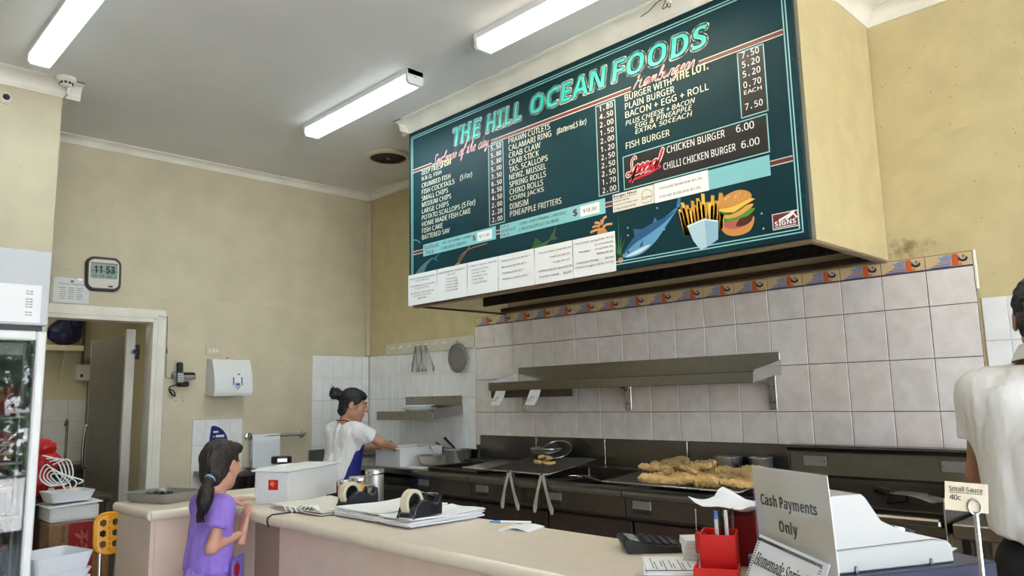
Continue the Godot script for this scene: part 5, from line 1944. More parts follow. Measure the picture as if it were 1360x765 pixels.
func build_bench_things() -> void:
	# batter tub
	var t := thing("plastic_tub", "large translucent plastic tub of white batter under the woman's hands", "tub", Vector3(-0.36, 0.916, 1.10))
	var st := new_st()
	var hx := 0.195
	var hz := 0.155
	for s in [-1, 1]:
		box(st, Vector3(s * hx, 0.065, 0), Vector3(0.004, 0.13, hz * 2), 0.0015)
		box(st, Vector3(0, 0.065, s * hz), Vector3(hx * 2, 0.13, 0.004), 0.0015)
	box(st, Vector3(0, 0.002, 0), Vector3(hx * 2, 0.004, hz * 2))
	part("walls", st, mats.frosted, t)
	st = new_st()
	var rim := round_rect(hx * 2 + 0.02, hz * 2 + 0.02, 0.02)
	var c := []
	for p in rim:
		c.append(Vector3(p.x, 0.131, p.y))
	tube(st, c, 0.005, 8, false, true)
	part("rim", st, mats.white_plastic, t)
	st = new_st()
	var n := FastNoiseLite.new()
	n.seed = 4
	n.frequency = 9.0
	var grid := []
	for i in 14:
		var row := []
		for j in 14:
			var x := -hx + 0.006 + (hx * 2 - 0.012) * j / 13.0
			var z := hz - 0.006 - (hz * 2 - 0.012) * i / 13.0
			row.append(Vector3(x, 0.074 + 0.022 * n.get_noise_2d(x * 1.4, z * 1.4), z))
		grid.append(row)
	sheet(st, grid, 0.002)
	span(st, Vector3(-hx + 0.004, 0.005, -hz + 0.004), Vector3(hx - 0.004, 0.058, hz - 0.004))
	part("batter", st, mat("flour", Color(0.86, 0.82, 0.76), 0.9), t)
	# cloth under the tub and bowl
	t = thing("bench_cloth", "flat white cloth lying on the bench under the mixing bowl", "cloth", Vector3(-0.36, 0.9155, 1.39))
	st = new_st()
	box(st, Vector3(0, 0.002, 0), Vector3(0.36, 0.004, 0.23), 0.0015)
	part("cloth", st, mats.warm_paper, t)
	# mixing bowl with a handle sticking out
	t = thing("mixing_bowl", "shallow steel mixing bowl with a steel handle sticking out on the bench", "bowl", Vector3(-0.37, 0.920, 1.40))
	st = new_st()
	lathe(st, [Vector2(0, 0), Vector2(0.06, 0), Vector2(0.085, 0.02), Vector2(0.115, 0.075), Vector2(0.122, 0.078), Vector2(0.110, 0.073), Vector2(0.08, 0.022), Vector2(0, 0.004)], 36)
	part("bowl", st, mats.bright_steel, t)
	st = new_st()
	lathe(st, [Vector2(0, 0.046), Vector2(0.094, 0.046), Vector2(0.094, 0.048), Vector2(0.0, 0.054)], 30)
	part("batter", st, mats.flour, t)
	st = new_st()
	box(st, Vector3(0.02, 0.095, -0.02), Vector3(0.02, 0.12, 0.006), 0.002, Basis(Vector3(1, 0, 0), -0.75))
	part("spoon_handle", st, mats.steel, t)
	# saucepan with black-handled ladle
	t = thing("stock_pot", "wide aluminium saucepan with a long handle standing in the bench corner", "pot", Vector3(-0.135, 0.9165, 1.405))
	st = new_st()
	lathe(st, [Vector2(0, 0), Vector2(0.085, 0), Vector2(0.098, 0.012), Vector2(0.104, 0.105), Vector2(0.108, 0.108), Vector2(0.101, 0.107), Vector2(0.094, 0.014), Vector2(0, 0.004)], 40)
	part("body", st, mats.bright_steel, t)
	st = new_st()
	tube(st, [Vector3(-0.02, 0.095, -0.10), Vector3(-0.03, 0.125, -0.14), Vector3(-0.03, 0.15, -0.22)], [0.008, 0.008, 0.010], 8)
	part("handle", st, mats.steel, t)
	t = thing("ladle", "black-handled ladle leaning in the saucepan on the bench", "ladle", Vector3(-0.135, 0.935, 1.405))
	st = new_st()
	tube(st, [Vector3(0.03, 0.02, 0.06), Vector3(-0.01, 0.095, -0.02)], 0.0045, 8)
	part("shaft", st, mats.bright_steel, t)
	st = new_st()
	tube(st, [Vector3(-0.01, 0.095, -0.02), Vector3(-0.048, 0.175, -0.098)], [0.008, 0.0105], 10)
	part("grip", st, mats.black_plastic, t)
	st = new_st()
	lathe(st, [Vector2(0, 0), Vector2(0.02, 0.004), Vector2(0.026, 0.018), Vector2(0.024, 0.018), Vector2(0, 0.004)], 16, Transform3D(Basis.IDENTITY, Vector3(0.03, 0.005, 0.06)))
	part("cup", st, mats.bright_steel, t)


# ---------------------------------------------------------------- on the door wall
func build_door_wall_things() -> void:
	# clock
	var t := thing("wall_clock", "digital wall clock with grey rim reading 11:53 above the doorway", "clock", Vector3(-2.25, 2.335, 0.0))
	t.rotation.z = 0.02
	var st := new_st()
	prism(st, round_rect(0.232, 0.245, 0.055, 6), 0.034, Transform3D(Basis.IDENTITY, Vector3(0, 0, 0.001)), 0.008)
	part("rim", st, mat("clock_grey", Color(0.22, 0.21, 0.20), 0.35), t)
	st = new_st()
	prism(st, round_rect(0.196, 0.205, 0.04, 6), 0.004, Transform3D(Basis.IDENTITY, Vector3(0, 0, 0.035)))
	part("face", st, mat("clock_face", Color(0.78, 0.77, 0.73), 0.4), t)
	st = new_st()
	box(st, Vector3(0, 0.022, 0.0395), Vector3(0.174, 0.112, 0.003), 0.001)
	var lcd := part("display", st, mat("lcd", Color(0.52, 0.60, 0.57), 0.2), t)
	st = new_st()
	for e in [[-0.044, 0.02, 0.088, 0.004], [-0.044, 0.076, 0.174, 0.004]]:
		box(st, Vector3(0, e[1], 0.0415), Vector3(e[2] if e[2] > 0.1 else 0.174, e[3], 0.001))
	part("display_frame", st, mats.black_plastic, lcd)
	st = new_st()
	letters(st, "11 53", frame_z(-0.066, 0.004, 0.0412), 0.135, 0.052, bold, 0.0006)
	letters(st, "29 12 30.1", frame_z(-0.075, -0.026, 0.0412), 0.15, 0.017, mono, 0.0006)
	part("digits", st, mats.ink, lcd)
	st = new_st()
	box(st, Vector3(0.045, -0.088, 0.040), Vector3(0.03, 0.012, 0.004), 0.002)
	part("button", st, mats.clock_grey, t)
	# certificate in a plastic sleeve
	t = thing("certificate", "framed paper certificate in a shiny plastic sleeve over the door head", "certificate", Vector3(-2.44, 2.205, 0.001))
	st = new_st()
	box(st, Vector3(0, 0, 0.002), Vector3(0.225, 0.175, 0.003), 0.0008)
	part("sheet", st, mats.paper, t)
	st = new_st()
	letters(st, "Certificate of Registration", frame_z(-0.085, 0.035, 0.0037), 0.17, 0.015, serif, 0.0004, 0.2, 3.0)
	for i in 6:
		for k in 3:
			box(st, Vector3(-0.055 + k * 0.052, 0.016 - i * 0.015, 0.0038), Vector3([0.045, 0.03, 0.038][(i + k) % 3], 0.0035, 0.0004))
	prism(st, ngon(8, 0.012, 0.009), 0.0005, frame_z(0.0, 0.063, 0.0037))
	part("print", st, mats.grey_ink, t)
	var grid := []
	var n := FastNoiseLite.new()
	n.seed = 8
	n.frequency = 14.0
	for i in 12:
		var row := []
		for j in 14:
			var x := -0.115 + 0.23 * j / 13.0
			var y := -0.09 + 0.18 * i / 11.0
			row.append(Vector3(x, y, 0.006 + 0.0035 * n.get_noise_2d(x * 3.0, y * 4.0)))
		grid.append(row)
	st = new_st()
	sheet(st, grid, 0.0004)
	part("sleeve", st, mats.clear_plastic, t)
	# small green spray can edge on top of the door head, beside the pillar
	t = thing("green_bottle", "slim green bottle standing on the door head beside the pillar", "bottle", Vector3(-2.585, 2.1075, 0.012))
	st = new_st()
	lathe(st, [Vector2(0, 0), Vector2(0.014, 0), Vector2(0.0145, 0.19), Vector2(0.008, 0.21), Vector2(0.008, 0.235), Vector2(0, 0.235)], 16)
	part("bottle", st, mat("bottle_green", Color(0.30, 0.42, 0.12), 0.4), t)
	# cordless phone
	t = thing("cordless_phone", "silver and black cordless phone in a wall cradle beside the doorway", "phone", Vector3(-1.665, 1.60, 0.0))
	st = new_st()
	var base := PackedVector2Array([Vector2(-0.085, 0.012), Vector2(-0.075, -0.015), Vector2(-0.045, -0.04), Vector2(0.06, -0.042), Vector2(0.083, -0.028), Vector2(0.085, 0.0), Vector2(0.06, 0.028), Vector2(-0.07, 0.034)])
	prism(st, base, 0.03, Transform3D(Basis(Vector3.RIGHT, -1.0), Vector3(0, 0.005, 0.03)), 0.005)
	part("cradle", st, mat("phone_silver", Color(0.60, 0.60, 0.60), 0.35, 0.3), t)
	st = new_st()
	box(st, Vector3(0.02, 0.018, 0.045), Vector3(0.13, 0.05, 0.03), 0.008, Basis(Vector3.RIGHT, -0.6))
	box(st, Vector3(0.0, -0.048, 0.028), Vector3(0.08, 0.035, 0.05), 0.008)
	part("cradle_back", st, mats.black_plastic, t)
	st = new_st()
	box(st, Vector3(-0.042, 0.035, 0.075), Vector3(0.048, 0.16, 0.028), 0.01, Basis(Vector3.RIGHT, -0.12))
	var hs := part("handset", st, mats.dark_plastic, t)
	st = new_st()
	box(st, Vector3(-0.042, 0.0, 0.092), Vector3(0.044, 0.075, 0.006), 0.002, Basis(Vector3.RIGHT, -0.12))
	part("keypad_plate", st, mats.phone_silver, hs)
	st = new_st()
	box(st, Vector3(-0.042, 0.08, 0.082), Vector3(0.036, 0.034, 0.006), 0.002, Basis(Vector3.RIGHT, -0.12))
	part("screen", st, mat("phone_lcd", Color(0.20, 0.25, 0.26), 0.15), hs)
	for i in 12:
		st = new_st()
		box(st, Vector3(-0.056 + (i % 3) * 0.014, 0.024 - int(i / 3.0) * 0.016, 0.0955 + int(i / 3.0) * 0.0018), Vector3(0.009, 0.008, 0.003), 0.001)
		part("key", st, mats.white_plastic, hs)
	st = new_st()
	box(st, Vector3(0.04, 0.002, 0.062), Vector3(0.03, 0.012, 0.006), 0.002, Basis(Vector3.RIGHT, -1.0))
	part("button", st, mats.black_plastic, t)
	st = new_st()
	tube(st, smooth_path([Vector3(-0.04, -0.05, 0.02), Vector3(-0.09, -0.07, 0.015), Vector3(-0.085, -0.11, 0.02), Vector3(-0.05, -0.135, 0.02), Vector3(-0.06, -0.10, 0.025), Vector3(-0.09, -0.085, 0.02), Vector3(-0.06, -0.13, 0.015), Vector3(-0.045, -0.125, 0.015)], 5), 0.0045, 6)
	part("coiled_cord", st, mats.black_plastic, t)
	# thin telephone wire that climbs beside the architrave
	t = thing("telephone_wire", "thin dark telephone wire running up the wall beside the door frame", "wire", Vector3.ZERO)
	st = new_st()
	tube(st, smooth_path([Vector3(-1.70, 1.605, 0.012), Vector3(-1.76, 1.60, 0.005), Vector3(-1.782, 1.62, 0.004), Vector3(-1.783, 1.75, 0.003), Vector3(-1.786, 2.03, 0.003), Vector3(-1.79, 2.048, 0.003), Vector3(-1.80, 2.052, 0.02), Vector3(-1.86, 2.06, 0.021)], 4), 0.0016, 6)
	part("wire", st, mats.ink, t)
	st = new_st()
	box(st, Vector3(-1.783, 1.80, 0.005), Vector3(0.007, 0.035, 0.007), 0.001)
	part("clip", st, mats.ink, t)
	# socket plate
	t = thing("socket_plate", "cream electrical plate with three round sockets above the towel dispenser", "socket", Vector3(-1.432, 1.815, 0.0))
	st = new_st()
	box(st, Vector3(0, 0, 0.006), Vector3(0.118, 0.07, 0.01), 0.003)
	part("plate", st, mats.cream_paint, t)
	for i in 3:
		st = new_st()
		lathe(st, [Vector2(0.015, 0.0), Vector2(0.015, 0.003), Vector2(0.012, 0.004), Vector2(0.011, 0.0015), Vector2(0, 0.0015)], 18, Transform3D(Basis(Vector3.RIGHT, PI / 2), Vector3(-0.028 + i * 0.028, 0, 0.0105)))
		part("socket", st, mats.trim_paint, t)
	# paper towel dispenser
	t = thing("towel_dispenser", "white curved paper towel dispenser with blue arrow label on the wall", "dispenser", Vector3(-1.33, 1.605, 0.0))
	st = new_st()
	var pr := PackedVector2Array([Vector2(0, -0.14), Vector2(0.155, -0.145), Vector2(0.165, -0.12)])
	for i in 7:
		var a := i / 6.0
		pr.append(Vector2(0.168 - 0.065 * a * a, -0.10 + 0.235 * a))
	pr.append_array([Vector2(0.06, 0.143), Vector2(0, 0.145)])
	prism(st, pr, 0.30, Transform3D(Basis(Vector3(0, 0, 1), Vector3(0, 1, 0), Vector3(-1, 0, 0)), Vector3(0.15, 0, 0.001)), 0.004)
	part("cover", st, mats.white_plastic, t)
	st = new_st()
	box(st, Vector3(0, 0.148, 0.035), Vector3(0.018, 0.02, 0.012), 0.004)
	part("lock", st, mats.aluminium, t)
	st = new_st()
	var lean := Basis(Vector3.RIGHT, -0.13)
	box(st, Vector3(0.028, -0.005, 0.1655), Vector3(0.085, 0.085, 0.001), 0.0, lean)
	var lb := part("label", st, mats.paper, t)
	st = new_st()
	var lx := Transform3D(lean, Vector3(0.028, -0.005, 0.1662))
	for s in [-1, 1]:
		prism(st, pv([[s * 0.038, -0.06], [s * 0.03, -0.06], [s * 0.026, 0.0], [s * 0.036, 0.004]]), 0.0005, lx)
	prism(st, pv([[-0.016, -0.045], [0.016, -0.045], [0.016, -0.06], [-0.016, -0.06]]), 0.0005, lx)
	part("label_print", st, mat("label_blue", Color(0.10, 0.30, 0.62), 0.5), lb)
	st = new_st()
	prism(st, pv([[-0.026, -0.062], [0.026, -0.062], [0.0, -0.10]]), 0.0008, lx)
	part("arrow", st, mat("arrow_grey", Color(0.66, 0.66, 0.66), 0.6), lb)
	st = new_st()
	letters(st, "◦◦ >", lx * frame_z(0.0, 0.02, 0.0), 0.03, 0.01, sans, 0.0005)
	box(st, Vector3(0.028, 0.028, 0.161), Vector3(0.06, 0.002, 0.001), 0.0, lean)
	part("label_marks", st, mats.grey_ink, lb)
	# small holes and scuffs under the phone
	t = thing("wall_holes", "three small screw holes in the wall below the phone", "holes", Vector3(-1.70, 1.43, 0.0))
	for p in [Vector2(0, 0), Vector2(0.05, 0.002), Vector2(0.045, 0.03)]:
		st = new_st()
		lathe(st, [Vector2(0.004, 0.0006), Vector2(0, 0.0008)], 10, Transform3D(Basis(Vector3.RIGHT, PI / 2), Vector3(p.x, p.y, 0.0)))
		part("hole", st, mats.black, t)
	# hand basin
	t = thing("hand_basin", "small stainless steel hand basin with tap on the door wall", "basin", Vector3(-1.35, 0.865, 0.005))
	st = new_st()
	var outer := round_rect(0.42, 0.33, 0.03, 4)
	var inner := round_rect(0.33, 0.22, 0.05, 4)
	var rows := []
	for lay in [[outer, 0.0, 0.0], [outer, 0.04, 0.0], [inner, 0.04, 0.035], [inner, -0.10, 0.035]]:
		var row := []
		for q in lay[0]:
			row.append(Vector3(q.x, lay[1], q.y * (0.75 if lay[1] < -0.05 else 1.0) + 0.168 + lay[2]))
		rows.append(row)
	st.set_smooth_group(-1)
	for i in 3:
		for k in rows[i].size():
			var k2: int = (k + 1) % rows[i].size()
			quad(st, rows[i][k], rows[i + 1][k], rows[i + 1][k2], rows[i][k2])
	for k in rows[3].size():
		tri(st, Vector3(0, -0.105, 0.2), rows[3][(k + 1) % rows[3].size()], rows[3][k])
	part("bowl", st, mats.steel, t)
	st = new_st()
	for k in outer.size():
		pass
	lathe(st, [Vector2(0, -0.13), Vector2(0.10, -0.125), Vector2(0.15, -0.10), Vector2(0.165, -0.02), Vector2(0.16, 0.0)], 24, Transform3D(Basis.IDENTITY.scaled(Vector3(1, 1, 0.72)), Vector3(0, 0, 0.20)))
	part("bowl_underside", st, mats.greasy_steel, t)
	st = new_st()
	box(st, Vector3(-0.10, 0.10, 0.02), Vector3(0.12, 0.10, 0.025), 0.01)
	tube(st, smooth_path([Vector3(-0.10, 0.045, 0.05), Vector3(-0.10, 0.13, 0.06), Vector3(-0.09, 0.15, 0.10), Vector3(-0.08, 0.12, 0.15), Vector3(-0.08, 0.09, 0.155)], 4), 0.011, 10)
	part("tap", st, mats.chrome, t)
	st = new_st()
	tube(st, smooth_path([Vector3(-0.05, -0.12, 0.2), Vector3(-0.05, -0.25, 0.2), Vector3(-0.07, -0.3, 0.12), Vector3(-0.07, -0.3, 0.01)], 4), 0.018, 10)
	part("waste_pipe", st, mats.white_plastic, t)
	t = thing("hand_wash_sign", "dark blue pear-shaped plastic hand wash sign on the basin tiles", "sign", Vector3(-1.375, 1.13, 0.0095))
	st = new_st()
	prism(st, curve_poly([[-0.065, -0.09], [-0.06, 0.05], [-0.045, 0.105], [0.03, 0.075], [0.075, 0.0], [0.06, -0.09], [0.0, -0.10]]), 0.004)
	part("plaque", st, mat("sign_blue", Color(0.10, 0.11, 0.42), 0.3), t)
	st = new_st()
	box(st, Vector3(-0.02, 0.058, 0.0045), Vector3(0.04, 0.014, 0.001))
	box(st, Vector3(0.015, 0.025, 0.0045), Vector3(0.065, 0.018, 0.001))
	box(st, Vector3(-0.034, 0.022, 0.0045), Vector3(0.016, 0.006, 0.001))
	part("lettering", st, mats.paper, t)
	st = new_st()
	prism(st, curve_poly([[-0.05, -0.085], [-0.045, -0.02], [-0.01, 0.0], [0.03, -0.02], [0.04, -0.085]]), 0.001, frame_z(0, 0, 0.0042))
	part("hand_drawing", st, mat("pale_sign_blue", Color(0.35, 0.62, 0.82), 0.3), t)
	# towel rail and towel
	t = thing("towel_rail", "chrome grab rail with round end flanges on the door wall", "rail", Vector3(0, 0, 0))
	st = new_st()
	tube(st, smooth_path([Vector3(-1.125, 1.135, 0.004), Vector3(-1.12, 1.135, 0.05), Vector3(-1.09, 1.135, 0.062), Vector3(-0.70, 1.14, 0.062), Vector3(-0.67, 1.14, 0.05), Vector3(-0.665, 1.14, 0.004)], 4), 0.0135, 12)
	part("bar", st, mats.chrome, t)
	for x in [-1.125, -0.665]:
		st = new_st()
		lathe(st, [Vector2(0.034, 0), Vector2(0.034, 0.006), Vector2(0.028, 0.012), Vector2(0.015, 0.014)], 24, Transform3D(Basis(Vector3.RIGHT, PI / 2), Vector3(x, 1.137, 0.0005)))
		part("flange", st, mats.chrome, t)
	st = new_st()
	box(st, Vector3(-0.885, 1.09, 0.03), Vector3(0.014, 0.03, 0.05), 0.003)
	part("hook", st, mats.black_plastic, t)
	t = thing("towel", "white cloth towel draped over the chrome grab rail", "towel", Vector3(-1.01, 1.137, 0.062))
	st = new_st()
	for half in 2:
		grid = []
		for i in 14:
			var row := []
			for j in 12:
				var u := j / 11.0 - 0.5
				var f := i / 13.0
				var fold := 0.006 * sin(u * 16.0 + half) * f
				var a := f * 8.0
				var y := 0.015 - f * (0.44 if half == 0 else 0.2)
				var z := (0.018 + fold + 0.010 * f) if half == 0 else -0.018 + 0.3 * fold
				if i == 0:
					y = 0.0175
					z = 0.0
				elif i == 1:
					z = 0.013 if half == 0 else -0.013
					y = 0.010
				row.append(Vector3(u * (0.235 - 0.03 * f * (1.0 - f)), y, z))
			if half == 1:
				row.reverse()
			grid.append(row)
		sheet(st, grid, 0.002)
	part("cloth", st, mat("towel_white", Color(0.85, 0.865, 0.875), 0.95), t)


# ---------------------------------------------------------------- the counter
const CY := 0.95


func edge_strip(st: SurfaceTool, a: Vector3, b: Vector3, out: Vector3, th: float, r: float) -> void:  # rounded lip along a..b of a top whose upper face is at a.y
	var prev := []
	for i in 9:
		var t := PI * i / 8.0
		prev.append(out * (sin(t) * r) + Vector3.UP * (-th * 0.5 + cos(t) * th * 0.5))
	st.set_smooth_group(3)
	for i in 8:
		quad(st, a + prev[i], a + prev[i + 1], b + prev[i + 1], b + prev[i])
	st.set_smooth_group(-1)
	for e in [a, b]:
		for i in 8:
			tri(st, e + Vector3.DOWN * th * 0.5, e + prev[i], e + prev[i + 1])


func build_counter() -> void:
	var th := 0.042
	# corner counter: an L
	var t := thing("corner_counter", "cream laminate corner counter that the girl leans on", "counter", Vector3.ZERO)
	var st := new_st()
	span(st, Vector3(-2.652, CY - th, 1.88), Vector3(-2.37, CY, 2.348))
	span(st, Vector3(-2.37, CY - th, 1.88), Vector3(-1.90, CY, 2.905))
	edge_strip(st, Vector3(-2.652, CY, 2.348), Vector3(-2.37, CY, 2.348), Vector3(0, 0, 1), th, 0.014)
	edge_strip(st, Vector3(-2.37, CY, 2.348), Vector3(-2.37, CY, 2.905), Vector3(-1, 0, 0), th, 0.02)
	edge_strip(st, Vector3(-2.652, CY, 1.88), Vector3(-2.652, CY, 2.348), Vector3(-1, 0, 0), th, 0.014)
	part("top", st, mats.laminate, t)
	st = new_st()
	span(st, Vector3(-2.6255, 0.0, 2.31), Vector3(-2.34, CY - th, 2.33), 0.001)
	part("front_panel", st, mats.counter_front, t)
	st = new_st()
	span(st, Vector3(-2.645, 0.0, 1.90), Vector3(-2.626, CY - th, 2.33), 0.001)
	part("end_panel", st, mats.counter_front, t)
	st = new_st()
	span(st, Vector3(-2.339, 0.0, 2.331), Vector3(-2.32, CY - th, 2.68), 0.001)
	part("front_panel", st, mats.counter_front, t)
	st = new_st()
	span(st, Vector3(-2.338, 0.0, 2.682), Vector3(-2.30, CY - th, 2.90), 0.001)
	part("corner_post", st, mat("panel_brown", Color(0.62, 0.52, 0.46), 0.4), t)
	st = new_st()
	span(st, Vector3(-2.625, 0.0, 1.90), Vector3(-1.93, CY - th, 1.92))
	span(st, Vector3(-1.95, 0.0, 1.92), Vector3(-1.93, CY - th, 2.90))
	part("back_panel", st, mats.counter_front, t)
	# long counter
	t = thing("service_counter", "long cream laminate service counter across the foreground", "counter", Vector3.ZERO)
	st = new_st()
	span(st, Vector3(-2.37, CY - th, 2.91), Vector3(-1.90, CY, 5.9))
	edge_strip(st, Vector3(-2.37, CY, 2.91), Vector3(-2.37, CY, 5.9), Vector3(-1, 0, 0), th, 0.02)
	part("top", st, mats.laminate, t)
	st = new_st()
	span(st, Vector3(-2.345, 0.0, 2.915), Vector3(-2.325, CY - th, 5.88), 0.001)
	part("front_panel", st, mats.counter_front, t)
	st = new_st()
	span(st, Vector3(-1.95, 0.0, 2.915), Vector3(-1.93, CY - th, 5.88), 0.001)
	part("back_panel", st, mats.counter_front, t)
	st = new_st()
	span(st, Vector3(-2.324, 0.0, 5.86), Vector3(-1.951, CY - th, 5.88), 0.001)
	part("end_panel", st, mats.counter_front, t)
	# dark joint strip between the two tops
	t = thing("joint_strip", "black metal joint strip bent over the counter edge between the two tops", "strip", Vector3.ZERO)
	st = new_st()
	var pts := [Vector3(-2.20, CY + 0.002, 2.903), Vector3(-2.375, CY + 0.002, 2.903), Vector3(-2.392, CY - 0.008, 2.903), Vector3(-2.394, CY - 0.022, 2.903), Vector3(-2.388, CY - 0.044, 2.903)]
	tube(st, pts, 0.0035, 6)
	part("strip", st, mats.black_plastic, t)


func paper_pile(t: Node3D, w: float, d: float, layers: int, lift: float, material: Material, sd: int) -> void:  # sheets of wrapping paper: w along x, d along z
	var r := RandomNumberGenerator.new()
	r.seed = sd
	for k in layers:
		var st := new_st()
		var grid := []
		var ox := r.randf_range(-0.006, 0.006)
		var oz := r.randf_range(-0.008, 0.008)
		var ph := r.randf_range(0, 6)
		for i in 9:
			var row := []
			for j in 9:
				var u := j / 8.0 - 0.5
				var v := 0.5 - i / 8.0
				var edge: float = pow(absf(u) * 2.0, 3.0) * 0.004 + pow(absf(v) * 2.0, 3.0) * 0.003
				var wave := (0.0025 * sin(u * 7.0 + ph) * cos(v * 6.0 + ph)) * (0.4 + 0.6 * k / layers)
				row.append(Vector3(u * w + ox, k * lift + 0.003 + wave + edge * (1.0 if k > layers - 3 else 0.4), v * d + oz))
			grid.append(row)
		sheet(st, grid, lift * 0.8)
		part("sheet", st, material, t)


func tape_dispenser(at: Vector3, turn: float, label: String) -> void:  # long side along local x
	var t := thing("tape_dispenser", label, "tape dispenser", at, turn, "tape dispensers on the paper")
	var st := new_st()
	t.scale = Vector3.ONE * 0.88
	var prof := PackedVector2Array([Vector2(-0.085, 0.0), Vector2(0.095, 0.0), Vector2(0.098, 0.03), Vector2(0.094, 0.075), Vector2(0.088, 0.078), Vector2(0.07, 0.05), Vector2(0.055, 0.046), Vector2(0.035, 0.055)])
	for i in 8:
		var a := PI * (0.35 + 0.62 * i / 7.0)
		prof.append(Vector2(-0.015 + cos(a) * 0.062, 0.012 + sin(a) * 0.056))
	prof.append(Vector2(-0.083, 0.012))
	prism(st, prof, 0.03, Transform3D(Basis.IDENTITY, Vector3(0, 0, 0.016)), 0.004)
	prism(st, prof, 0.014, Transform3D(Basis.IDENTITY, Vector3(0, 0, -0.046)), 0.003)
	box(st, Vector3(0.005, 0.012, 0.0), Vector3(0.17, 0.022, 0.062), 0.004)
	part("body", st, mats.dark_plastic, t)
	st = new_st()
	var hub := Transform3D(Basis(Vector3.RIGHT, PI / 2), Vector3(-0.032, 0.058, -0.028))
	lathe(st, [Vector2(0.050, 0), Vector2(0.053, 0.001), Vector2(0.053, 0.034), Vector2(0.050, 0.035), Vector2(0.038, 0.035), Vector2(0.038, 0), Vector2(0.050, 0)], 36, hub, false)
	part("tape_roll", st, mat("tape", Color(0.80, 0.77, 0.66), 0.35), t)
	st = new_st()
	lathe(st, [Vector2(0.037, 0.004), Vector2(0.037, 0.031), Vector2(0.024, 0.031), Vector2(0.022, 0.026), Vector2(0.010, 0.026), Vector2(0, 0.03)], 24, hub)
	part("hub", st, mats.black_plastic, t)
	st = new_st()
	box(st, Vector3(0.09, 0.078, 0.0), Vector3(0.004, 0.012, 0.05), 0.001)
	part("cutter", st, mats.steel, t)
	st = new_st()
	sheet(st, [[Vector3(-0.01, 0.105, -0.018), Vector3(-0.01, 0.105, 0.004)], [Vector3(0.05, 0.085, -0.018), Vector3(0.05, 0.085, 0.004)], [Vector3(0.09, 0.083, -0.018), Vector3(0.09, 0.083, 0.004)]], 0.0004)
	part("tape_end", st, mats.tape, t)


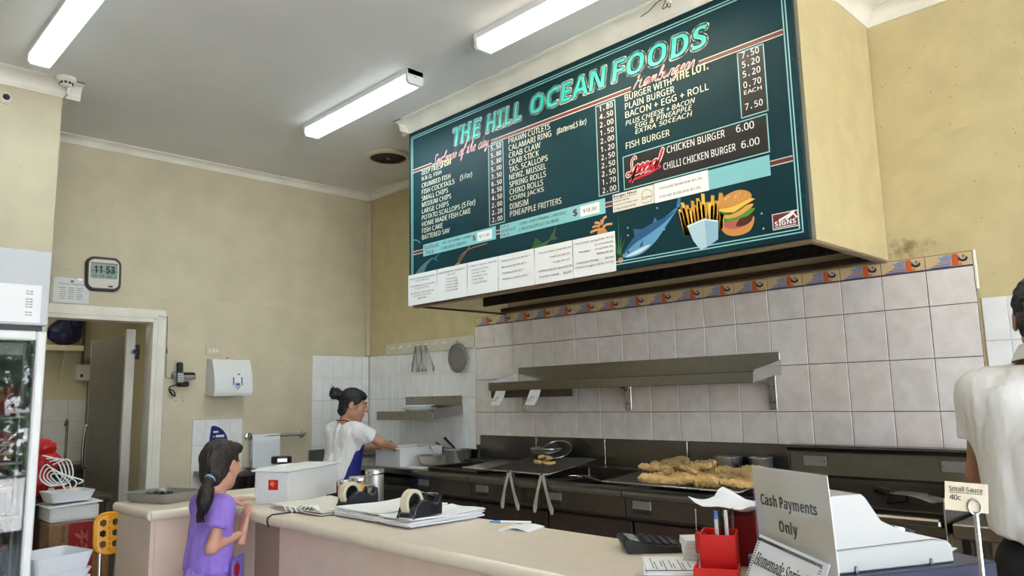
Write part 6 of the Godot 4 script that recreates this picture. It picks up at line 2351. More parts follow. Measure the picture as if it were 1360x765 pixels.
func build_counter_things() -> void:
	# translucent storage box with a lid
	var t := thing("storage_box", "translucent white plastic storage box with a lid on the counter corner", "box", Vector3(-2.035, CY + 0.0005, 2.485), 0.52)
	var st := new_st()
	var hx := 0.215
	var hz := 0.085
	for s in [-1, 1]:
		box(st, Vector3(s * hx, 0.07, 0), Vector3(0.004, 0.14, hz * 2), 0.0015)
		box(st, Vector3(0, 0.07, s * hz), Vector3(hx * 2, 0.14, 0.004), 0.0015)
	box(st, Vector3(0, 0.002, 0), Vector3(hx * 2, 0.004, hz * 2))
	part("walls", st, mats.frosted, t)
	st = new_st()
	box(st, Vector3(0, 0.146, 0), Vector3(hx * 2 + 0.03, 0.008, hz * 2 + 0.03), 0.003)
	box(st, Vector3(-0.06, 0.152, 0), Vector3(0.27, 0.006, hz * 2 + 0.022), 0.002)
	part("lid", st, mats.white_plastic, t)
	st = new_st()
	box(st, Vector3(-hx - 0.0028, 0.085, 0.01), Vector3(0.001, 0.045, 0.05))
	var lb := part("label", st, mats.red_plastic, t)
	st = new_st()
	box(st, Vector3(-hx - 0.0036, 0.09, 0.005), Vector3(0.0006, 0.02, 0.02), 0.0, Basis(Vector3.RIGHT, 0.5))
	part("label_mark", st, mat("label_orange", Color(0.88, 0.48, 0.30), 0.5), lb)
	t = thing("pastry_brush", "long-handled brush with yellow tip standing inside the storage box", "brush", Vector3(-2.06, CY + 0.006, 2.50), 0.52)
	st = new_st()
	tube(st, [Vector3(-0.09, 0.03, 0.05), Vector3(0.06, 0.125, 0.03)], 0.004, 8)
	part("handle", st, mats.white_plastic, t)
	st = new_st()
	tube(st, [Vector3(-0.135, 0.012, 0.055), Vector3(-0.09, 0.03, 0.05)], [0.018, 0.012], 10)
	part("bristles", st, mat("butter_yellow", Color(0.90, 0.76, 0.36), 0.7), t)
	# black-lidded jar behind the box
	t = thing("black_lid_jar", "round jar with black and chrome lid behind the storage box", "jar", Vector3(-2.0, CY + 0.0005, 2.25))
	st = new_st()
	lathe(st, [Vector2(0, 0), Vector2(0.045, 0), Vector2(0.047, 0.006), Vector2(0.047, 0.14), Vector2(0.04, 0.15)], 24)
	part("glass", st, mats.frosted, t)
	st = new_st()
	lathe(st, [Vector2(0.048, 0.148), Vector2(0.05, 0.15), Vector2(0.05, 0.178), Vector2(0.046, 0.182), Vector2(0, 0.182)], 24)
	part("lid", st, mats.black_plastic, t)
	st = new_st()
	box(st, Vector3(-0.02, 0.165, 0.046), Vector3(0.05, 0.022, 0.01), 0.003, Basis(Vector3.UP, -0.4))
	part("clasp", st, mats.chrome, t)
	# flat tray / dish on the corner counter
	t = thing("oven_tray", "shallow grey aluminium tray on the counter wing behind the girl", "tray", Vector3(-2.475, CY + 0.001, 2.02), 0.35)
	st = new_st()
	var lo := round_rect(0.21, 0.26, 0.03, 4)
	var hi := round_rect(0.235, 0.285, 0.035, 4)
	var rows := []
	for lay in [[lo, 0.0], [hi, 0.042], [round_rect(0.245, 0.295, 0.037, 4), 0.045], [round_rect(0.228, 0.278, 0.033, 4), 0.042], [round_rect(0.205, 0.255, 0.03, 4), 0.004]]:
		var row := []
		for q in lay[0]:
			row.append(Vector3(q.x, lay[1], q.y))
		rows.append(row)
	st.set_smooth_group(-1)
	for i in 4:
		for k in rows[i].size():
			var k2: int = (k + 1) % rows[i].size()
			quad(st, rows[i][k], rows[i + 1][k], rows[i + 1][k2], rows[i][k2])
	for k in rows[4].size():
		var k2: int = (k + 1) % rows[4].size()
		tri(st, Vector3(0, 0.004, 0), rows[4][k2], rows[4][k])
		tri(st, Vector3(0, 0.0, 0), rows[0][k], rows[0][k2])
	part("tray", st, mats.aluminium, t)
	t = thing("black_cloth", "crumpled black cloth lying in the aluminium tray", "cloth", Vector3(-2.50, CY + 0.006, 2.0), 0.3)
	st = new_st()
	var n := FastNoiseLite.new()
	n.seed = 21
	n.frequency = 16.0
	var grid := []
	for i in 9:
		var row := []
		for j in 9:
			var x := -0.05 + 0.1 * j / 8.0
			var z := 0.06 - 0.12 * i / 8.0
			row.append(Vector3(x, 0.028 + 0.03 * n.get_noise_2d(x, z) * 1.2 - 0.02 * (x * x + z * z) / 0.004 * 0.5, z))
		grid.append(row)
	sheet(st, grid, 0.003)
	part("cloth", st, mats.black, t)
	# piles of wrapping paper
	t = thing("paper_pile", "smaller crumpled pile of white wrapping paper under the left tape dispenser", "paper", Vector3(-2.13, CY, 2.90), 0.03, "wrapping paper piles")
	paper_pile(t, 0.30, 0.40, 3, 0.0042, mats.warm_paper, 5)
	for i in 5:
		st = new_st()
		grid = []
		for r in 6:
			var row := []
			for c in 5:
				row.append(Vector3(-0.15 + c * 0.012 - 0.012 * r / 5.0, 0.010 + 0.004 * i + 0.012 * sin(c * 0.9 + r * 0.8 + i), -0.1 + i * 0.05 + r * 0.012))
			grid.append(row)
		sheet(st, grid, 0.0008)
		part("curled_corner", st, mats.paper, t)
	t = thing("paper_pile", "wide pile of white wrapping paper under the right tape dispenser", "paper", Vector3(-2.06, CY, 3.28), 0.0, "wrapping paper piles")
	paper_pile(t, 0.33, 0.30, 7, 0.0042, mats.paper, 9)
	t = thing("paper_pile", "folded front pile of white paper beside the right tape dispenser", "paper", Vector3(-2.05, CY, 3.535), 0.0, "wrapping paper piles")
	paper_pile(t, 0.35, 0.19, 7, 0.0040, mats.paper, 12)
	tape_dispenser(Vector3(-2.07, CY + 0.018, 3.05), 0.12, "left grey tape dispenser on the wrapping paper by the sauce jars")
	tape_dispenser(Vector3(-2.15, CY + 0.0335, 3.585), 0.2, "right grey tape dispenser standing on the front paper pile")
	# jars of yellow sauce
	jar(Vector3(-1.965, CY + 0.0005, 2.79), 0.033, 0.095, true, "small jar of orange sauce left of the taller sauce jar")
	jar(Vector3(-1.95, CY + 0.0005, 2.88), 0.042, 0.115, true, "larger jar of yellow sauce with steel lid behind the tape dispenser")
	jar(Vector3(-1.90, CY + 0.0005, 2.93), 0.04, 0.145, false, "tall steel salt shaker behind the sauce jars")
	# note pad and pen
	t = thing("note_paper", "small white folded note lying alone on the counter", "paper", Vector3(-1.965, CY + 0.0008, 3.925), 0.25)
	st = new_st()
	box(st, Vector3(0, 0.0012, 0), Vector3(0.12, 0.0024, 0.115), 0.0)
	part("sheet", st, mats.paper, t)
	st = new_st()
	grid = [[Vector3(-0.06, 0.003, 0.055), Vector3(0.06, 0.003, 0.055)], [Vector3(-0.06, 0.01, 0.02), Vector3(0.06, 0.008, 0.02)], [Vector3(-0.058, 0.012, -0.03), Vector3(0.062, 0.006, -0.03)]]
	sheet(st, grid, 0.0006)
	part("folded_leaf", st, mats.paper, t)
	t = thing("pen", "white ballpoint pen with blue cap lying on the folded note", "pen", Vector3(-1.97, CY + 0.0195, 3.88), 0.55)
	st = new_st()
	tube(st, [Vector3(0, 0, -0.04), Vector3(0, 0, 0.07)], 0.0045, 10)
	part("barrel", st, mats.white_plastic, t)
	st = new_st()
	tube(st, [Vector3(0, 0, -0.08), Vector3(0, 0, -0.04)], [0.003, 0.0055], 10)
	part("cap", st, mat("cap_blue", Color(0.32, 0.52, 0.78), 0.4), t)
	# white slip between girl and box
	t = thing("docket_book", "small white paper slip on the counter beside the girl's hand", "paper", Vector3(-2.16, CY + 0.0008, 2.24), 0.4)
	st = new_st()
	box(st, Vector3(0, 0.004, 0), Vector3(0.12, 0.008, 0.09), 0.001)
	part("sheet", st, mats.paper, t)


func jar(at: Vector3, r: float, h: float, sauce: bool, label: String) -> void:
	var t := thing("sauce_jar" if sauce else "salt_shaker", label, "jar" if sauce else "shaker", at)
	var st := new_st()
	lathe(st, [Vector2(0, 0), Vector2(r * 0.95, 0), Vector2(r, 0.005), Vector2(r, h - 0.028), Vector2(r * 0.94, h - 0.02)], 28)
	part("body", st, mats.clear_plastic if sauce else mats.aluminium, t)
	if sauce:
		st = new_st()
		lathe(st, [Vector2(0, 0.003), Vector2(r * 0.94, 0.003), Vector2(r * 0.94, h * 0.72), Vector2(0, h * 0.72)], 28)
		part("sauce", st, mat("mustard", Color(0.96, 0.66, 0.06), 0.35), t)
	st = new_st()
	lathe(st, [Vector2(r * 1.02, h - 0.022), Vector2(r * 1.04, h - 0.02), Vector2(r * 1.04, h - 0.002), Vector2(r * 0.98, h), Vector2(0, h)], 28)
	part("lid", st, mats.chrome, t)


# ---------------------------------------------------------------- drinks fridge
func bent(st: SurfaceTool, r: float) -> ArrayMesh:  # flat lettering wrapped round an upright cylinder
	var m := mesh_of(st)
	var arr := m.surface_get_arrays(0)
	var vs: PackedVector3Array = arr[Mesh.ARRAY_VERTEX]
	var out := new_st()
	var idx = arr[Mesh.ARRAY_INDEX]
	var n: int = idx.size() if idx != null else vs.size()
	for i in n:
		var v: Vector3 = vs[idx[i]] if idx != null else vs[i]
		var a := v.x / r
		out.set_smooth_group(-1)
		out.add_vertex(Vector3(sin(a) * (r + v.z), v.y, cos(a) * (r + v.z)))
	return mesh_of(out)


func build_fridge() -> void:
	var t := thing("drinks_fridge", "white upright drinks fridge with glass door and blank header panel", "fridge", Vector3(-3.477, 0, 2.14))
	var w := 0.35
	var st := new_st()
	span(st, Vector3(-w, 0.04, -0.36), Vector3(w, 1.99, -0.32), 0.004)
	span(st, Vector3(-w, 0.04, -0.32), Vector3(-w + 0.03, 1.99, 0.345), 0.004)
	span(st, Vector3(w - 0.026, 0.04, -0.32), Vector3(w, 1.99, 0.345), 0.004)
	span(st, Vector3(-w + 0.03, 1.73, -0.32), Vector3(w - 0.026, 1.99, 0.345))
	span(st, Vector3(-w + 0.03, 0.04, -0.32), Vector3(w - 0.026, 0.20, 0.345))
	part("cabinet", st, mat("fridge_white", Color(0.72, 0.735, 0.75), 0.35), t)
	for p in [Vector2(-0.3, -0.3), Vector2(0.3, -0.3), Vector2(-0.3, 0.3), Vector2(0.3, 0.3)]:
		st = new_st()
		box(st, Vector3(p.x, 0.02, p.y), Vector3(0.05, 0.04, 0.05))
		part("foot", st, mats.black_plastic, t)
	st = new_st()
	span(st, Vector3(-w, 1.712, 0.346), Vector3(w, 2.0, 0.39), 0.004)
	var hd := part("header_panel", st, mats.fridge_white, t)
	st = new_st()
	span(st, Vector3(-w + 0.02, 1.722, 0.3905), Vector3(w - 0.028, 1.865, 0.392))
	var pl := part("price_list", st, mats.paper, hd)
	st = new_st()
	for i in 8:
		var y: float = [1.838, 1.828, 1.808, 1.798, 1.788, 1.778, 1.757, 1.747][i]
		letters(st, ["$1.80", "$2.60", "$3.60", "$3.80", "$3.50", "$2.60", "$5.00", "$4.50"][i], frame_z(w - 0.078, y, 0.3922), 0.022, 0.0055, bold, 0.0004, 0.0, 3.0)
		if i == 0:
			letters(st, "bottles", frame_z(w - 0.205, 1.84, 0.3922), 0.03, 0.0055, bold, 0.0004, 0.0, 3.0)
	part("print", st, mats.ink, pl)
	st = new_st()
	span(st, Vector3(-w + 0.01, 1.692, 0.346), Vector3(w - 0.012, 1.711, 0.366))
	part("hinge_gap", st, mats.black_plastic, t)
	# glass door
	st = new_st()
	span(st, Vector3(-w, 0.20, 0.347), Vector3(-w + 0.045, 1.690, 0.39), 0.006)
	span(st, Vector3(w - 0.032, 0.20, 0.347), Vector3(w, 1.690, 0.39), 0.006)
	span(st, Vector3(-w + 0.045, 1.655, 0.347), Vector3(w - 0.032, 1.690, 0.39), 0.006)
	span(st, Vector3(-w + 0.045, 0.20, 0.347), Vector3(w - 0.032, 0.24, 0.39), 0.006)
	var door := part("door_frame", st, mats.white_plastic, t)
	st = new_st()
	span(st, Vector3(-w + 0.046, 0.241, 0.360), Vector3(w - 0.033, 1.654, 0.368))
	part("door_glass", st, mats.door_pane, door)
	st = new_st()
	for e in [[w - 0.045, w - 0.034], [-w + 0.047, -w + 0.055]]:
		span(st, Vector3(e[0], 0.242, 0.352), Vector3(e[1], 1.653, 0.358))
	span(st, Vector3(-w + 0.056, 1.645, 0.352), Vector3(w - 0.046, 1.653, 0.358))
	part("gasket", st, mats.dark_plastic, door)
	# inside
	st = new_st()
	span(st, Vector3(-w + 0.031, 0.21, -0.319), Vector3(w - 0.027, 1.729, -0.30))
	part("inner_back", st, mat("fridge_inside", Color(0.45, 0.47, 0.46), 0.5), t)
	st = new_st()
	span(st, Vector3(w - 0.16, 1.60, 0.28), Vector3(w - 0.06, 1.66, 0.33), 0.004)
	part("thermostat_box", st, mats.white_plastic, t)
	st = new_st()
	span(st, Vector3(w - 0.055, 0.24, 0.29), Vector3(w - 0.045, 1.70, 0.30))
	part("shelf_track", st, mats.bright_steel, t)
	for y in [1.37, 1.20, 1.0, 0.78, 0.52]:
		st = new_st()
		for i in 23:
			var x := -w + 0.04 + i * 0.0275
			tube(st, [Vector3(x, y - 0.003, -0.29), Vector3(x, y - 0.003, 0.30)], 0.0025, 5, false)
		tube(st, [Vector3(-w + 0.035, y - 0.004, 0.30), Vector3(w - 0.033, y - 0.004, 0.30)], 0.006, 6)
		tube(st, [Vector3(-w + 0.035, y - 0.009, -0.28), Vector3(w - 0.033, y - 0.009, -0.28)], 0.005, 6)
		part("wire_shelf", st, mats.white_plastic, t)
	# cans and bottles: one of each kind, then copies
	var can := thing("drink_can", "", "can", Vector3.ZERO, 0.0, "red cans in the fridge")
	st = new_st()
	lathe(st, [Vector2(0, 0.004), Vector2(0.024, 0.0), Vector2(0.032, 0.01), Vector2(0.033, 0.014), Vector2(0.033, 0.108)], 24)
	part("body", st, mat("can_red", Color(0.72, 0.045, 0.06), 0.28, 0.2), can)
	st = new_st()
	lathe(st, [Vector2(0.033, 0.1085), Vector2(0.027, 0.119), Vector2(0.027, 0.122), Vector2(0.025, 0.122), Vector2(0.024, 0.118), Vector2(0, 0.118)], 24)
	part("lid", st, mats.aluminium, can)
	st = new_st()
	script_text(st, "Coca", frame_z(-0.03, 0.06, 0.0004), 0.055, 0.014, 0.005)
	script_text(st, "Cola", frame_z(-0.02, 0.028, 0.0004), 0.05, 0.014, 0.005)
	put_mesh("lettering", bent(st, 0.033), mats.sign_white, can)
	var bottle := thing("drink_bottle", "", "bottle", Vector3.ZERO, 0.0, "cola bottles in the fridge")
	st = new_st()
	lathe(st, [Vector2(0, 0), Vector2(0.026, 0), Vector2(0.031, 0.008), Vector2(0.031, 0.05), Vector2(0.028, 0.07), Vector2(0.031, 0.088), Vector2(0.031, 0.12), Vector2(0.02, 0.155), Vector2(0.012, 0.168), Vector2(0.012, 0.174), Vector2(0, 0.174)], 24)
	part("body", st, mat("cola", Color(0.07, 0.03, 0.02), 0.08), bottle)
	st = new_st()
	lathe(st, [Vector2(0.0318, 0.089), Vector2(0.0318, 0.119)], 24)
	part("label", st, mats.can_red, bottle)
	st = new_st()
	script_text(st, "Coca-Cola", frame_z(-0.036, 0.098, 0.0006), 0.072, 0.008, 0.003)
	put_mesh("lettering", bent(st, 0.032), mats.sign_white, bottle)
	st = new_st()
	lathe(st, [Vector2(0.014, 0.172), Vector2(0.0145, 0.186), Vector2(0.012, 0.189), Vector2(0, 0.189)], 20)
	part("cap", st, mats.can_red, bottle)
	var first := [true, true]
	var words := ["top", "second", "third", "fourth"]
	var at_x := ["next to the door hinge", "second from the hinge side", "third from the hinge side"]
	for sh in 4:
		for c in 3:
			for r in 2:
				var y: float = [1.37, 1.20, 1.0, 0.78][sh] + 0.0005
				var at := Vector3(-3.208 - c * 0.072, y, 2.385 - r * 0.076)
				var say := "%s on the %s fridge shelf, %s row, %s" % ["red cola can" if sh < 2 else "dark cola bottle", words[sh], "front" if r == 0 else "back", at_x[c]]
				var k := 0 if sh < 2 else 1
				var src: Node3D = can if k == 0 else bottle
				if first[k]:
					first[k] = false
					src.position = at
					src.rotation.y = 0.35
					src.set_meta("label", say)
				else:
					copy_of(src, "drink_can" if k == 0 else "drink_bottle", say, at, rng.randf_range(-0.3, 0.7))


# ---------------------------------------------------------------- left corner: cartons, chair, back room
func foam_tray(called: String, label: String, at: Vector3, turn: float, sx: float, sz: float, h: float, group := "") -> Node3D:
	var t := thing(called, label, "foam tray", at, turn, group)
	var st := new_st()
	var lo := round_rect(sx * 0.82, sz * 0.82, 0.015, 3)
	var hi := round_rect(sx, sz, 0.02, 3)
	var layers := [[lo, 0.0], [hi, h], [round_rect(sx * 0.96, sz * 0.96, 0.018, 3), h], [round_rect(sx * 0.78, sz * 0.78, 0.012, 3), 0.006]]
	st.set_smooth_group(-1)
	for i in 3:
		for k in lo.size():
			var k2 := (k + 1) % lo.size()
			var a: Vector2 = layers[i][0][k]
			var b: Vector2 = layers[i + 1][0][k]
			var c: Vector2 = layers[i + 1][0][k2]
			var d: Vector2 = layers[i][0][k2]
			quad(st, Vector3(a.x, layers[i][1], a.y), Vector3(b.x, layers[i + 1][1], b.y), Vector3(c.x, layers[i + 1][1], c.y), Vector3(d.x, layers[i][1], d.y))
	for k in lo.size():
		var k2 := (k + 1) % lo.size()
		tri(st, Vector3(0, 0, 0), Vector3(lo[k].x, 0, lo[k].y), Vector3(lo[k2].x, 0, lo[k2].y))
		var q: Vector2 = layers[3][0][k]
		var q2: Vector2 = layers[3][0][k2]
		tri(st, Vector3(0, 0.006, 0), Vector3(q2.x, 0.006, q2.y), Vector3(q.x, 0.006, q.y))
	part("shell", st, mat("foam", Color(0.88, 0.885, 0.89), 0.85), t)
	return t


func build_left_corner_things() -> void:
	# brown and red drink carton
	var t := thing("drink_carton", "tall brown carton with red printed side between fridge and counter", "carton", Vector3(-2.60, 0, 0.975))
	var st := new_st()
	box(st, Vector3(0, 0.39, 0), Vector3(0.30, 0.78, 0.34), 0.004)
	part("board", st, worn("cardboard", Color(0.50, 0.38, 0.27), Color(0.58, 0.45, 0.32), 0.85, 0.0, 0.3, 0.02, 80), t)
	st = new_st()
	box(st, Vector3(0.005, 0.39, 0.171), Vector3(0.125, 0.775, 0.0012))
	part("red_print", st, mat("carton_red", Color(0.55, 0.09, 0.09), 0.7), t)
	st = new_st()
	var up := Transform3D(Basis(Vector3(0, 1, 0), Vector3(-1, 0, 0), Vector3(0, 0, 1)), Vector3(0.035, 0.40, 0.172))
	script_text(st, "Coca-Cola", up, 0.34, 0.03, 0.008)
	part("script_print", st, mat("print_pink", Color(0.74, 0.35, 0.32), 0.8), t)
	st = new_st()
	letters(st, "PET Bottle", Transform3D(Basis(Vector3(0, 1, 0), Vector3(-1, 0, 0), Vector3(0, 0, 1)), Vector3(-0.075, 0.62, 0.1705)), 0.15, 0.02, serif)
	box(st, Vector3(0.10, 0.70, 0.1712), Vector3(0.05, 0.07, 0.0008))
	prism(st, pv([[0.08, 0.60], [0.11, 0.60], [0.095, 0.63]]), 0.0008, frame_z(0, 0, 0.1708))
	part("black_print", st, mat("carton_ink", Color(0.22, 0.13, 0.10), 0.8), t)
	# foam box in shrink film on the carton
	t = thing("foam_box", "white foam box wrapped in clear film on top of the carton", "box", Vector3(-2.625, 0.7815, 0.99), 0.0)
	st = new_st()
	box(st, Vector3(0, 0.045, 0), Vector3(0.24, 0.085, 0.26), 0.008)
	part("box", st, mats.foam, t)
	st = new_st()
	box(st, Vector3(0.0, 0.09, 0.0), Vector3(0.27, 0.006, 0.29), 0.002, Basis(Vector3(0, 0, 1), 0.05))
	part("lid", st, mats.foam, t)
	st = new_st()
	var n := FastNoiseLite.new()
	n.seed = 31
	n.frequency = 11.0
	var grid := []
	for i in 5:
		var row := []
		for j in 12:
			var x := -0.125 + 0.25 * j / 11.0
			var y := -0.012 + 0.035 * i / 4.0
			row.append(Vector3(x, y + 0.008 * n.get_noise_2d(x * 2.0, 3.0), 0.138 + 0.008 * n.get_noise_2d(x * 2.0, y * 4.0)))
		grid.append(row)
	sheet(st, grid, 0.0006)
	part("film", st, mats.clear_plastic, t)
	foam_tray("foam_tray", "open white foam tray on top of the wrapped foam box", Vector3(-2.64, 0.886, 1.0), 0.1, 0.23, 0.20, 0.055)
	# stack of foam trays by the fridge
	t = thing("carton", "low brown carton under the foam tray stack beside the fridge", "carton", Vector3(-2.98, 0, 2.10), 0.15)
	st = new_st()
	box(st, Vector3(0, 0.26, 0), Vector3(0.26, 0.52, 0.3), 0.004)
	part("board", st, mats.cardboard, t)
	for i in 7:
		foam_tray("foam_tray", "white foam tray in the stack beside the fridge, %s" % ["lowest", "second from the bottom", "third from the bottom", "middle one", "third from the top", "second from the top", "topmost, tilted up"][i], Vector3(-2.975 + i * 0.001, 0.521 + i * 0.032, 2.12), 0.12 + 0.02 * i, 0.24, 0.24, 0.05 if i < 6 else 0.085, "foam trays stacked beside the fridge")
	# red bag, cables, yellow packet
	t = thing("red_bag", "crumpled red plastic bag behind the white cables in the doorway", "bag", Vector3(-2.80, 0.0, 0.80))
	st = new_st()
	sdf_begin(Vector3(-0.1, 0.90, -0.15), Vector3(0.3, 1.30, 0.15), 0.012)
	sdf_ball(Vector3(0.10, 1.17, 0), Vector3(0.085, 0.06, 0.09), 0.03)
	sdf_ball(Vector3(0.13, 1.09, 0.02), Vector3(0.085, 0.06, 0.08), 0.03)
	sdf_ball(Vector3(0.08, 0.99, 0), Vector3(0.09, 0.10, 0.08), 0.03)
	sdf_crumple(0.03, 9.0, 3)
	sdf_end(st)
	put_mesh("bag", st.commit(), mat("bag_red", Color(0.74, 0.045, 0.04), 0.45), t)
	t.position = Vector3(-2.84, 0.0, 0.80)
	t = thing("storage_shelf", "low dark shelf unit in the doorway that holds the red bag", "shelf", Vector3(-2.55, 0, 0.62))
	st = new_st()
	box(st, Vector3(0, 0.86, 0), Vector3(0.42, 0.03, 0.36), 0.003)
	part("shelf", st, mats.dark_brown, t)
	for p in [Vector2(-0.19, -0.15), Vector2(0.19, -0.15), Vector2(-0.19, 0.15), Vector2(0.19, 0.15)]:
		st = new_st()
		box(st, Vector3(p.x, 0.42, p.y), Vector3(0.03, 0.845, 0.03), 0.003)
		part("leg", st, mats.dark_brown, t)
	t = thing("cable_coil", "loose coil of white electrical cable hanging over the foam tray", "cable", Vector3(-2.70, 0.965, 0.90))
	st = new_st()
	for i in 4:
		var o := i * 0.018
		tube(st, smooth_path([Vector3(-0.05 + o, 0.17 - o, 0.0), Vector3(0.02 + o, 0.14, 0.01 * i), Vector3(0.05 + o, 0.05, 0.02), Vector3(0.0 + o, 0.0, 0.03), Vector3(-0.06 + o, 0.05, 0.02), Vector3(-0.03 + o, 0.12 - o, 0.02), Vector3(0.04 + 2 * o, 0.02, 0.04), Vector3(0.07 + o, -0.05 + o, 0.06)], 5), 0.0045, 6)
	part("cable", st, mats.white_plastic, t)
	t = thing("yellow_packet", "small yellow packet lying behind the foam tray", "packet", Vector3(-2.53, 0.876, 0.74), 0.4)
	st = new_st()
	box(st, Vector3(0, 0.03, 0), Vector3(0.12, 0.05, 0.09), 0.012, Basis(Vector3(0, 0, 1), -0.2))
	part("packet", st, mat("packet_yellow", Color(0.85, 0.70, 0.15), 0.5), t)
	t = thing("red_box", "small red and white box on the dark shelf under the red bag", "box", Vector3(-2.66, 0.8765, 0.72), 0.1)
	st = new_st()
	box(st, Vector3(0, 0.04, 0), Vector3(0.12, 0.08, 0.10), 0.003)
	part("board", st, mats.carton_red, t)
	st = new_st()
	box(st, Vector3(-0.02, 0.04, 0.0506), Vector3(0.05, 0.05, 0.001))
	part("white_label", st, mats.paper, t)
	yellow_chair()
	build_room_things()


func yellow_chair() -> void:
	var t := thing("plastic_chair", "yellow plastic chair with hexagon-pierced backrest beside the counter end", "chair", Vector3(-2.455, 0.0, 1.62))
	# backrest: a shell with rows of hexagonal holes
	var st := new_st()
	var w := 0.40
	var outline := round_rect(w, 0.19, 0.05, 5)
	var polys: Array = [outline]
	var holes := []
	for r in 3:
		for c in 7:
			var cx := -0.165 + c * 0.055
			var cy := 0.052 - r * 0.052
			holes.append(ngon(6, 0.017, 0.019, Vector2(cx, cy), PI / 6))
			for e in [[0.0275, 0.0], [0.0275, 0.024], [0.0275, -0.024]]:
				if absf(cx + e[0]) < w * 0.5 - 0.03 and absf(cy + e[1]) < 0.078:
					holes.append(ngon(4, 0.0045, 0.0045, Vector2(cx + e[0], cy + e[1]), 0.0))
	# build the sheet as a grid of small cells left open where a hole lies
	var nx := 100
	var ny := 48
	var th := 0.012
	var inside := func(i: int, j: int) -> bool:
		var p := Vector2((i + 0.5) / nx * w - w * 0.5, (j + 0.5) / ny * 0.19 - 0.095)
		if i < 0 or j < 0 or i >= nx or j >= ny or not Geometry2D.is_point_in_polygon(p, outline):
			return false
		for h in holes:
			if absf(p.x - h[0].x) < 0.05 and absf(p.y - h[0].y) < 0.05 and Geometry2D.is_point_in_polygon(p, h):
				return false
		return true
	var fill := []
	for i in nx:
		var col := []
		for j in ny:
			col.append(inside.call(i, j))
		fill.append(col)
	var at := func(i: int, j: int, back: bool) -> Vector3:
		var x := float(i) / nx * w - w * 0.5
		var y := float(j) / ny * 0.19 - 0.095
		return Vector3(x, y + 0.77, -0.45 * x * x - 0.10 * y - (th if back else 0.0))
	for i in nx:
		for j in ny:
			if not fill[i][j]:
				continue
			st.set_smooth_group(1)
			quad(st, at.call(i, j, false), at.call(i + 1, j, false), at.call(i + 1, j + 1, false), at.call(i, j + 1, false))
			quad(st, at.call(i, j, true), at.call(i, j + 1, true), at.call(i + 1, j + 1, true), at.call(i + 1, j, true))
			st.set_smooth_group(-1)
			if i == 0 or not fill[i - 1][j]:
				quad(st, at.call(i, j, true), at.call(i, j, false), at.call(i, j + 1, false), at.call(i, j + 1, true))
			if i == nx - 1 or not fill[i + 1][j]:
				quad(st, at.call(i + 1, j, false), at.call(i + 1, j, true), at.call(i + 1, j + 1, true), at.call(i + 1, j + 1, false))
			if j == 0 or not fill[i][j - 1]:
				quad(st, at.call(i, j, true), at.call(i + 1, j, true), at.call(i + 1, j, false), at.call(i, j, false))
			if j == ny - 1 or not fill[i][j + 1]:
				quad(st, at.call(i, j + 1, false), at.call(i + 1, j + 1, false), at.call(i + 1, j + 1, true), at.call(i, j + 1, true))
	part("backrest", st, mats.yellow_plastic, t)
	st = new_st()
	var rim := []
	for q in outline:
		rim.append(Vector3(q.x, q.y + 0.77, -0.45 * q.x * q.x - 0.10 * q.y - th * 0.5))
	tube(st, rim, 0.009, 8, false, true)
	part("backrest_rim", st, mats.yellow_plastic, t)
	st = new_st()
	prism(st, round_rect(0.42, 0.40, 0.07, 5), 0.02, Transform3D(Basis(Vector3(1, 0, 0), Vector3(0, 0, -1), Vector3(0, 1, 0)), Vector3(0, 0.44, -0.24)), 0.006)
	part("seat", st, mats.yellow_plastic, t)
	for s in [-1, 1]:
		st = new_st()
		tube(st, smooth_path([Vector3(s * 0.175, 0.69, -0.015), Vector3(s * 0.18, 0.45, 0.02), Vector3(s * 0.19, 0.0, 0.06)], 5), 0.010, 10)
		part("leg", st, mats.chrome, t)
		st = new_st()
		tube(st, smooth_path([Vector3(s * 0.19, 0.435, -0.05), Vector3(s * 0.19, 0.40, -0.40), Vector3(s * 0.2, 0.0, -0.45)], 5), 0.010, 10)
		part("leg", st, mats.chrome, t)


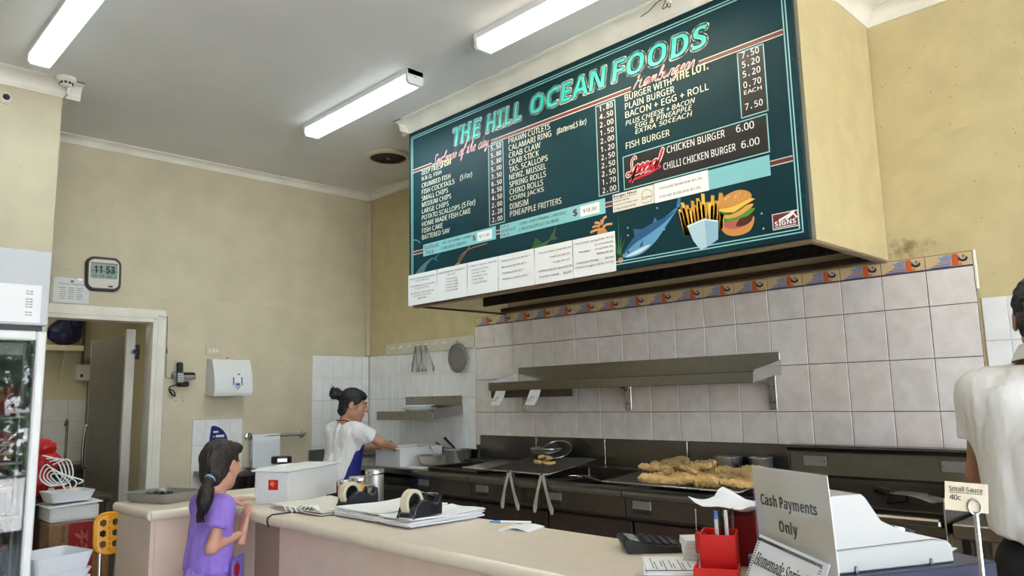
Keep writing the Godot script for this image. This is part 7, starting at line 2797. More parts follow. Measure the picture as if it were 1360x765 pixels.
func build_room_things() -> void:
	# open cool-room door
	var t := thing("cool_room_door", "grey open cool-room door leaf with steel edge inside the doorway", "door", Vector3(-1.985, 0, -0.16), 0.0)
	t.rotation.y = 0.02
	var st := new_st()
	span(st, Vector3(-0.03, 0.06, -0.80), Vector3(0.03, 1.93, -0.03), 0.004)
	part("leaf", st, worn("leaf_grey", Color(0.40, 0.39, 0.365), Color(0.45, 0.44, 0.41), 0.45, 0.2, 0.9, 0.01, 85), t)
	st = new_st()
	span(st, Vector3(-0.034, 0.05, -0.03), Vector3(0.034, 1.97, 0.0), 0.003)
	part("edge_strip", st, mats.bright_steel, t)
	st = new_st()
	span(st, Vector3(-0.034, 0.05, -0.82), Vector3(0.034, 1.94, -0.801), 0.003)
	part("edge_strip", st, mats.aluminium, t)
	for y in [1.80, 0.45]:
		st = new_st()
		box(st, Vector3(0.045, y, -0.005), Vector3(0.03, 0.11, 0.04), 0.004)
		box(st, Vector3(0.035, y, 0.012), Vector3(0.05, 0.03, 0.03), 0.004)
		part("hinge", st, mats.dark_plastic, t)
	st = new_st()
	tube(st, smooth_path([Vector3(-0.03, 1.25, -0.72), Vector3(-0.07, 1.23, -0.72), Vector3(-0.075, 0.95, -0.72), Vector3(-0.03, 0.93, -0.72)], 4), 0.011, 8)
	part("pull_handle", st, mats.steel, t)
	# shelf with things on top
	t = thing("room_shelf", "cream wooden shelf on brackets in the dim back room", "shelf", Vector3(-2.3, 1.93, -1.95))
	st = new_st()
	box(st, Vector3(0, 0, 0), Vector3(0.86, 0.05, 0.29), 0.004)
	part("board", st, mats.room_cream, t)
	for x in [-0.2, 0.3]:
		st = new_st()
		box(st, Vector3(x, -0.16, -0.02), Vector3(0.012, 0.30, 0.015), 0.002, Basis(Vector3(1, 0, 0), 0.5))
		part("bracket", st, mats.room_cream, t)
	t = thing("blue_bag", "dark blue plastic bag on the back room shelf", "bag", Vector3(-2.0, 1.955, -1.95))
	st = new_st()
	sdf_begin(Vector3(-0.25, -0.03, -0.2), Vector3(0.25, 0.40, 0.2), 0.016)
	sdf_ball(Vector3(0, 0.12, 0), Vector3(0.15, 0.12, 0.11), 0.05)
	sdf_ball(Vector3(0.05, 0.22, 0), Vector3(0.10, 0.09, 0.09), 0.05)
	sdf_crumple(0.03, 7.0, 5)
	sdf_end(st)
	put_mesh("bag", st.commit(), mat("bag_blue", Color(0.06, 0.09, 0.26), 0.5), t)
	t = thing("white_sack", "pale plastic sack beside the blue bag on the shelf", "sack", Vector3(-2.3, 1.955, -1.95))
	st = new_st()
	sdf_begin(Vector3(-0.2, -0.03, -0.2), Vector3(0.2, 0.40, 0.2), 0.016)
	sdf_ball(Vector3(0, 0.11, 0), Vector3(0.11, 0.11, 0.10), 0.05)
	sdf_ball(Vector3(-0.02, 0.24, 0), Vector3(0.07, 0.10, 0.07), 0.05)
	sdf_crumple(0.03, 8.0, 6)
	sdf_end(st)
	put_mesh("sack", st.commit(), mat("sack_pale", Color(0.55, 0.52, 0.48), 0.6), t)
	t = thing("switch_box", "white electrical switch box with conduit in the back room", "switch box", Vector3(-1.80, 1.72, -2.06))
	st = new_st()
	box(st, Vector3(0, 0, 0), Vector3(0.11, 0.15, 0.07), 0.006)
	part("box", st, mats.white_plastic, t)
	st = new_st()
	box(st, Vector3(-0.02, -0.03, 0.038), Vector3(0.02, 0.03, 0.012), 0.002)
	part("switch", st, mat("switch_blue", Color(0.1, 0.15, 0.35), 0.4), t)
	st = new_st()
	tube(st, smooth_path([Vector3(-0.01, 0.07, 0), Vector3(-0.01, 0.62, 0), Vector3(0.02, 0.66, 0.0), Vector3(0.25, 0.67, 0.0)], 4), 0.014, 8)
	part("conduit", st, mat("conduit_grey", Color(0.42, 0.41, 0.40), 0.5), t)
	t = thing("room_pipe", "dark vertical pipe on the back room tiles", "pipe", Vector3(-1.74, 0, -2.07))
	st = new_st()
	tube(st, [Vector3(0, 0.0, 0), Vector3(0, 1.85, 0)], 0.016, 8)
	part("pipe", st, mats.conduit_grey, t)
	t = thing("room_sink", "stainless steel sink bench in the dim back room", "sink", Vector3(-2.3, 0, -1.80))
	st = new_st()
	span(st, Vector3(-0.5, 0.86, -0.28), Vector3(0.52, 0.91, 0.25), 0.004)
	part("bench_top", st, mats.steel, t)
	st = new_st()
	span(st, Vector3(-0.48, 0.0, -0.26), Vector3(0.50, 0.859, 0.22), 0.004)
	part("cupboard", st, mat("cupboard_grey", Color(0.23, 0.235, 0.245), 0.5), t)
	st = new_st()
	tube(st, smooth_path([Vector3(0.38, 0.91, -0.2), Vector3(0.38, 1.25, -0.2), Vector3(0.36, 1.28, -0.15), Vector3(0.34, 1.24, -0.1)], 4), 0.011, 8)
	part("tap", st, mats.steel, t)
	# notices on the room's right wall
	for i in 3:
		t = thing("room_notice", ["upper printed notice on the back room wall", "middle printed notice on the back room wall", "lower printed notice on the back room wall"][i], "notice", Vector3(-1.3515, 1.85 - i * 0.33, -0.55), 0.0, "notices in the back room")
		st = new_st()
		box(st, Vector3(0, 0, 0), Vector3(0.002, 0.26, 0.18))
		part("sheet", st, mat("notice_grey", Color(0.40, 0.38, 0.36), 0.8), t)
		st = new_st()
		for k in 5:
			box(st, Vector3(-0.0013, 0.08 - k * 0.04, 0.01 * (k % 2)), Vector3(0.0006, 0.014, 0.12))
		part("print", st, mats.ink, t)
	# a tube light on the back room's ceiling, out of sight behind the door head
	t = thing("room_light", "fluorescent batten on the back room ceiling, hidden behind the door head", "light", Vector3(-2.6, 2.55, -1.1))
	st = new_st()
	box(st, Vector3(0, -0.03, 0), Vector3(0.10, 0.06, 1.2), 0.004)
	part("base", st, mats.white_plastic, t)
	st = new_st()
	box(st, Vector3(0, -0.075, 0), Vector3(0.08, 0.03, 1.16), 0.006)
	var glow := mat("room_tube_glow", Color(0.9, 0.9, 0.9), 0.5)
	glow.emission_enabled = true
	glow.emission = Color(1.0, 0.97, 0.9)
	glow.emission_energy_multiplier = 0.8
	part("light_diffuser", st, glow, t)
	var lamp := AreaLight3D.new()
	lamp.name = "lamp"
	lamp.area_size = Vector2(0.08, 1.15)
	lamp.light_color = Color(1.0, 0.97, 0.9)
	lamp.light_energy = ROOM_LIGHT
	lamp.area_range = 8.0
	lamp.shadow_enabled = true
	t.add_child(lamp)
	lamp.position = Vector3(0, -0.095, 0)
	lamp.rotation.x = -PI / 2


# ---------------------------------------------------------------- round the till
func build_till_things() -> void:
	# calculator
	var t := thing("calculator", "black desk calculator lying on the counter", "calculator", Vector3(-1.965, CY + 0.0005, 4.475), -0.75)
	var st := new_st()
	prism(st, pv([[-0.085, 0.0], [0.08, 0.0], [0.085, 0.012], [-0.095, 0.038], [-0.1, 0.03]]), 0.13, Transform3D(Basis.IDENTITY, Vector3(0, 0, -0.065)), 0.003)
	part("case", st, mats.black_plastic, t)
	for r in 4:
		for c in 5:
			st = new_st()
			box(st, Vector3(-0.025 + r * 0.026, 0.0315 - r * 0.0038, -0.048 + c * 0.024), Vector3(0.018, 0.008, 0.016), 0.002, Basis(Vector3(0, 0, 1), -0.143))
			part("key", st, mat("key_grey", Color(0.16, 0.16, 0.17), 0.4), t)
	st = new_st()
	box(st, Vector3(-0.066, 0.036, 0), Vector3(0.03, 0.003, 0.10), 0.001, Basis(Vector3(0, 0, 1), -0.143))
	part("display", st, mats.lcd, t)
	# printed sheets
	t = thing("price_sheets", "fanned stack of printed paper menus beside the red pen holder", "papers", Vector3(-2.155, CY + 0.0008, 4.655), 0.5)
	for i in 4:
		st = new_st()
		box(st, Vector3(i * 0.006, 0.001 + i * 0.0022, i * 0.004), Vector3(0.20, 0.0018, 0.15), 0.0, Basis(Vector3.UP, i * 0.07))
		part("sheet", st, mats.paper if i > 1 else mats.newsprint, t)
	st = new_st()
	for i in 9:
		box(st, Vector3(0.018 - 0.02 * (i % 2), 0.0092, -0.045 + i * 0.012), Vector3(0.12 - 0.03 * (i % 3), 0.0004, 0.0022), 0.0, Basis(Vector3.UP, 0.21))
	box(st, Vector3(-0.055, 0.0092, 0.012), Vector3(0.008, 0.0004, 0.13), 0.0, Basis(Vector3.UP, 0.21))
	part("print", st, mats.grey_ink, t)
	# red pen holder with pens, pad and spike
	t = thing("pen_holder", "red plastic desk organiser with tall pen cup on the counter", "pen holder", Vector3(-2.10, CY + 0.0008, 4.775), 0.45)
	st = new_st()
	var r := 0.052
	box(st, Vector3(0, 0.003, 0.0), Vector3(0.10, 0.006, 0.085), 0.001)
	for s in [-1, 1]:
		box(st, Vector3(s * 0.05, 0.05, 0), Vector3(0.004, 0.10, 0.085), 0.001)
		box(st, Vector3(0, 0.05, s * 0.0425), Vector3(0.10, 0.10, 0.004), 0.001)
	part("tall_cup", st, mats.red_plastic, t)
	st = new_st()
	box(st, Vector3(-0.092, 0.003, 0.0), Vector3(0.078, 0.006, 0.10), 0.001)
	for s in [-1, 1]:
		box(st, Vector3(-0.092, 0.018, s * 0.05), Vector3(0.078, 0.036, 0.004), 0.001)
	box(st, Vector3(-0.131, 0.018, 0), Vector3(0.004, 0.036, 0.10), 0.001)
	part("low_tray", st, mats.red_plastic, t)
	st = new_st()
	box(st, Vector3(0.052, 0.062, -0.05), Vector3(0.03, 0.05, 0.03), 0.002)
	part("clip_cup", st, mats.red_plastic, t)
	for i in 4:
		pen(Vector3(-2.09 + i * 0.013, CY + 0.0075, 4.765 + (i % 2) * 0.02), [0.12, 0.05, -0.06, -0.2][i], i)
	t = thing("note_pad", "white square note pad behind the red desk organiser", "note pad", Vector3(-2.02, CY + 0.0008, 4.66), 0.5)
	st = new_st()
	for i in 6:
		box(st, Vector3(0.002 * (i % 3), 0.006 + i * 0.010, 0.003 * (i % 2)), Vector3(0.09, 0.009, 0.085), 0.0, Basis(Vector3.UP, 0.06 * i))
	part("pad", st, mats.paper, t)
	t = thing("docket_spike", "thin upright steel docket spike on a white base by the pens", "spike", Vector3(-2.085, CY + 0.0008, 4.70))
	st = new_st()
	tube(st, [Vector3(0, 0.004, 0), Vector3(0, 0.145, 0)], 0.0014, 6)
	lathe(st, [Vector2(0, 0.142), Vector2(0.003, 0.145), Vector2(0, 0.148)], 8)
	part("needle", st, mats.bright_steel, t)
	st = new_st()
	lathe(st, [Vector2(0, 0), Vector2(0.012, 0), Vector2(0.011, 0.004), Vector2(0, 0.006)], 16)
	part("base", st, mats.white_plastic, t)
	# red box with a white paper bag lying over it
	t = thing("red_carton", "tall dark red box behind the pen holder, under white paper", "box", Vector3(-1.955, CY + 0.0005, 4.775), 0.1)
	st = new_st()
	box(st, Vector3(0, 0.065, 0), Vector3(0.10, 0.13, 0.09), 0.002)
	part("board", st, mat("dark_red", Color(0.48, 0.06, 0.07), 0.5), t)
	t = thing("paper_bag", "open white paper bag lying tilted over the red box", "paper bag", Vector3(-1.955, CY + 0.137, 4.745), 1.35)
	st = new_st()
	var grid := []
	for i in 9:
		var row := []
		for j in 9:
			var u := j / 8.0 - 0.5
			var v := i / 8.0 - 0.5
			row.append(Vector3(u * 0.22, 0.05 * u * u * 4.0 * 0.4 + 0.006 * sin(u * 9.0 + v * 4.0) + 0.03 * v * v + (0.012 if i < 2 else 0.0), -v * 0.14))
		grid.append(row)
	sheet(st, grid, 0.0012)
	part("bag_front", st, mats.paper, t)
	st = new_st()
	grid = []
	for i in 5:
		var row := []
		for j in 9:
			var u := j / 8.0 - 0.5
			row.append(Vector3(u * (0.22 - 0.03 * i), 0.02 * u * u * 4.0 - 0.012 * i + 0.008 + 0.003 * sin(u * 14.0), 0.071 - 0.006 * i))
		grid.append(row)
	sheet(st, grid, 0.0012)
	part("bag_side", st, mats.newsprint, t)
	build_register()
	build_signs()


func pen(at: Vector3, lean: float, i: int) -> void:
	var t := thing("pen", ["white pen with blue clip, leftmost in the red cup", "white pen with clear barrel in the red cup", "black pen leaning in the red cup", "dark brown pen, rightmost in the red cup"][i], "pen", at, 0.45, "pens in the red cup")
	t.rotation.z = lean
	var st := new_st()
	tube(st, [Vector3(0, 0.0, 0), Vector3(0, 0.125, 0)], 0.005, 10)
	part("barrel", st, [mats.white_plastic, mats.white_plastic, mats.black_plastic, mats.dark_brown][i], t)
	st = new_st()
	tube(st, [Vector3(0, 0.126, 0), Vector3(0, 0.145, 0)], [0.0055, 0.004], 10)
	box(st, Vector3(0.006, 0.125, 0), Vector3(0.002, 0.035, 0.004), 0.0005)
	part("cap", st, [mats.cap_blue, mats.white_plastic, mats.black_plastic, mats.black_plastic][i], t)


func build_register() -> void:
	# local x runs from the display to the operator; the near side faces +z
	var turn := -atan2(0.45, 0.89)
	var at := Vector3(-2.24, CY, 5.13)
	var t := thing("cash_drawer", "flat dark navy cash drawer under the cream till", "cash drawer", at + Vector3(0.0, 0.001, 0.0), turn)
	var st := new_st()
	box(st, Vector3(0.185, 0.034, -0.115), Vector3(0.45, 0.068, 0.28), 0.004)
	part("case", st, mat("drawer_navy", Color(0.16, 0.18, 0.27), 0.35), t)
	st = new_st()
	box(st, Vector3(0.4115, 0.036, -0.115), Vector3(0.004, 0.055, 0.25), 0.002)
	part("front", st, mats.dark_plastic, t)
	t = thing("till", "cream plastic cash register with sloping keyboard on the navy drawer", "cash register", at + Vector3(0, 0.0705, 0), turn)
	var prof := PackedVector2Array([Vector2(0.0, 0.0), Vector2(0.315, 0.0), Vector2(0.313, 0.03), Vector2(0.300, 0.045), Vector2(0.18, 0.072), Vector2(0.125, 0.098), Vector2(0.09, 0.15), Vector2(0.08, 0.158), Vector2(0.005, 0.158), Vector2(0.0, 0.15)])
	st = new_st()
	var low := PackedVector2Array([Vector2(-0.003, 0.0), Vector2(0.318, 0.0), Vector2(0.315, 0.034), Vector2(0.303, 0.046), Vector2(0.26, 0.0505), Vector2(-0.003, 0.046)])
	prism(st, low, 0.25, Transform3D(Basis.IDENTITY, Vector3(0, 0, -0.25)), 0.003)
	part("lower_case", st, mats.cream_plastic, t)
	st = new_st()
	var upc := PackedVector2Array([Vector2(0.0, 0.048), Vector2(0.26, 0.0525), Vector2(0.295, 0.0475), Vector2(0.18, 0.076), Vector2(0.128, 0.10), Vector2(0.092, 0.15), Vector2(0.082, 0.158), Vector2(0.005, 0.158), Vector2(0.0, 0.15)])
	prism(st, upc, 0.246, Transform3D(Basis.IDENTITY, Vector3(0, 0, -0.248)), 0.004)
	part("upper_case", st, mats.cream_plastic, t)
	for x in [0.05, 0.25]:
		st = new_st()
		box(st, Vector3(x, 0.006, 0.002), Vector3(0.006, 0.014, 0.006), 0.001)
		part("lug", st, mats.steel, t)
	st = new_st()
	box(st, Vector3(0.11, 0.128, -0.125), Vector3(0.004, 0.03, 0.16), 0.001, Basis(Vector3(0, 0, 1), 0.62))
	part("display", st, mats.black_plastic, t)
	for r in 4:
		for c in 7:
			st = new_st()
			box(st, Vector3(0.165 + r * 0.028, 0.084 - r * 0.0075, -0.05 - c * 0.028), Vector3(0.02, 0.01, 0.02), 0.003, Basis(Vector3(0, 0, 1), -0.25))
			part("key", st, [mats.white_plastic, mats.key_grey][(r + c) % 2], t)
	t = thing("receipt_slip", "white receipt slip sticking out beyond the till keyboard", "receipt", Vector3(-1.98, CY + 0.0715, 5.255), turn)
	st = new_st()
	sheet(st, [[Vector3(0.04, 0.0, -0.05), Vector3(0.075, 0.004, -0.05), Vector3(0.10, 0.012, -0.05)], [Vector3(0.04, 0.0, -0.12), Vector3(0.075, 0.004, -0.12), Vector3(0.10, 0.01, -0.12)]], 0.0006)
	part("slip", st, mats.paper, t)


func build_signs() -> void:
	# cash payments sign: a laminated sheet standing against the till
	var a := Vector3(-2.352, 0, 5.03)
	var b := Vector3(-2.457, 0, 5.235)
	var x := (b - a).normalized()
	var w := (b - a).length()
	var back := Vector3.UP.cross(x).normalized() * -1.0  # towards the kitchen
	var lean := (Vector3.UP + back * 0.05).normalized()
	var face := x.cross(lean).normalized()
	var t := thing("payment_sign", "upright laminated white sign reading Cash Payments Only", "sign", a + Vector3(0, CY + 0.001, 0))
	t.basis = Basis(x, lean, face)
	var st := new_st()
	box(st, Vector3(w * 0.5, 0.148, -0.001), Vector3(w, 0.296, 0.002), 0.0005)
	part("sheet", st, mats.warm_paper, t)
	st = new_st()
	letters(st, "Cash Payments", frame_z(0.020, 0.212, 0.0002), 0.172, 0.031, sans_heavy(), 0.0006, 0.0, 1.0)
	letters(st, "Only", frame_z(0.072, 0.165, 0.0002), 0.056, 0.031, sans_heavy(), 0.0006, 0.0, 1.0)
	part("lettering", st, mats.ink, t)
	st = new_st()
	box(st, Vector3(w * 0.5, 0.148, 0.0012), Vector3(w + 0.006, 0.30, 0.0008))
	part("laminate", st, mats.clear_plastic, t)
	# spring roll sign leaning in front of it
	t = thing("spring_roll_sign", "white sleeve sign reading Homemade Spring Roll with stitched edge", "sign", Vector3.ZERO)
	var tl := Vector3(-2.405, 1.116, 5.055)
	var tr := Vector3(-2.487, 1.096, 5.222)
	var ux := (tr - tl).normalized()
	var out := ux.cross(Vector3.UP).normalized()
	if out.x > 0:
		out = -out
	var down := (Vector3.DOWN + out * 0.42 - ux * 0.10).normalized()
	var nn := ux.cross(-down).normalized()
	t.transform = Transform3D(Basis(ux, -down, nn), tl)
	var ww := (tr - tl).length()
	st = new_st()
	var grid := []
	for i in 8:
		var row := []
		for j in 8:
			var u := j / 7.0
			var v := i / 7.0
			row.append(Vector3(u * ww, -0.17 + v * 0.17, 0.006 * sin(u * 3.0 + v * 2.0) - 0.004))
		grid.append(row)
	sheet(st, grid, 0.0008)
	part("sheet", st, mats.paper, t)
	st = new_st()
	letters(st, "Homemade Spring Roll", frame_z(0.012, -0.066, 0.0055), 0.172, 0.034, serif, 0.0006, 0.15, 1.0)
	part("lettering", st, mats.ink, t)
	st = new_st()
	for i in 40:
		var u := (i + 0.5) / 40.0
		box(st, Vector3(u * ww, -0.008 - 0.0005, 0.0045 + 0.003 * sin(u * 3.0)), Vector3(0.0022, 0.006, 0.002))
	for i in 30:
		for s in [0.0, 1.0]:
			box(st, Vector3(s * (ww - 0.010) + 0.005, -0.012 - i * 0.0052, 0.0025), Vector3(0.005, 0.002, 0.002))
	var stitches := part("stitching", st, mats.grey_ink, t)
	stitches.set_meta("kind", "stuff")
	# sauce sign on a wire stand
	t = thing("sauce_sign", "small card reading Small Sauce 40c on a chrome ring stand", "sign", Vector3(-2.44, CY + 0.001, 5.455))
	st = new_st()
	lathe(st, [Vector2(0, 0), Vector2(0.032, 0), Vector2(0.032, 0.006), Vector2(0.006, 0.012), Vector2(0, 0.012)], 24)
	part("base", st, mats.chrome, t)
	st = new_st()
	tube(st, [Vector3(0, 0.01, 0), Vector3(0, 0.246, 0)], 0.0042, 10)
	part("rod", st, mats.chrome, t)
	st = new_st()
	var c := []
	var sx := Vector3(0.43, 0, 0.90)
	for i in 20:
		var a2 := TAU * i / 20.0
		c.append(Vector3(0, 0.257, 0) + (sx * cos(a2) + Vector3.UP * sin(a2) * 1.25) * 0.0095)
	tube(st, c, 0.0016, 6, false, true)
	part("ring_clip", st, mats.chrome, t)
	var card := Node3D.new()
	card.name = "card"
	t.add_child(card)
	card.transform = Transform3D(Basis(sx.normalized(), Vector3.UP, sx.normalized().cross(Vector3.UP)).rotated(sx.normalized().cross(Vector3.UP), -0.08), Vector3(-0.018, 0.252, -0.038))
	st = new_st()
	box(st, Vector3(0.03, 0.022, -0.003), Vector3(0.062, 0.046, 0.001))
	part("sheet", st, mat("card_cream", Color(0.78, 0.73, 0.63), 0.8), card)
	st = new_st()
	letters(st, "Small Sauce", frame_z(0.005, 0.030, -0.0022), 0.048, 0.0085, sans, 0.0005, 0.0, 1.5)
	box(st, Vector3(0.029, 0.028, -0.0022), Vector3(0.048, 0.0008, 0.0005))
	letters(st, "40c", frame_z(0.006, 0.016, -0.0022), 0.016, 0.0085, sans, 0.0005, 0.0, 1.5)
	part("lettering", st, mats.ink, card)
	# white paper near the frame's corner
	t = thing("white_bags", "stack of white paper bags at the counter end in front of the till", "paper bags", Vector3(-2.30, CY + 0.0008, 5.55), -0.5)
	for i in 4:
		st = new_st()
		box(st, Vector3(0, 0.004 + i * 0.006, 0), Vector3(0.14, 0.005, 0.10), 0.001, Basis(Vector3.UP, 0.05 * i))
		part("bag", st, mats.paper, t)


func sans_heavy() -> Font:
	var f := SystemFont.new()
	f.font_names = PackedStringArray(["Droid Sans"])
	f.font_weight = 700
	return f


# ---------------------------------------------------------------- smooth shapes: a distance field on a grid, meshed as surface nets
var f_lo: Vector3
var f_cell: float
var f_n: Vector3i
var f_val: PackedFloat32Array


func sdf_begin(lo: Vector3, hi: Vector3, cell: float) -> void:
	f_lo = lo
	f_cell = cell
	var d := (hi - lo) / cell
	f_n = Vector3i(int(d.x) + 2, int(d.y) + 2, int(d.z) + 2)
	f_val = PackedFloat32Array()
	f_val.resize(f_n.x * f_n.y * f_n.z)
	f_val.fill(0.2)


func sdf_range(lo: Vector3, hi: Vector3) -> Array:
	var a := (lo - f_lo) / f_cell
	var b := (hi - f_lo) / f_cell
	return [clampi(int(floor(a.x)), 0, f_n.x - 1), clampi(int(floor(a.y)), 0, f_n.y - 1), clampi(int(floor(a.z)), 0, f_n.z - 1), clampi(int(ceil(b.x)), 0, f_n.x - 1), clampi(int(ceil(b.y)), 0, f_n.y - 1), clampi(int(ceil(b.z)), 0, f_n.z - 1)]


# a tapered capsule; flat > 0 cuts its far end square; sub digs it out
func sdf_bone(a: Vector3, b: Vector3, ra: float, rb: float, k := 0.02, flat := false, sub := false) -> void:
	var m: float = maxf(ra, rb) + k + f_cell * 2.0
	var v := Vector3.ONE * m
	var r := sdf_range(a.min(b) - v, a.max(b) + v)
	var ab := b - a
	var l2: float = maxf(ab.length_squared(), 1e-9)
	var dir := ab.normalized()
	for z in range(r[2], r[5] + 1):
		for y in range(r[1], r[4] + 1):
			var at: int = (z * f_n.y + y) * f_n.x
			for x in range(r[0], r[3] + 1):
				var p := f_lo + Vector3(x, y, z) * f_cell
				var t: float = clampf((p - a).dot(ab) / l2, 0.0, 1.0)
				var d := p.distance_to(a + ab * t) - lerpf(ra, rb, t)
				if flat:
					d = maxf(d, (p - b).dot(dir))
				var o := f_val[at + x]
				if sub:
					var h: float = maxf(k - absf(-d - o), 0.0) / k
					f_val[at + x] = maxf(o, -d) + h * h * k * 0.25
				else:
					var h: float = maxf(k - absf(d - o), 0.0) / k
					f_val[at + x] = minf(o, d) - h * h * k * 0.25


func sdf_ball(c: Vector3, rad: Vector3, k := 0.02, b := Basis.IDENTITY, sub := false) -> void:  # an ellipsoid
	var big: float = maxf(rad.x, maxf(rad.y, rad.z)) + k + f_cell * 2.0
	var v := Vector3.ONE * big
	var r := sdf_range(c - v, c + v)
	var inv := b.inverse()
	for z in range(r[2], r[5] + 1):
		for y in range(r[1], r[4] + 1):
			var at: int = (z * f_n.y + y) * f_n.x
			for x in range(r[0], r[3] + 1):
				var p := inv * (f_lo + Vector3(x, y, z) * f_cell - c)
				var q := p / rad
				var k0 := q.length()
				var k1 := (q / rad).length()
				var d: float = k0 * (k0 - 1.0) / maxf(k1, 1e-6)
				var o := f_val[at + x]
				if sub:
					var h: float = maxf(k - absf(-d - o), 0.0) / k
					f_val[at + x] = maxf(o, -d) + h * h * k * 0.25
				else:
					var h: float = maxf(k - absf(d - o), 0.0) / k
					f_val[at + x] = minf(o, d) - h * h * k * 0.25


func sdf_cut(point: Vector3, n: Vector3) -> void:  # keep what lies behind the plane
	for z in f_n.z:
		for y in f_n.y:
			var at: int = (z * f_n.y + y) * f_n.x
			for x in f_n.x:
				var i := at + x
				if f_val[i] < 0.1:
					f_val[i] = maxf(f_val[i], (f_lo + Vector3(x, y, z) * f_cell - point).dot(n))


func sdf_crumple(amp: float, freq: float, sd: int, stretch := Vector3.ONE) -> void:
	var n := FastNoiseLite.new()
	n.seed = sd
	n.frequency = freq
	n.fractal_octaves = 3
	n.fractal_type = FastNoiseLite.FRACTAL_RIDGED
	for z in f_n.z:
		for y in f_n.y:
			var at: int = (z * f_n.y + y) * f_n.x
			for x in f_n.x:
				var i := at + x
				if absf(f_val[i]) < 0.05:
					var p := (f_lo + Vector3(x, y, z) * f_cell) * stretch
					f_val[i] += amp * 0.5 * n.get_noise_3dv(p)


func sdf_end(st: SurfaceTool, xf := Transform3D.IDENTITY) -> void:
	var nx := f_n.x
	var ny := f_n.y
	var nz := f_n.z
	var sy := nx
	var sz := nx * ny
	var ids := PackedInt32Array()
	ids.resize(nx * ny * nz)
	ids.fill(-1)
	var pos := PackedVector3Array()
	var nor := PackedVector3Array()
	var corner := [0, 1, sy, sy + 1, sz, sz + 1, sz + sy, sz + sy + 1]
	var edges := [[0, 1], [2, 3], [4, 5], [6, 7], [0, 2], [1, 3], [4, 6], [5, 7], [0, 4], [1, 5], [2, 6], [3, 7]]
	var offs := [Vector3(0, 0, 0), Vector3(1, 0, 0), Vector3(0, 1, 0), Vector3(1, 1, 0), Vector3(0, 0, 1), Vector3(1, 0, 1), Vector3(0, 1, 1), Vector3(1, 1, 1)]
	var lim := f_cell * 2.2
	for z in nz - 1:
		for y in ny - 1:
			var at := z * sz + y * sy
			for x in nx - 1:
				var i := at + x
				if absf(f_val[i]) > lim:
					continue
				var neg := 0
				for c in 8:
					if f_val[i + corner[c]] < 0.0:
						neg += 1
				if neg == 0 or neg == 8:
					continue
				var sum := Vector3.ZERO
				var cnt := 0
				for e in edges:
					var a: float = f_val[i + corner[e[0]]]
					var b: float = f_val[i + corner[e[1]]]
					if (a < 0.0) != (b < 0.0):
						sum += offs[e[0]].lerp(offs[e[1]], a / (a - b))
						cnt += 1
				var g := Vector3.ZERO
				for c in 8:
					g += (offs[c] * 2.0 - Vector3.ONE) * f_val[i + corner[c]]
				ids[i] = pos.size()
				pos.append(xf * (f_lo + (Vector3(x, y, z) + sum / cnt) * f_cell))
				nor.append((xf.basis * g).normalized())
	var emit := func(a: int, b: int, c: int, d: int, flip: bool) -> void:
		if a < 0 or b < 0 or c < 0 or d < 0:
			return
		var o := [a, b, c, a, c, d] if flip else [a, c, b, a, d, c]
		for k in o:
			st.set_normal(nor[k])
			st.add_vertex(pos[k])
	for z in range(1, nz - 1):
		for y in range(1, ny - 1):
			var at := z * sz + y * sy
			for x in range(1, nx - 1):
				var i := at + x
				var v := f_val[i]
				if absf(v) > lim:
					continue
				var s := v < 0.0
				if s != (f_val[i + 1] < 0.0):
					emit.call(ids[i - sy - sz], ids[i - sz], ids[i], ids[i - sy], not s)
				if s != (f_val[i + sy] < 0.0):
					emit.call(ids[i - 1 - sz], ids[i - 1], ids[i], ids[i - sz], not s)
				if s != (f_val[i + sz] < 0.0):
					emit.call(ids[i - 1 - sy], ids[i - sy], ids[i], ids[i - 1], not s)


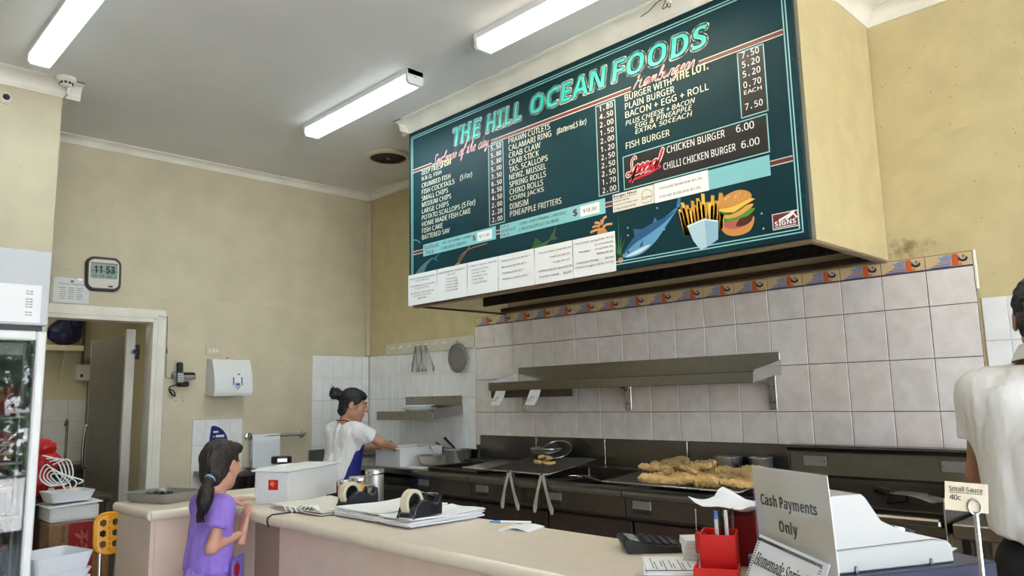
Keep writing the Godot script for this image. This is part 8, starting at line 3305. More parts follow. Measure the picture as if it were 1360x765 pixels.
# ---------------------------------------------------------------- people
func sdf_head(st: SurfaceTool, xf: Transform3D, s: float) -> void:  # local: +z forward, y up, origin mid-head
	sdf_begin(Vector3(-0.11, -0.20, -0.13) * s, Vector3(0.11, 0.14, 0.14) * s, 0.0042 * s)
	sdf_ball(Vector3(0, 0.028, -0.012) * s, Vector3(0.074, 0.088, 0.092) * s, 0.02 * s)
	sdf_ball(Vector3(0, -0.035, 0.030) * s, Vector3(0.056, 0.072, 0.060) * s, 0.03 * s)
	sdf_bone(Vector3(-0.042, -0.06, 0.01) * s, Vector3(0, -0.092, 0.055) * s, 0.022 * s, 0.020 * s, 0.03 * s)
	sdf_bone(Vector3(0.042, -0.06, 0.01) * s, Vector3(0, -0.092, 0.055) * s, 0.022 * s, 0.020 * s, 0.03 * s)
	for e in [-1, 1]:
		sdf_ball(Vector3(e * 0.031, 0.012, 0.094) * s, Vector3(0.017, 0.012, 0.014) * s, 0.014 * s, Basis.IDENTITY, true)
		sdf_ball(Vector3(e * 0.031, 0.010, 0.076) * s, Vector3(0.0125, 0.0105, 0.0125) * s, 0.004 * s)
		sdf_bone(Vector3(e * 0.012, 0.030, 0.088) * s, Vector3(e * 0.045, 0.030, 0.074) * s, 0.008 * s, 0.007 * s, 0.012 * s)
		sdf_ball(Vector3(e * 0.038, -0.025, 0.066) * s, Vector3(0.02, 0.02, 0.018) * s, 0.02 * s)
		sdf_ball(Vector3(e * 0.077, -0.006, -0.006) * s, Vector3(0.009, 0.031, 0.019) * s, 0.006 * s, Basis(Vector3.UP, e * 0.4))
		sdf_ball(Vector3(e * 0.086, -0.006, 0.0) * s, Vector3(0.006, 0.016, 0.009) * s, 0.004 * s, Basis.IDENTITY, true)
	sdf_bone(Vector3(0, 0.020, 0.088) * s, Vector3(0, -0.020, 0.106) * s, 0.008 * s, 0.012 * s, 0.012 * s)
	sdf_ball(Vector3(0.010, -0.026, 0.094) * s, Vector3(0.008, 0.007, 0.01) * s, 0.008 * s)
	sdf_ball(Vector3(-0.010, -0.026, 0.094) * s, Vector3(0.008, 0.007, 0.01) * s, 0.008 * s)
	sdf_bone(Vector3(-0.019, -0.054, 0.083) * s, Vector3(0.019, -0.054, 0.083) * s, 0.0065 * s, 0.0065 * s, 0.008 * s)
	sdf_bone(Vector3(-0.016, -0.065, 0.082) * s, Vector3(0.016, -0.065, 0.082) * s, 0.007 * s, 0.007 * s, 0.008 * s)
	sdf_bone(Vector3(-0.02, -0.0595, 0.093) * s, Vector3(0.02, -0.0595, 0.093) * s, 0.0025 * s, 0.0025 * s, 0.003 * s, false, true)
	sdf_bone(Vector3(0, -0.05, -0.018) * s, Vector3(0, -0.19, -0.03) * s, 0.046 * s, 0.048 * s, 0.03 * s)
	sdf_end(st, xf)


func face_parts(t: Node3D, xf: Transform3D, s: float, hair: Material, shut: float) -> void:
	for e in [-1, 1]:
		var st := new_st()
		lathe(st, [Vector2(0, -0.0105 * s), Vector2(0.0074 * s, -0.0074 * s), Vector2(0.0105 * s, 0), Vector2(0.0074 * s, 0.0074 * s), Vector2(0, 0.0105 * s)], 16, xf * Transform3D(Basis.IDENTITY, Vector3(e * 0.031, 0.0095, 0.0795) * s))
		part("eye_white", st, mat("eye_white", Color(0.86, 0.84, 0.80), 0.2), t)
		st = new_st()
		lathe(st, [Vector2(0, 0.0012 * s), Vector2(0.0045 * s, 0.0008 * s), Vector2(0.0052 * s, -0.001 * s)], 14, xf * Transform3D(Basis(Vector3.RIGHT, PI / 2 + shut * 0.5), Vector3(e * 0.032, 0.0095 - shut * 0.004, 0.0895) * s))
		part("iris", st, mat("iris_dark", Color(0.06, 0.035, 0.02), 0.15), t)
		st = new_st()
		var pts := []
		for p in smooth_path([Vector3(e * 0.014, 0.030, 0.0965), Vector3(e * 0.030, 0.036, 0.092), Vector3(e * 0.048, 0.031, 0.078)], 4):
			pts.append(xf * (p * s))
		tube(st, pts, [0.0012 * s, 0.002 * s, 0.0026 * s, 0.0028 * s, 0.0028 * s, 0.0026 * s, 0.0022 * s, 0.0018 * s, 0.001 * s], 6)
		part("eyebrow", st, hair, t)
		st = new_st()
		pts = []
		for p in smooth_path([Vector3(e * 0.0195, 0.0115 - shut * 0.005, 0.088), Vector3(e * 0.031, 0.0165 - shut * 0.009, 0.0915), Vector3(e * 0.0435, 0.0105 - shut * 0.005, 0.083)], 4):
			pts.append(xf * (p * s))
		tube(st, pts, 0.0014 * s, 5)
		part("eyelashes", st, hair, t)
	var st := new_st()
	for y in [-0.0535, -0.0655]:
		var pts := []
		var rr := []
		for i in 9:
			var u := i / 8.0 * 2.0 - 1.0
			pts.append(xf * (Vector3(u * 0.022, y + 0.002 * absf(u) * (1.0 if y < -0.06 else -1.0), 0.0905 - 0.012 * u * u) * s))
			rr.append((0.0012 + 0.0034 * (1.0 - u * u)) * s)
		tube(st, pts, rr, 6)
	part("lips", st, mat("lips", Color(0.60, 0.32, 0.28), 0.5), t)


func sdf_hand(st: SurfaceTool, xf: Transform3D, s: float, curl: float, left: bool) -> void:  # local: y along the fingers, palm faces +z, thumb towards +x (mirrored for the left)
	var m := -1.0 if left else 1.0
	sdf_begin(Vector3(-0.075, -0.07, -0.035) * s, Vector3(0.075, 0.19, 0.12) * s, 0.0036 * s)
	sdf_bone(Vector3(0, -0.06, 0) * s, Vector3(0, 0.01, 0) * s, 0.024 * s, 0.025 * s, 0.02 * s)
	for i in 4:
		var x := m * (0.030 - i * 0.0195)
		var root := Vector3(x * 0.95, [0.088, 0.092, 0.088, 0.078][i], 0.0)
		sdf_bone(Vector3(x * 0.55, 0.01, 0) * s, root * s, 0.016 * s, 0.0125 * s, 0.016 * s)
		var len: float = [0.070, 0.078, 0.072, 0.056][i]
		var p := root
		var a := curl * 0.35
		for k in 3:
			var l: float = len * [0.45, 0.31, 0.24][k]
			var d := Vector3(m * (0.06 - 0.05 * i) * 0.6, cos(a), sin(a))
			var q := p + d.normalized() * l
			sdf_bone(p * s, q * s, (0.0098 - k * 0.0008) * s, (0.009 - k * 0.0009) * s, 0.003 * s)
			p = q
			a += curl * [0.75, 0.55, 0.3][k]
	var tp := Vector3(m * 0.026, 0.022, 0.006)
	for k in 3:
		var d: Vector3 = [Vector3(m * 0.75, 0.6, 0.35), Vector3(m * 0.35, 0.9, 0.35), Vector3(m * 0.1, 0.95, 0.4)][k]
		var q: Vector3 = tp + d.normalized() * [0.035, 0.03, 0.024][k]
		sdf_bone(tp * s, q * s, (0.0135 - k * 0.0018) * s, (0.0115 - k * 0.0018) * s, 0.006 * s)
		tp = q
	sdf_end(st, xf)


func body_bones(j: Dictionary, g: float, only_upper := false) -> void:  # the skin under the clothes; g scales girth
	var mid: Vector3 = (j.chest + j.hip) * 0.5
	for s in ["l", "r"]:
		sdf_bone(j.neck, j["sh_" + s], 0.040 * g, 0.042 * g, 0.03)
		sdf_bone(j["sh_" + s], j["el_" + s], 0.042 * g, 0.034 * g, 0.02)
		sdf_bone(j["el_" + s], j["wr_" + s], 0.034 * g, 0.024 * g, 0.02)
		sdf_bone(j["sh_" + s].lerp(j.chest, 0.35), mid.lerp(j["hp_" + s], 0.35), 0.055 * g, 0.06 * g, 0.04)
		sdf_bone(mid, j["hp_" + s], 0.07 * g, 0.075 * g, 0.05)
		if not only_upper:
			sdf_bone(j["hp_" + s], j["kn_" + s], 0.072 * g, 0.05 * g, 0.03)
			sdf_bone(j["kn_" + s], j["an_" + s], 0.05 * g, 0.034 * g, 0.02)
			sdf_bone(j["an_" + s], j["an_" + s] + j.f * 0.12 * g + Vector3.DOWN * 0.025, 0.034 * g, 0.026 * g, 0.02)
	sdf_bone(j.neck, j.chest, 0.046 * g, 0.05 * g, 0.04)


func joints(at: Vector3, f: Vector3, h: float, g: float) -> Dictionary:  # a standing figure at `at` facing f (level), hips to feet
	f = f.normalized()
	var r := f.cross(Vector3.UP)
	var j := {"f": f, "r": r}
	j.hip = at + Vector3.UP * h * 0.53
	for s in [["l", -1.0], ["r", 1.0]]:
		j["hp_" + s[0]] = at + Vector3.UP * h * 0.50 + r * s[1] * 0.058 * g * h / 1.6
		j["kn_" + s[0]] = at + Vector3.UP * h * 0.275 + r * s[1] * 0.062 * g * h / 1.6 + f * 0.015
		j["an_" + s[0]] = at + Vector3.UP * h * 0.042 + r * s[1] * 0.062 * g * h / 1.6 - f * 0.02
	return j


func shoes(t: Node3D, j: Dictionary, g: float, material: Material) -> void:
	for s in ["l", "r"]:
		var st := new_st()
		var a: Vector3 = j["an_" + s]
		a.y = 0.0
		sdf_begin(a + Vector3(-0.2, -0.01, -0.2), a + Vector3(0.2, 0.14, 0.2), 0.009)
		sdf_bone(a + Vector3(0, 0.045, 0) - j.f * 0.03 * g, a + Vector3(0, 0.032, 0) + j.f * 0.15 * g, 0.045 * g, 0.036 * g, 0.02)
		sdf_bone(a + Vector3(0, 0.09, 0), a + Vector3(0, 0.05, 0), 0.042 * g, 0.045 * g, 0.03)
		sdf_cut(Vector3(0, 0.001, 0), Vector3.DOWN)
		sdf_end(st)
		put_mesh("shoe", st.commit(), material, t)


func skin_material(key: String, col: Color) -> StandardMaterial3D:
	var m := mat(key, col, 0.5)
	m.subsurf_scatter_enabled = true
	m.subsurf_scatter_strength = 0.12
	return m


func frame_from(y: Vector3, z: Vector3, at: Vector3) -> Transform3D:  # y kept, z made square to it
	y = y.normalized()
	var x := y.cross(z).normalized()
	return Transform3D(Basis(x, y, x.cross(y)), at)


func build_people() -> void:
	build_woman()
	build_girl()
	build_man()


func build_woman() -> void:
	var skin := skin_material("skin_woman", Color(0.72, 0.53, 0.43))
	var hair := worn("black_hair", Color(0.03, 0.026, 0.026), Color(0.085, 0.075, 0.07), 0.6, 0.0, 0.25, 0.03, 101)
	var t := thing("person", "woman in white shirt and blue apron reaching into the batter tub", "person", Vector3.ZERO)
	var f := Vector3(0.985, 0, 0.17).normalized()
	var j := joints(Vector3(-0.965, 0, 1.075), f, 1.52, 1.1)
	j.hip = Vector3(-0.955, 0.82, 1.075)
	j.chest = Vector3(-0.925, 1.09, 1.08)
	j.neck = Vector3(-0.905, 1.235, 1.085)
	j.sh_r = Vector3(-0.895, 1.195, 1.235)
	j.sh_l = Vector3(-0.925, 1.195, 0.935)
	j.el_r = Vector3(-0.745, 1.105, 1.285)
	j.el_l = Vector3(-0.74, 1.06, 0.93)
	j.wr_r = Vector3(-0.555, 1.055, 1.185)
	j.wr_l = Vector3(-0.545, 1.06, 1.02)
	var head := Transform3D(Basis.looking_at(-Vector3(0.80, -0.22, 0.58).normalized(), Vector3.UP), Vector3(-0.865, 1.372, 1.11))
	var st := new_st()
	sdf_begin(Vector3(-1.2, 0.0, 0.78), Vector3(-0.45, 1.34, 1.40), 0.0125)
	body_bones(j, 1.0)
	sdf_end(st)
	sdf_head(st, head, 1.0)
	sdf_hand(st, frame_from(Vector3(0.75, -0.55, -0.1), Vector3(-0.4, -0.8, -0.3), j.wr_r), 0.92, 0.6, false)
	sdf_hand(st, frame_from(Vector3(0.75, -0.55, 0.15), Vector3(-0.4, -0.8, 0.3), j.wr_l), 0.92, 0.6, true)
	put_mesh("body", st.commit(), skin, t)
	face_parts(t, head, 1.0, hair, 0.9)
	# shirt
	var shirt := mat("white_cotton", Color(0.86, 0.855, 0.85), 0.9)
	st = new_st()
	sdf_begin(Vector3(-1.25, 0.80, 0.72), Vector3(-0.62, 1.36, 1.45), 0.0105)
	for s in ["l", "r"]:
		sdf_bone(j.neck + Vector3(0, -0.012, 0), j["sh_" + s], 0.044, 0.054, 0.04)
		sdf_bone(j["sh_" + s], j["sh_" + s].lerp(j["el_" + s], 0.68), 0.056, 0.058, 0.03, true)
		var side: Vector3 = j.r * (0.062 if s == "r" else -0.062)
		sdf_bone(j["sh_" + s].lerp(j.chest, 0.4), j.hip + side + Vector3(0, 0.02, 0), 0.080, 0.094, 0.06)
	sdf_bone(j.chest + f * 0.035, j.chest + f * 0.03 + Vector3(0, -0.06, 0), 0.09, 0.09, 0.06)
	sdf_bone(j.neck + Vector3(0, -0.065, 0) - f * 0.012, j.hip + Vector3(0, 0.06, 0), 0.072, 0.098, 0.05)
	sdf_bone(j.hip + Vector3(0, 0.1, 0) - f * 0.045, j.hip - f * 0.05, 0.085, 0.095, 0.06)
	sdf_cut(Vector3(0, 0.865, 0) + Vector3(-0.95, 0, 1.08), Vector3(0.25, -1, 0.1).normalized())
	sdf_bone(head.origin + Vector3(-0.01, -0.05, -0.005), head.origin + Vector3(-0.03, -0.125, -0.022), 0.066, 0.053, 0.012, false, true)
	sdf_crumple(0.022, 5.5, 11, Vector3(1.6, 0.7, 1.6))
	sdf_end(st)
	put_mesh("shirt", st.commit(), shirt, t)
	# trousers
	st = new_st()
	sdf_begin(Vector3(-1.2, 0.03, 0.82), Vector3(-0.74, 0.95, 1.34), 0.0125)
	for s in ["l", "r"]:
		sdf_bone(j.hip + Vector3(0, 0.06, 0), j["hp_" + s], 0.098, 0.102, 0.05)
		sdf_bone(j["hp_" + s], j["kn_" + s], 0.098, 0.072, 0.04)
		sdf_bone(j["kn_" + s], j["an_" + s] + Vector3(0, 0.02, 0), 0.072, 0.062, 0.03, true)
	sdf_crumple(0.014, 6.0, 12)
	sdf_end(st)
	put_mesh("trousers", st.commit(), mat("black_cloth", Color(0.025, 0.026, 0.03), 0.85), t)
	# apron: the front of a wider body
	st = new_st()
	sdf_begin(Vector3(-1.15, 0.36, 0.78), Vector3(-0.66, 1.22, 1.42), 0.0105)
	for s in [-1, 1]:
		sdf_bone(j.chest + j.r * s * 0.05 + Vector3(0, 0.05, 0) + f * 0.04, j.hip + j.r * s * 0.068, 0.100, 0.118, 0.05)
		sdf_bone(j.hip + j.r * s * 0.068, j.hip + j.r * s * 0.075 + Vector3(0, -0.40, 0) + f * 0.03, 0.120, 0.122, 0.05, true)
	sdf_cut(j.hip - f * 0.045, (-f + Vector3.UP * 0.42).normalized())
	sdf_crumple(0.01, 5.0, 13, Vector3(1.5, 0.6, 1.5))
	sdf_end(st)
	var blue := mat("apron_blue", Color(0.11, 0.13, 0.44), 0.8)
	put_mesh("apron", st.commit(), blue, t)
	# apron strings at the back
	st = new_st()
	var b: Vector3 = j.hip - f * 0.135 + j.r * 0.05
	tube(st, smooth_path([b + Vector3(0.03, 0.075, 0.05), b + Vector3(-0.01, 0.07, 0), b + Vector3(-0.015, 0.0, 0.01), b + Vector3(-0.02, -0.12, 0.0)], 5), 0.005, 6)
	tube(st, smooth_path([b + Vector3(0.03, 0.075, 0.05), b + Vector3(0.0, 0.06, 0.02), b + Vector3(0.005, -0.02, 0.03), b + Vector3(-0.005, -0.08, 0.035)], 5), 0.005, 6)
	part("apron_strings", st, shirt, t)
	st = new_st()
	tube(st, smooth_path([j.neck + Vector3(-0.045, 0.035, -0.05), j.neck + Vector3(-0.065, 0.03, 0.0), j.neck + Vector3(-0.035, 0.03, 0.058), j.neck + Vector3(0.03, 0.0, 0.065)], 5), 0.0045, 6)
	part("necklace_cord", st, mat("cord_brown", Color(0.14, 0.08, 0.06), 0.6), t)
	shoes(t, j, 0.92, mats.black_plastic)
	# hair: cap, nape, bun, fringe
	st = new_st()
	sdf_begin(Vector3(-0.11, -0.12, -0.22), Vector3(0.11, 0.15, 0.12), 0.0055)
	sdf_ball(Vector3(0, 0.034, -0.014), Vector3(0.081, 0.092, 0.097), 0.02)
	sdf_ball(Vector3(0, -0.045, -0.055), Vector3(0.062, 0.055, 0.045), 0.03)
	sdf_cut(Vector3(0, 0.052, 0.070), Vector3(0, -0.62, 0.78).normalized())
	sdf_ball(Vector3(0.03, 0.085, 0.055), Vector3(0.045, 0.022, 0.035), 0.02, Basis(Vector3.RIGHT, 0.5))
	sdf_ball(Vector3(-0.03, 0.08, 0.058), Vector3(0.045, 0.022, 0.035), 0.02, Basis(Vector3.RIGHT, 0.6))
	sdf_bone(Vector3(-0.068, 0.055, 0.045), Vector3(-0.074, 0.01, 0.03), 0.012, 0.006, 0.01)
	sdf_ball(Vector3(0, 0.055, -0.135), Vector3(0.045, 0.040, 0.045), 0.02)
	sdf_ball(Vector3(-0.02, 0.045, -0.145), Vector3(0.035, 0.034, 0.034), 0.015)
	sdf_ball(Vector3(0.015, 0.065, -0.145), Vector3(0.034, 0.034, 0.034), 0.015)
	sdf_crumple(0.012, 22.0, 14, Vector3(1.6, 1.6, 0.5))
	sdf_end(st, head)
	put_mesh("hair", st.commit(), hair, t)
	st = new_st()
	for i in 14:
		var a := rng.randf_range(-1.2, 1.2)
		var o := Vector3(sin(a) * 0.04, 0.05 + cos(a) * 0.035, -0.15)
		var pts := []
		for p in smooth_path([o, o + Vector3(rng.randf_range(-0.02, 0.02), rng.randf_range(-0.01, 0.02), -0.02), o + Vector3(rng.randf_range(-0.04, 0.04), rng.randf_range(-0.03, 0.025), -0.035)], 4):
			pts.append(head * p)
		tube(st, pts, [0.003, 0.003, 0.0028, 0.0026, 0.0024, 0.002, 0.0016, 0.0012, 0.0006], 5)
	for e in [[-0.075, 0.03, 0.045], [-0.078, 0.02, 0.03], [0.074, 0.03, 0.05]]:
		var pts := []
		for p in smooth_path([Vector3(e[0] * 0.8, e[1] + 0.05, e[2]), Vector3(e[0], e[1], e[2]), Vector3(e[0] * 1.02, e[1] - 0.06, e[2] - 0.01)], 4):
			pts.append(head * p)
		tube(st, pts, 0.0016, 5)
	var loose := part("loose_strands", st, hair, t)
	loose.set_meta("kind", "stuff")


func build_girl() -> void:
	var skin := skin_material("skin_girl", Color(0.76, 0.56, 0.47))
	var hair := worn("brown_hair", Color(0.075, 0.05, 0.042), Color(0.17, 0.115, 0.09), 0.6, 0.0, 0.18, 0.03, 103)
	var t := thing("person", "girl in a purple shirt with a long dark ponytail at the counter", "person", Vector3.ZERO)
	var f := Vector3(0.99, 0, -0.12).normalized()
	var j := joints(Vector3(-2.545, 0, 2.72), f, 1.24, 1.1)
	j.hip = Vector3(-2.545, 0.66, 2.72)
	j.chest = Vector3(-2.54, 0.90, 2.715)
	j.neck = Vector3(-2.535, 1.035, 2.712)
	j.sh_r = Vector3(-2.53, 1.0, 2.805)
	j.sh_l = Vector3(-2.55, 1.0, 2.63)
	j.el_r = Vector3(-2.59, 0.845, 2.84)
	j.el_l = Vector3(-2.49, 0.87, 2.58)
	j.wr_r = Vector3(-2.445, 0.88, 2.795)
	j.wr_l = Vector3(-2.42, 0.955, 2.60)
	var head := Transform3D(Basis.looking_at(-Vector3(0.88, -0.04, -0.44).normalized(), Vector3.UP), Vector3(-2.507, 1.152, 2.705))
	var hs := 0.87
	var st := new_st()
	sdf_begin(Vector3(-2.85, 0.0, 2.40), Vector3(-2.34, 1.14, 3.02), 0.0115)
	body_bones(j, 0.64)
	sdf_end(st)
	sdf_head(st, head, hs)
	# right hand rests against the counter edge, fingers up; the left hand lies on the top
	sdf_hand(st, frame_from(Vector3(0.22, 0.95, -0.22), Vector3(0.9, -0.2, -0.1), j.wr_r), 0.70, 0.35, false)
	sdf_hand(st, frame_from(Vector3(0.95, 0.10, -0.1), Vector3(0.1, -1.0, 0.0), j.wr_l + Vector3(0.0, 0.028, 0)), 0.70, 0.25, true)
	put_mesh("body", st.commit(), skin, t)
	face_parts(t, head, hs, hair, 0.0)
	# shirt
	var purple := worn("purple_cotton", Color(0.53, 0.42, 0.76), Color(0.58, 0.46, 0.80), 0.9, 0.0, 0.4, 0.015, 104)
	st = new_st()
	sdf_begin(Vector3(-2.82, 0.66, 2.44), Vector3(-2.38, 1.12, 3.0), 0.009)
	for s in ["l", "r"]:
		sdf_bone(j.neck + Vector3(0, -0.02, 0), j["sh_" + s], 0.036, 0.040, 0.03)
		sdf_bone(j["sh_" + s], j["sh_" + s].lerp(j["el_" + s], 0.58), 0.041, 0.044, 0.02, true)
		var side: Vector3 = j.r * (0.045 if s == "r" else -0.045)
		sdf_bone(j["sh_" + s].lerp(j.chest, 0.4), j.hip + side + Vector3(0, 0.10, 0), 0.058, 0.070, 0.04)
	sdf_bone(j.chest, j.hip + Vector3(0, 0.1, 0) - f * 0.015, 0.066, 0.076, 0.05)
	sdf_cut(Vector3(0, 0.735, 0), Vector3.DOWN)
	sdf_bone(head.origin + Vector3(-0.02, -0.04, 0), j.neck + Vector3(0.0, 0.02, 0), 0.06, 0.047, 0.01, false, true)
	sdf_crumple(0.014, 6.0, 21, Vector3(1.5, 0.6, 1.5))
	sdf_end(st)
	put_mesh("shirt", st.commit(), purple, t)
	# loose shorts of the same stuff
	st = new_st()
	sdf_begin(Vector3(-2.80, 0.36, 2.48), Vector3(-2.36, 0.80, 2.96), 0.010)
	for s in ["l", "r"]:
		sdf_bone(j.hip + Vector3(0, 0.06, 0), j["hp_" + s], 0.082, 0.088, 0.04)
		sdf_bone(j["hp_" + s], j["hp_" + s].lerp(j["kn_" + s], 0.75), 0.09, 0.082, 0.04, true)
	sdf_bone(j.hip + Vector3(0, 0.07, 0), j.hip - f * 0.02, 0.088, 0.095, 0.04)
	sdf_crumple(0.016, 7.0, 22, Vector3(1.5, 0.7, 1.5))
	sdf_end(st)
	put_mesh("shorts", st.commit(), purple, t)
	# printed patch on her right hip: ring, red disc, light blue bands
	var nrm: Vector3 = (j.r * 0.9 + f * 0.55).normalized()
	var pc: Vector3 = j.hip + j.r * 0.118 + f * 0.055 + Vector3(0, 0.085, 0)
	var px := Transform3D(Basis(Vector3.UP.cross(nrm).normalized(), Vector3.UP, nrm), pc)
	st = new_st()
	st.set_color(Color(0.52, 0.42, 0.74).srgb_to_linear())
	prism(st, round_rect(0.10, 0.10, 0.012, 3), 0.004, px * Transform3D(Basis.IDENTITY, Vector3(0.012, 0, -0.010)))
	paint(st, ngon(24, 0.036, 0.044), Color(0.66, 0.56, 0.80), px * Transform3D(Basis.IDENTITY, Vector3(0, 0, -0.0058)), 1)
	paint(st, ngon(24, 0.033, 0.041), Color(0.47, 0.36, 0.70), px * Transform3D(Basis.IDENTITY, Vector3(0, 0, -0.0058)), 2)
	paint(st, ngon(20, 0.022, 0.025), Color(0.66, 0.10, 0.14), px * Transform3D(Basis.IDENTITY, Vector3(0, 0.002, -0.0058)), 3)
	paint(st, pv([[-0.04, 0.048], [0.062, 0.056], [0.062, 0.050], [-0.04, 0.042]]), Color(0.36, 0.42, 0.82), px * Transform3D(Basis.IDENTITY, Vector3(0, 0, -0.0058)), 2)
	paint(st, pv([[-0.04, -0.045], [0.062, -0.045], [0.062, -0.050], [-0.04, -0.050]]), Color(0.40, 0.48, 0.85), px * Transform3D(Basis.IDENTITY, Vector3(0, 0, -0.0058)), 2)
	part("hip_print", st, mats.print, t)
	# hair
	st = new_st()
	sdf_begin(Vector3(-0.11, -0.30, -0.22), Vector3(0.11, 0.15, 0.12), 0.0055)
	sdf_ball(Vector3(0, 0.030, -0.014) * hs, Vector3(0.083, 0.094, 0.099) * hs, 0.02)
	sdf_ball(Vector3(0, -0.045, -0.055) * hs, Vector3(0.064, 0.06, 0.045) * hs, 0.03)
	sdf_cut(Vector3(0, 0.055, 0.072) * hs, Vector3(0, -0.60, 0.80).normalized())
	sdf_ball(Vector3(0.035, 0.075, 0.05) * hs, Vector3(0.04, 0.03, 0.04) * hs, 0.02)
	sdf_ball(Vector3(-0.035, 0.075, 0.05) * hs, Vector3(0.04, 0.03, 0.04) * hs, 0.02)
	var tail := [Vector3(-0.03, -0.045, -0.085), Vector3(-0.035, -0.06, -0.105), Vector3(-0.04, -0.10, -0.12), Vector3(-0.035, -0.135, -0.122), Vector3(-0.025, -0.17, -0.116), Vector3(-0.012, -0.205, -0.108)]
	var tr := [0.018, 0.021, 0.030, 0.030, 0.021, 0.006]
	for i in 5:
		sdf_bone(tail[i], tail[i + 1], tr[i], tr[i + 1], 0.012)
	sdf_crumple(0.010, 24.0, 24, Vector3(1.6, 0.5, 1.6))
	sdf_end(st, head)
	put_mesh("hair", st.commit(), hair, t)
	st = new_st()
	var c := []
	for i in 14:
		var a := TAU * i / 14.0
		c.append(head * (Vector3(-0.032, -0.052, -0.095) + Vector3(cos(a) * 0.019, sin(a) * 0.019 * 0.8, -sin(a) * 0.012)))
	tube(st, c, 0.005, 6, false, true)
	part("hair_tie", st, mat("tie_blue", Color(0.50, 0.68, 0.86), 0.5), t)
	st = new_st()
	for i in 10:
		var pts := []
		var u := rng.randf_range(-0.015, 0.015)
		for k in 6:
			pts.append(head * (tail[k] + Vector3(u + rng.randf_range(-0.004, 0.004), 0, rng.randf_range(-0.02, 0.01) * (k / 5.0 + 0.4)) - Vector3(0, 0.012 * (k / 5.0), 0.008)))
		tube(st, smooth_path(pts, 3), 0.002, 5)
	var loose := part("loose_strands", st, hair, t)
	loose.set_meta("kind", "stuff")
	shoes(t, j, 0.75, mats.white_plastic)


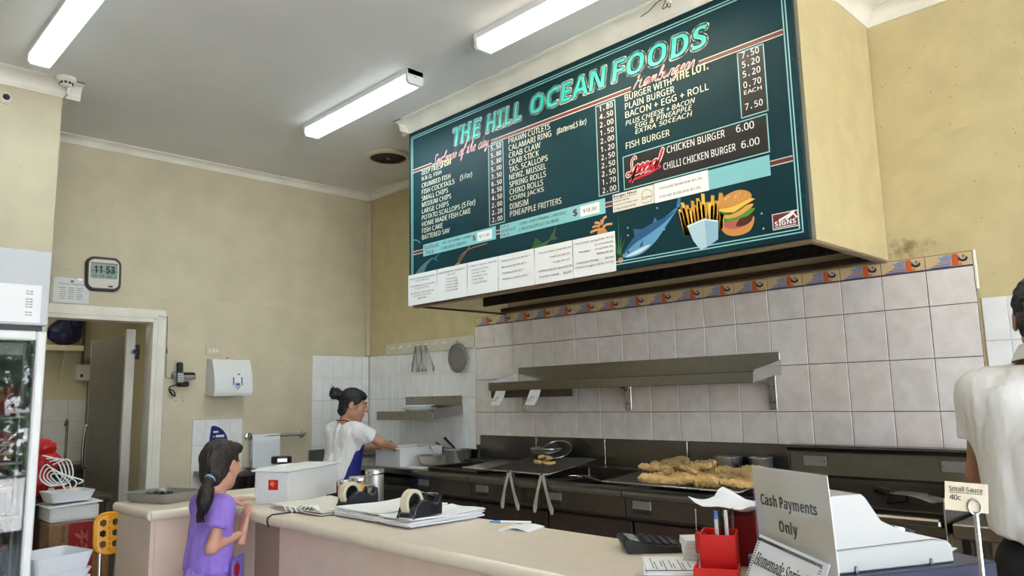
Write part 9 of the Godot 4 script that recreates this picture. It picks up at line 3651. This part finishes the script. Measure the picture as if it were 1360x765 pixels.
func build_man() -> void:
	var skin := skin_material("skin_man", Color(0.62, 0.44, 0.34))
	var t := thing("person", "man in a white polo shirt and dark jeans with his back turned", "person", Vector3.ZERO)
	var f := Vector3(0.97, 0, -0.10).normalized()
	var j := joints(Vector3(-1.13, 0, 5.34), f, 1.74, 1.15)
	j.hip = Vector3(-1.13, 0.94, 5.34)
	j.chest = Vector3(-1.13, 1.24, 5.34)
	j.neck = Vector3(-1.13, 1.455, 5.34)
	j.sh_l = Vector3(-1.12, 1.385, 5.165)
	j.sh_r = Vector3(-1.13, 1.385, 5.515)
	j.el_l = Vector3(-1.05, 1.12, 5.105)
	j.el_r = Vector3(-1.06, 1.12, 5.58)
	j.wr_l = Vector3(-0.83, 1.035, 5.10)
	j.wr_r = Vector3(-0.83, 1.04, 5.50)
	var head := Transform3D(Basis.looking_at(-Vector3(0.97, -0.25, -0.05).normalized(), Vector3.UP), Vector3(-1.105, 1.605, 5.345))
	var st := new_st()
	sdf_begin(Vector3(-1.4, 0.0, 4.98), Vector3(-0.72, 1.56, 5.72), 0.0135)
	body_bones(j, 1.18)
	sdf_end(st)
	sdf_head(st, head, 1.06)
	sdf_hand(st, frame_from(Vector3(0.9, -0.3, 0.15), Vector3(0.0, -0.6, 0.8), j.wr_l), 1.0, 0.8, true)
	sdf_hand(st, frame_from(Vector3(0.9, -0.3, -0.15), Vector3(0.0, -0.6, -0.8), j.wr_r), 1.0, 0.8, false)
	put_mesh("body", st.commit(), skin, t)
	var hair := mats.black_hair as StandardMaterial3D
	face_parts(t, head, 1.06, hair, 0.4)
	var polo := mat("polo_white", Color(0.83, 0.82, 0.80), 0.92)
	st = new_st()
	sdf_begin(Vector3(-1.42, 0.78, 4.96), Vector3(-0.82, 1.52, 5.74), 0.0105)
	for s in ["l", "r"]:
		sdf_bone(j.neck + Vector3(0, -0.03, 0), j["sh_" + s], 0.062, 0.070, 0.05)
		sdf_bone(j["sh_" + s], j["sh_" + s].lerp(j["el_" + s], 0.52), 0.074, 0.076, 0.03, true)
		var side: Vector3 = j.r * (0.085 if s == "r" else -0.085)
		sdf_bone(j["sh_" + s].lerp(j.chest, 0.4), j.hip + side + Vector3(0, 0.0, 0), 0.112, 0.122, 0.07)
	sdf_bone(j.chest - f * 0.02, j.hip - f * 0.02, 0.12, 0.13, 0.07)
	sdf_cut(j.hip + Vector3(0, -0.03, 0), Vector3(0, -1, -0.35).normalized())
	sdf_bone(head.origin + Vector3(-0.02, -0.06, 0), j.neck + Vector3(0.01, 0.03, 0), 0.08, 0.062, 0.01, false, true)
	sdf_crumple(0.024, 4.0, 31, Vector3(1.6, 0.55, 1.6))
	sdf_end(st)
	put_mesh("polo_shirt", st.commit(), polo, t)
	st = new_st()  # folded collar
	var grid := []
	for i in 4:
		var row := []
		for k in 17:
			var a := PI * 0.25 + TAU * 0.75 * k / 16.0
			var r: float = 0.062 + 0.011 * i
			row.append(j.neck + Vector3(0.01, 0.035, 0) + (f * cos(a) + j.r * sin(a)) * r + Vector3(0, [0.02, 0.028, 0.008, -0.018][i] - 0.012 * cos(a), 0))
		grid.append(row)
	sheet(st, grid, 0.003)
	part("collar", st, polo, t)
	var jeans := worn("jeans", Color(0.030, 0.034, 0.050), Color(0.075, 0.082, 0.105), 0.9, 0.0, 0.3, 0.03, 106)
	st = new_st()
	sdf_begin(Vector3(-1.42, 0.03, 5.04), Vector3(-0.85, 1.06, 5.66), 0.0135)
	for s in ["l", "r"]:
		sdf_bone(j.hip + Vector3(0, 0.05, 0), j["hp_" + s], 0.118, 0.118, 0.05)
		sdf_bone(j["hp_" + s], j["kn_" + s], 0.112, 0.082, 0.04)
		sdf_bone(j["kn_" + s], j["an_" + s] + Vector3(0, 0.02, 0), 0.082, 0.072, 0.03, true)
	sdf_bone(j.hip + Vector3(0, 0.03, 0), j.hip - f * 0.04 + Vector3(0, -0.05, 0), 0.118, 0.12, 0.05)
	sdf_crumple(0.016, 6.0, 32)
	sdf_end(st)
	put_mesh("jeans", st.commit(), jeans, t)
	st = new_st()
	sdf_begin(Vector3(-0.12, -0.14, -0.14), Vector3(0.12, 0.17, 0.14), 0.006)
	sdf_ball(Vector3(0, 0.036, -0.014) * 1.06, Vector3(0.082, 0.095, 0.099) * 1.06, 0.02)
	sdf_ball(Vector3(0, -0.04, -0.055) * 1.06, Vector3(0.066, 0.055, 0.048) * 1.06, 0.03)
	sdf_cut(Vector3(0, 0.055, 0.075) * 1.06, Vector3(0, -0.5, 0.86).normalized())
	sdf_crumple(0.014, 30.0, 33)
	sdf_end(st, head)
	put_mesh("hair", st.commit(), hair, t)
	shoes(t, j, 1.05, mats.black_plastic)
